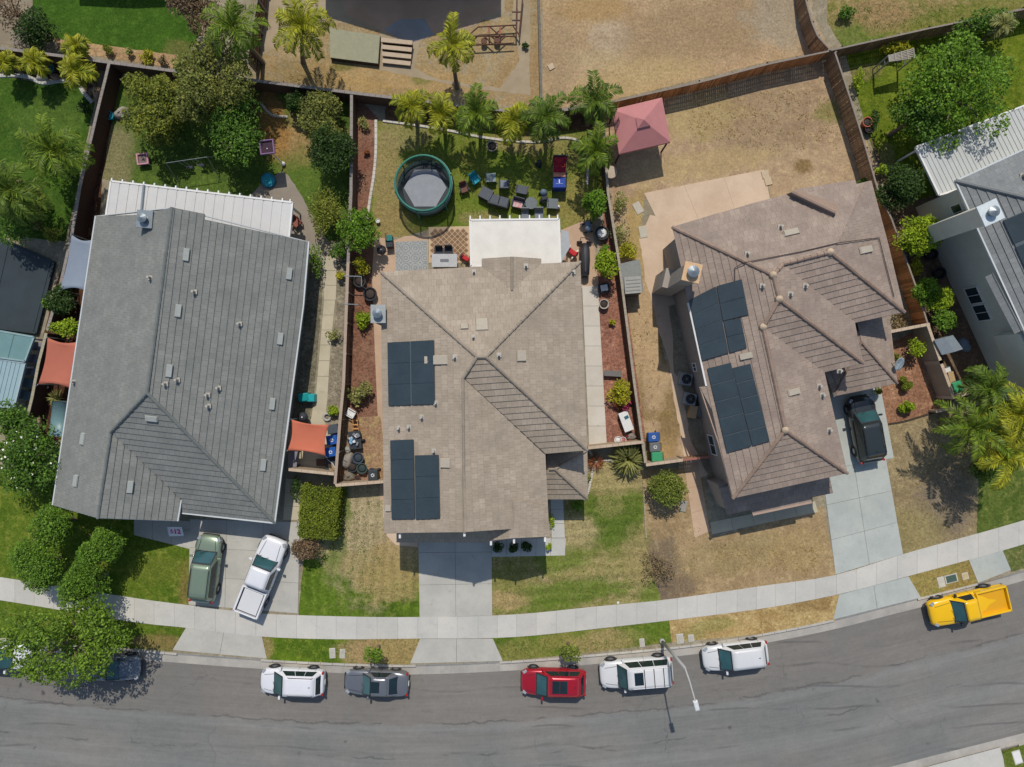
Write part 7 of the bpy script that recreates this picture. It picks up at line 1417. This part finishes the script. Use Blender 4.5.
# cooler, box, rubble bench
c = P(626, 421.5, .6); r = thing('cooler', 'white cool box on legs tilted across the red lava bed', 'cool box', (c.x, c.y, 0)); a = math.radians(110); MB().box((c.x, c.y, .35), (1.35, .62, .5), a).build('box', m_drk, r, bevel=.03); lo = MB().box((c.x, c.y, .64), (1.42, .68, .08), a).build('lid', m_wh, r, bevel=.03); MB().box((c.x+.02, c.y+.3, .69), (.3, .22, .03), .5).build('tray', mm('teal_tray', 50, 100, 110), lo)
c = P(604, 288, .3); r = thing('crate', 'black crate with white lining below the lemon green shrub tree', 'crate', (c.x, c.y, 0)); MB().box((c.x, c.y, .2), (.7, .6, .36), .2, 1.1).build('crate_body', m_drk, r); MB().box((c.x, c.y, .4), (.5, .42, .05), .2).build('lining', m_wh, r)
r = thing('hose', 'pale coiled hose in the lava bed above the stone pot', 'hose', P(607, 296)); c = P(607, 296.5, .05); MB().path([(c.x+.42*math.cos(a)*(1+.1*math.sin(3*a)), c.y+.28*math.sin(a), .05) for a in an], .025, 5, True).build('coil', mm('tan_hose', 176, 140, 110), r)
c = P(613, 373.5, .4); r = thing('bench', 'low grey bench across the red lava bed', 'bench', (c.x, c.y, 0)); MB().box((c.x, c.y, .4), (1.25, .4, .07), -.06).build('seat', mm('weathered_grey', 112, 110, 106), r)
for s in (-1, 1): MB().box((c.x+s*.5, c.y, .18), (.1, .36, .36)).build('leg', m_gry, r)
# air conditioners
def ac(label, px, py, rz):
    c = P(px, py, .8); r = thing('air_conditioner', label, 'air conditioner', (c.x, c.y, 0), 'air conditioners along the brown-roofed house'); MB().box((c.x, c.y, .42), (.84, .84, .8), rz).build('cabinet', mm('ac_cabinet', 142, 146, 146, .5), r, bevel=.05); MB().lathe([(.31, .82), (.34, .86), (.3, .86), (.28, .83), (0, .83)], (c.x, c.y, 0), 24).build('fan_opening', mm('ac_dark', 30, 34, 38), r)
    g_ = MB()
    for k in range(6): q = k*math.pi/6; g_.tube((c.x-.36*math.cos(q), c.y-.36*math.sin(q), .87), (c.x+.36*math.cos(q), c.y+.36*math.sin(q), .87), .008, 4)
    g_.build('fan_guard', m_metal, r); MB().box((c.x, c.y, .03), (.9, .9, .06), rz).build('pad', m_conc, r)
ac('upper grey air conditioner beside the brown-roofed house', 686.5, 379, -.22); ac('lower grey air conditioner above the beige box', 690.5, 399, -.22)
c = P(697, 412, .7); r = thing('storage_box', 'beige and grey two-part storage box below the air conditioners', 'storage box', (c.x, c.y, 0)); MB().box((c.x-.25, c.y, .36), (.5, .9, .7), -.2).build('cabinet', mm('beige_wood', 178, 152, 112), r); MB().box((c.x+.3, c.y+.05, .34), (.5, .8, .66), -.2).build('side_cabinet', mm('taupe_box', 112, 108, 102), r)
# garden sheds
def shed(label, c4, z, mat, roofm, zr=.25, wallm=None, name='shed'):
    w = [P(x, y, z) for x, y in c4]; ce = sum(w, Vector())/4; r = thing(name, label, 'shed', (ce.x, ce.y, 0)); MB().prism([(ce + (p-ce)*.93)[:2] for p in w], 0, z-.01).build('wall', wallm or mat, r); m = MB(); a, b = (w[0]+w[1])/2 + Vector((0, 0, zr)), (w[3]+w[2])/2 + Vector((0, 0, zr))
    for q in ([w[0], a, b, w[3]], [a, w[1], w[2], b]):
        q = list(q); q.reverse() if (q[1]-q[0]).cross(q[2]-q[1]).z < 0 else None; m.hexa([v - Vector((0, 0, .05)) for v in q], q)
    for q in ([w[0], w[1], a], [w[3], w[2], b]): m.poly(q)
    m.build('roof', roofm, r); d = w[2]-w[3]; mid = (w[2]+w[3])/2; s = Vector((d.y, -d.x, 0)).normalized(); MB().box((mid.x - s.x*.04*0, mid.y, z*.45), (d.length*.5, .1, z*.85), math.atan2(d.y, d.x)).build('door', m_white, r)
shed('small grey shed with translucent lid against the thin side wall', [(619.5, 264), (640, 259.5), (643.5, 291), (625, 294)], 1.5, mm('grey_shed_wall', 130, 124, 112), mm('grey_shed_roof', 134, 136, 130), .18)
c = P(633, 285, 1.7); r = thing('storage_locker', 'light grey locker with ribbed lid in front of the small grey shed', 'storage locker', (c.x, c.y, 0)); MB().box((c.x, c.y-.1, .7), (1.1, 1.0, 1.4), .08).build('cabinet', mm('brown_grey_side', 110, 98, 84), r); lo = MB().box((c.x, c.y, 1.66), (1.15, 1.15, .1), .08).build('lid', mm('pale_grey_lid', 158, 156, 148), r)
for k in range(4): MB().box((c.x, c.y-.36+.24*k, 1.725), (1.0, .06, .03), .08).build('lid_rib', mm('pale_grey_rib', 144, 142, 136), lo)
shed('grey garden shed in the shaded yard below the blue-green shrub tree', [(934, 340), (953, 335), (963, 349), (942, 355)], 2.0, mm('shed_grey_wall', 132, 130, 120), mm('shed_grey_roof', 124, 134, 140), .2)
c = P(57, 419, 1.6); r = thing('storage_shed', 'teal barrel-roofed storage shed beside the grey tiled roof', 'shed', (c.x, c.y, 0)); m = MB(); n = 10; a = math.radians(-6); d = Vector((math.sin(-a), math.cos(a), 0)); s = Vector((d.y, -d.x, 0))
pts = [(math.cos(math.pi*k/n), math.sin(math.pi*k/n)) for k in range(n+1)]
for e in (-1, 1): m.v += [tuple(Vector((c.x, c.y, 1.25)) + d*1.2*e + s*.62*u + Vector((0, 0, .42*v))) for u, v in pts]
for k in range(n): m.f.append([k, k+1, n+2+k, n+1+k]); m.uv.append(None)
m.f.append(list(range(n+1))); m.f.append([n+1+k for k in reversed(range(n+1))]); m.uv += [None, None]; m.build('barrel_roof', mm('teal_grey_roof', 106, 136, 138, .4), r, True); MB().box((c.x, c.y, .62), (1.22, 2.36, 1.24), -a*-1).build('wall', mm('teal_grey_wall', 96, 112, 112), r)
# shade sails
def sail(label, c4, mat, sag=.16, cup=.08):
    w = [Vector(P(*p)) for p in c4]; ce = sum(w, Vector())/4; r = thing('shade_sail', label, 'shade sail', (ce.x, ce.y, 0)); m = MB(); N = 12
    for i in range(N+1):
        for j in range(N+1):
            u, v = i/N, j/N; p = w[0].lerp(w[1], u).lerp(w[3].lerp(w[2], u), v); q = ce - p; q.z = 0
            pin = cup * (4*u*(1-u)*abs(2*v-1)**3 + 4*v*(1-v)*abs(2*u-1)**3); p = p + q*pin*1.6 + Vector((0, 0, -sag*16*u*(1-u)*v*(1-v))); m.v.append(tuple(p))
    for i in range(N):
        for j in range(N): k = i*(N+1)+j; m.f.append([k, k+1, k+N+2, k+N+1]); m.uv.append(None)
    m.build('canvas', mat, r, True, solid=.006)
    for k in (0, 3): p = w[k]; MB().tube((p.x, p.y, 0), (p.x, p.y, p.z+.05), .04, 8).build('post', m_metal, r)
    for p in w: MB().tube(p, p + (p-ce).normalized()*.18, .012, 4).build('tether', m_metal, r)
m_ors = M('orange_canvas', A(196, 110, 82), .85, .05, 1.5); sail('orange shade sail between the grey tiled roof and the blue bins', [(291.5, 419.5, 2.3), (329, 424.5, 2.2), (325.5, 456, 2.1), (287.5, 450.5, 2.3)], m_ors)
sail('orange shade sail at the left side of the grey tiled roof', [(47.5, 337.5, 2.2), (78, 342, 2.4), (71, 388.5, 2.4), (38, 384.5, 2.1)], M('terracotta_canvas', A(178, 104, 82), .85, .05, 1.5)); sail('blue-grey shade sail at the left side of the grey tiled roof, crossed by palm shadows', [(71.5, 234.5, 2.2), (94, 239.5, 2.4), (87, 291.5, 2.4), (59.5, 290.5, 2.1)], M('blue_grey_canvas', A(132, 142, 154), .85, .05, 1.5))
# lot one clutter
r = thing('paddling_pool', 'small round turquoise paddling pool on the patio edge', 'paddling pool', P(268, 180)); c = P(268, 180, .25); MB().lathe([(.5, 0), (.52, .24), (.46, .27), (.43, .08), (0, .06)], (c.x, c.y, .015), 24).build('tub', mm('turquoise_tub', 30, 120, 146, .4), r, True); MB().lathe([(0, .2), (.44, .2)], (c.x, c.y, .01), 24, cap=False).build('water', mm('pool_water', 50, 150, 160, .1), r)
def frame_on_pole(label, top, foot, col1, col2, s, pole=True):
    p, f = P(*top), P(*foot); r = thing('play_frame', label, 'play frame', (f.x, f.y, 0)); z = top[2]; mb = MB(); q = [(-s, -s), (s, -s), (s, s), (-s, s)]; a = .12
    q = [(x*math.cos(a)-y*math.sin(a), x*math.sin(a)+y*math.cos(a)) for x, y in q]; mb.path([(p.x+x, p.y+y, z) for x, y in q], .09, 6, True); mb.build('rim', col1, r); MB().box((p.x, p.y, z-.08), (s*1.8, s*1.8, .03), a).build('base_cloth', col2, r)
    if pole: MB().tube((f.x, f.y, 0), (p.x, p.y-.1, z), .04, 6).build('pole', m_wh, r); MB().lathe([(0, .3), (.14, .24), (.16, .1), (.1, 0)], (f.x, f.y, .01), 12).build('pole_base', m_wh, r, True)
    else:
        for x, y in q: MB().tube((p.x+x, p.y+y, 0), (p.x+x, p.y+y, z), .03, 6).build('leg', m_wh, r)
frame_on_pole('purple square frame with dark centre on a slanting white pole over the shaded lawn', (267, 147, 2.3), (284, 164.5), mm('purple_rim', 130, 100, 134), mm('dark_purple', 56, 34, 50), .45)
frame_on_pole('pink-rimmed square play box under the feathery tree', (142.5, 159, .4), (142.5, 159), mm('pink_rim', 206, 150, 160), mm('box_inside', 120, 104, 100), .36, False)
r = thing('swing_set', 'slim metal A-frame swing set in the deep shade below the olive trees', 'swing set', P(190, 168)); tb_ = [P(166, 163, 1.8), P(207, 157, 1.8)]
MB().tube(tb_[0], tb_[1], .02, 6).build('top_bar', m_metal, r)
for p in tb_:
    for s in (-1, 1): MB().tube((p.x, p.y, 1.8), (p.x + .25, p.y + s*.9 - .3, 0), .022, 6).build('leg', m_metal, r)
for f in (.35, .65): p = tb_[0].lerp(tb_[1], f); o = MB().box((p.x, p.y, .45), (.45, .2, .04)).build('swing_seat', m_drk, r); MB().tube((p.x-.2, p.y, .45), (p.x-.2, p.y, 1.8), .01, 4).tube((p.x+.2, p.y, .45), (p.x+.2, p.y, 1.8), .01, 4).build('rope', m_wh, o)
chair('garden_chair', 'rust-red garden chair at the corner of the long white patio cover', 296, 222, 220, mm('rust_metal', 140, 84, 70), mm('rust_metal', 140, 84, 70), .55); 
c = P(305.5, 398, .7); r = thing('playhouse', 'turquoise plastic slide toy beside grey-roofed house wall', 'toy', (c.x, c.y, 0)); m_tq = mm('turquoise_plastic', 20, 140, 140, .4); MB().box((c.x-.15, c.y+.05, .45), (.75, .6, .7), .1).build('base', m_tq, r, bevel=.08); MB().hexa([(c.x+.15, c.y-.3, .06), (c.x+.62, c.y-.3, .06), (c.x+.62, c.y+.3, .06), (c.x+.15, c.y+.3, .06)], [(c.x+.15, c.y-.26, .8), (c.x+.55, c.y-.26, .5), (c.x+.55, c.y+.26, .5), (c.x+.15, c.y+.26, .8)]).build('slide', mm('light_turquoise', 50, 176, 180, .4), r, bevel=.04)
r = thing('tyre', 'white-rimmed tyre ring lying on the gravel above the bins', 'tyre', P(327, 417)); c = P(327, 417, .1); MB().path([(c.x+.24*math.cos(a), c.y+.24*math.sin(a), .1) for a in an], .08, 8, True).build('ring', mm('whitish_rubber', 170, 170, 164), r, True)
table('side_cabinet', 'narrow grey cabinet table in front of the tan gate wall', 293.5, 459, .55, 1.1, .9, -6, mm('lilac_grey', 128, 126, 134), m_drk, cat='cabinet'); table('stool', 'dark brown low stool by the tan gate wall', 320.5, 462.5, .6, .5, .4, 0, mm('dark_brown', 84, 60, 48), cat='stool')
c = P(331, 465.5, .5); r = thing('barrow', 'dark cart with pale rim between the lower blue bin and the gate wall', 'cart', (c.x, c.y, 0)); MB().box((c.x, c.y, .35), (.7, .95, .35), -.1, 1.15).build('tray', m_drk, r); MB().box((c.x+.05, c.y-.1, .54), (.4, .5, .06), .2).build('load', mm('straw_load', 150, 130, 100), r); MB().path([(c.x-.3, c.y+.45, .5), (c.x+.1, c.y+.2, .62), (c.x+.35, c.y-.2, .6)], .025, 5).build('handle', m_wh, r)
c = P(176, 531.5, .9); r = thing('banner', 'small white banner with pink digits by the front walk of the grey-roofed house', 'banner', (c.x, c.y, 0)); MB().hexa([(c.x-.52, c.y-.36, .8), (c.x+.52, c.y-.32, .8), (c.x+.5, c.y+.36, 1.1), (c.x-.5, c.y+.36, 1.1)], [(c.x-.52, c.y-.36, .83), (c.x+.52, c.y-.32, .83), (c.x+.5, c.y+.36, 1.13), (c.x-.5, c.y+.36, 1.13)]).build('cloth', m_wh, r)
tx = bpy.data.curves.new('digits', 'FONT'); tx.body = '612'; tx.size = .5; tx.align_x = 'CENTER'; tx.align_y = 'CENTER'; tx.extrude = .012; tx.offset = .014
to = bpy.data.objects.new('tmp', tx); COL.objects.link(to); dg = bpy.context.evaluated_depsgraph_get(); me = bpy.data.meshes.new_from_object(to.evaluated_get(dg)); bpy.data.objects.remove(to)
me.materials.clear(); me.materials.append(mm('magenta', 206, 50, 120)); tm = bpy.data.objects.new('digits', me); COL.objects.link(tm); tm.parent = r; tm.location = (0, 0, 1.0); tm.rotation_euler = (math.radians(22), 0, 0)
for s in (-1, 1): MB().tube((c.x+s*.5, c.y, 0), (c.x+s*.5, c.y, .98), .02, 5).build('stake', m_metal, r)
# stepping stones, right yard
for x, y, a_, lb in ((638, 208, .5, 'upper'), (643, 232, .2, 'lower')): c = P(x, y); r = MB().box((c.x, c.y, .03), (.55, .85, .05), a_).build('stepping_stone', mm('white_stone', 182, 174, 156), None, bevel=.03); tag(r, lb + ' pale stepping stone on the dry strip beside the patio', 'stepping stone')
for x, y, lb in ((765, 174.5, 'upper'), (768, 181.5, 'lower')): c = P(x, y); tag(MB().box((c.x, c.y, .05), (.5, .55, .07), .25).build('paving_stone', mm('pale_paver', 190, 170, 140), None, bevel=.02), lb + ' loose paver at the corner of the beige patio', 'paver')
c = P(551, 67); tag(MB().box((c.x, c.y, .05), (.42, .42, .06), .5).build('paving_stone', mm('pale_paver', 200, 182, 150), None, bevel=.02), 'single pale paver lying on the bare yard by the thin wall', 'paver')
c = P(683, 506); tag(MB().box((c.x, c.y, .06), (.5, .8, .1), -.2).build('stone_slab', mm('pale_slab', 150, 144, 132), None, bevel=.04), 'grey stone slab at the foot of the round olive-green tree', 'stone')
c = P(373.5, 571.5); 
# satellite dish
c = P(898.5, 363.5, 3.4); r = thing('satellite_dish', 'pale grey satellite dish at the edge of the lower brown roof', 'satellite dish', (c.x, c.y, 0)); q = Matrix.Rotation(math.radians(28), 3, 'X') @ Matrix.Rotation(math.radians(18), 3, 'Y'); m = MB(); N, K = 20, 5
for j in range(K):
    for k in range(N): rr = j/(K-1); p = q @ Vector((.36*rr*math.cos(2*math.pi*k/N), .48*rr*math.sin(2*math.pi*k/N), .1*rr*rr)); m.v.append(tuple(c + p))
for j in range(K-1):
    for k in range(N): m.f.append([j*N+k, (j+1)*N+k, (j+1)*N+(k+1) % N, j*N+(k+1) % N]); m.uv.append(None)
m.build('dish', mm('dish_grey', 160, 172, 174, .5), r, True, solid=.02); MB().path([c + Vector((0, 0, -.05)), c + Vector((-.3, .05, -.3)), P(893, 366, 2.95)], .03, 6).build('mount', m_metal, r); MB().tube(c + Vector((0, -.3, 0)), c + Vector((.1, .1, .45)), .015, 5).build('feed_arm', m_metal, r)
# top yard: platform, steps, rusty frame
w = [P(*p)[:2] for p in ((331, 31), (381, 38), (379, 66), (331.5, 60))]; r = thing('platform', 'flat olive-grey platform with a dark lower edge beside the concrete steps', 'platform', P(355, 48)); MB().prism(w, .32, .38).build('deck', mm('olive_grey_deck', 150, 148, 120), r); MB().prism([((p[0]+23*0), p[1]) for p in [tuple(Vector(v)*.998) for v in w]], 0, .32).build('base', mm('dark_timber', 74, 60, 48), r)
r = thing('garden_steps', 'four pale concrete steps right of the olive-grey platform', 'steps', P(398, 54))
for k in range(4): a, b = P(382.5 + k*.2, 43.5 + k*6.2), P(413.5 - k*.8, 46.5 + k*6.2); d = b-a; MB().box(((a.x+b.x)/2, (a.y+b.y)/2, .5 - k*.1), (d.length, .3, .1), math.atan2(d.y, d.x)).build('tread', mm('pale_step', 186, 166, 140), r); MB().box(((a.x+b.x)/2, (a.y+b.y)/2 + .03, .22 - k*.05), (d.length*.96, .2, .44 - k*.1), math.atan2(d.y, d.x)).build('riser', mm('step_side', 92, 74, 58), r)
r = thing('metal_frame', 'rusty metal truss frame lying on the tan patio at the top', 'metal frame', P(492, 36)); m_rs = mm('rusty_steel', 96, 62, 48); z = .5
fr = MB()
for a, b in (((478, 27), (517, 25)), ((469, 36), (517, 36.5)), ((469, 45.5), (514, 43)), ((478, 27), (468, 36)), ((468, 36), (475, 45)), ((517, 0), (516, 37)), ((490, 27), (500, 36)), ((505, 26), (493, 36)), ((484, 36), (494, 45)), ((506, 36), (496, 45)), ((513, 26), (520, 36)), ((523, -5), (519, 37)), ((512, 12), (522, 12))): fr.tube(P(*a, z), P(*b, z), .05, 6)
fr.build('truss', m_rs, r)
for x, y in ((484, 41), (497, 40)): MB().lathe([(0, -.06), (.22, -.06), (.22, .06), (0, .06)], tuple(P(x, y, .4)), 12).build('wheel', m_rs, r)
c = P(494, 32, .6)
for x, y in ((489, 31), (500, 31)): c = P(x, y, .6); MB().box((c.x, c.y, .6), (.12, .5, .06)).build('finial', mm('rust_red', 150, 84, 66), r)
# arbour top right
w = [P(*p, 2.0) for p in ((888, 56), (913, 49), (914, 58), (889, 61.5))]; m_arb = mm('pale_grey_wood', 168, 160, 146); r = thing('garden_arbour', 'pale slatted garden arbour half covered by vines', 'arbour', (w[0].x+.8, w[0].y, 0)); sl_ = MB()
for k in range(6): f = k/5; MB().tube(w[0].lerp(w[3], f), w[1].lerp(w[2], f), .045, 6).build('slat', m_arb, r)
for k in range(5): f = k/4; MB().tube(w[0].lerp(w[1], f) + Vector((0, .05, .06)), w[3].lerp(w[2], f) + Vector((0, -.05, .06)), .035, 6).build('crossbar', m_arb, r)
for p in w: MB().box((p.x, p.y, 1.0), (.07, .07, 2.0)).build('post', m_arb, r)
for z in (.9, 1.5):
    for a, b in ((0, 3), (1, 2)): p, q = w[a], w[b]; MB().tube((p.x, p.y, z), (q.x, q.y, z), .03, 6).build('side_bar', m_arb, r)
# right shaded yard
for x, y, lb in ((932, 254, 'upper dark tub against the blue-grey house wall'), (940, 273, 'lower dark tub against the blue-grey house wall')): pot(lb, x, y, .4, .5, m_bpot)
bag('pale cover heap near the garden shed in the shaded yard', 965, 345, .8, 1.1, .5, .6, mm('pale_blue_cover', 120, 134, 148)); c = P(948.5, 370, .5); r = thing('crate', 'small white crate beneath the grey garden shed', 'crate', (c.x, c.y, 0)); MB().box((c.x, c.y, .2), (.5, .4, .35), .3).build('crate_body', m_gry, r); MB().box((c.x, c.y, .4), (.4, .3, .04), .3).build('lining', m_wh, r)
table('potting_table', 'beige narrow table beside the bright green bin', 952, 378, .4, .9, .7, 15, mm('beige_wood', 178, 152, 112), m_drk)
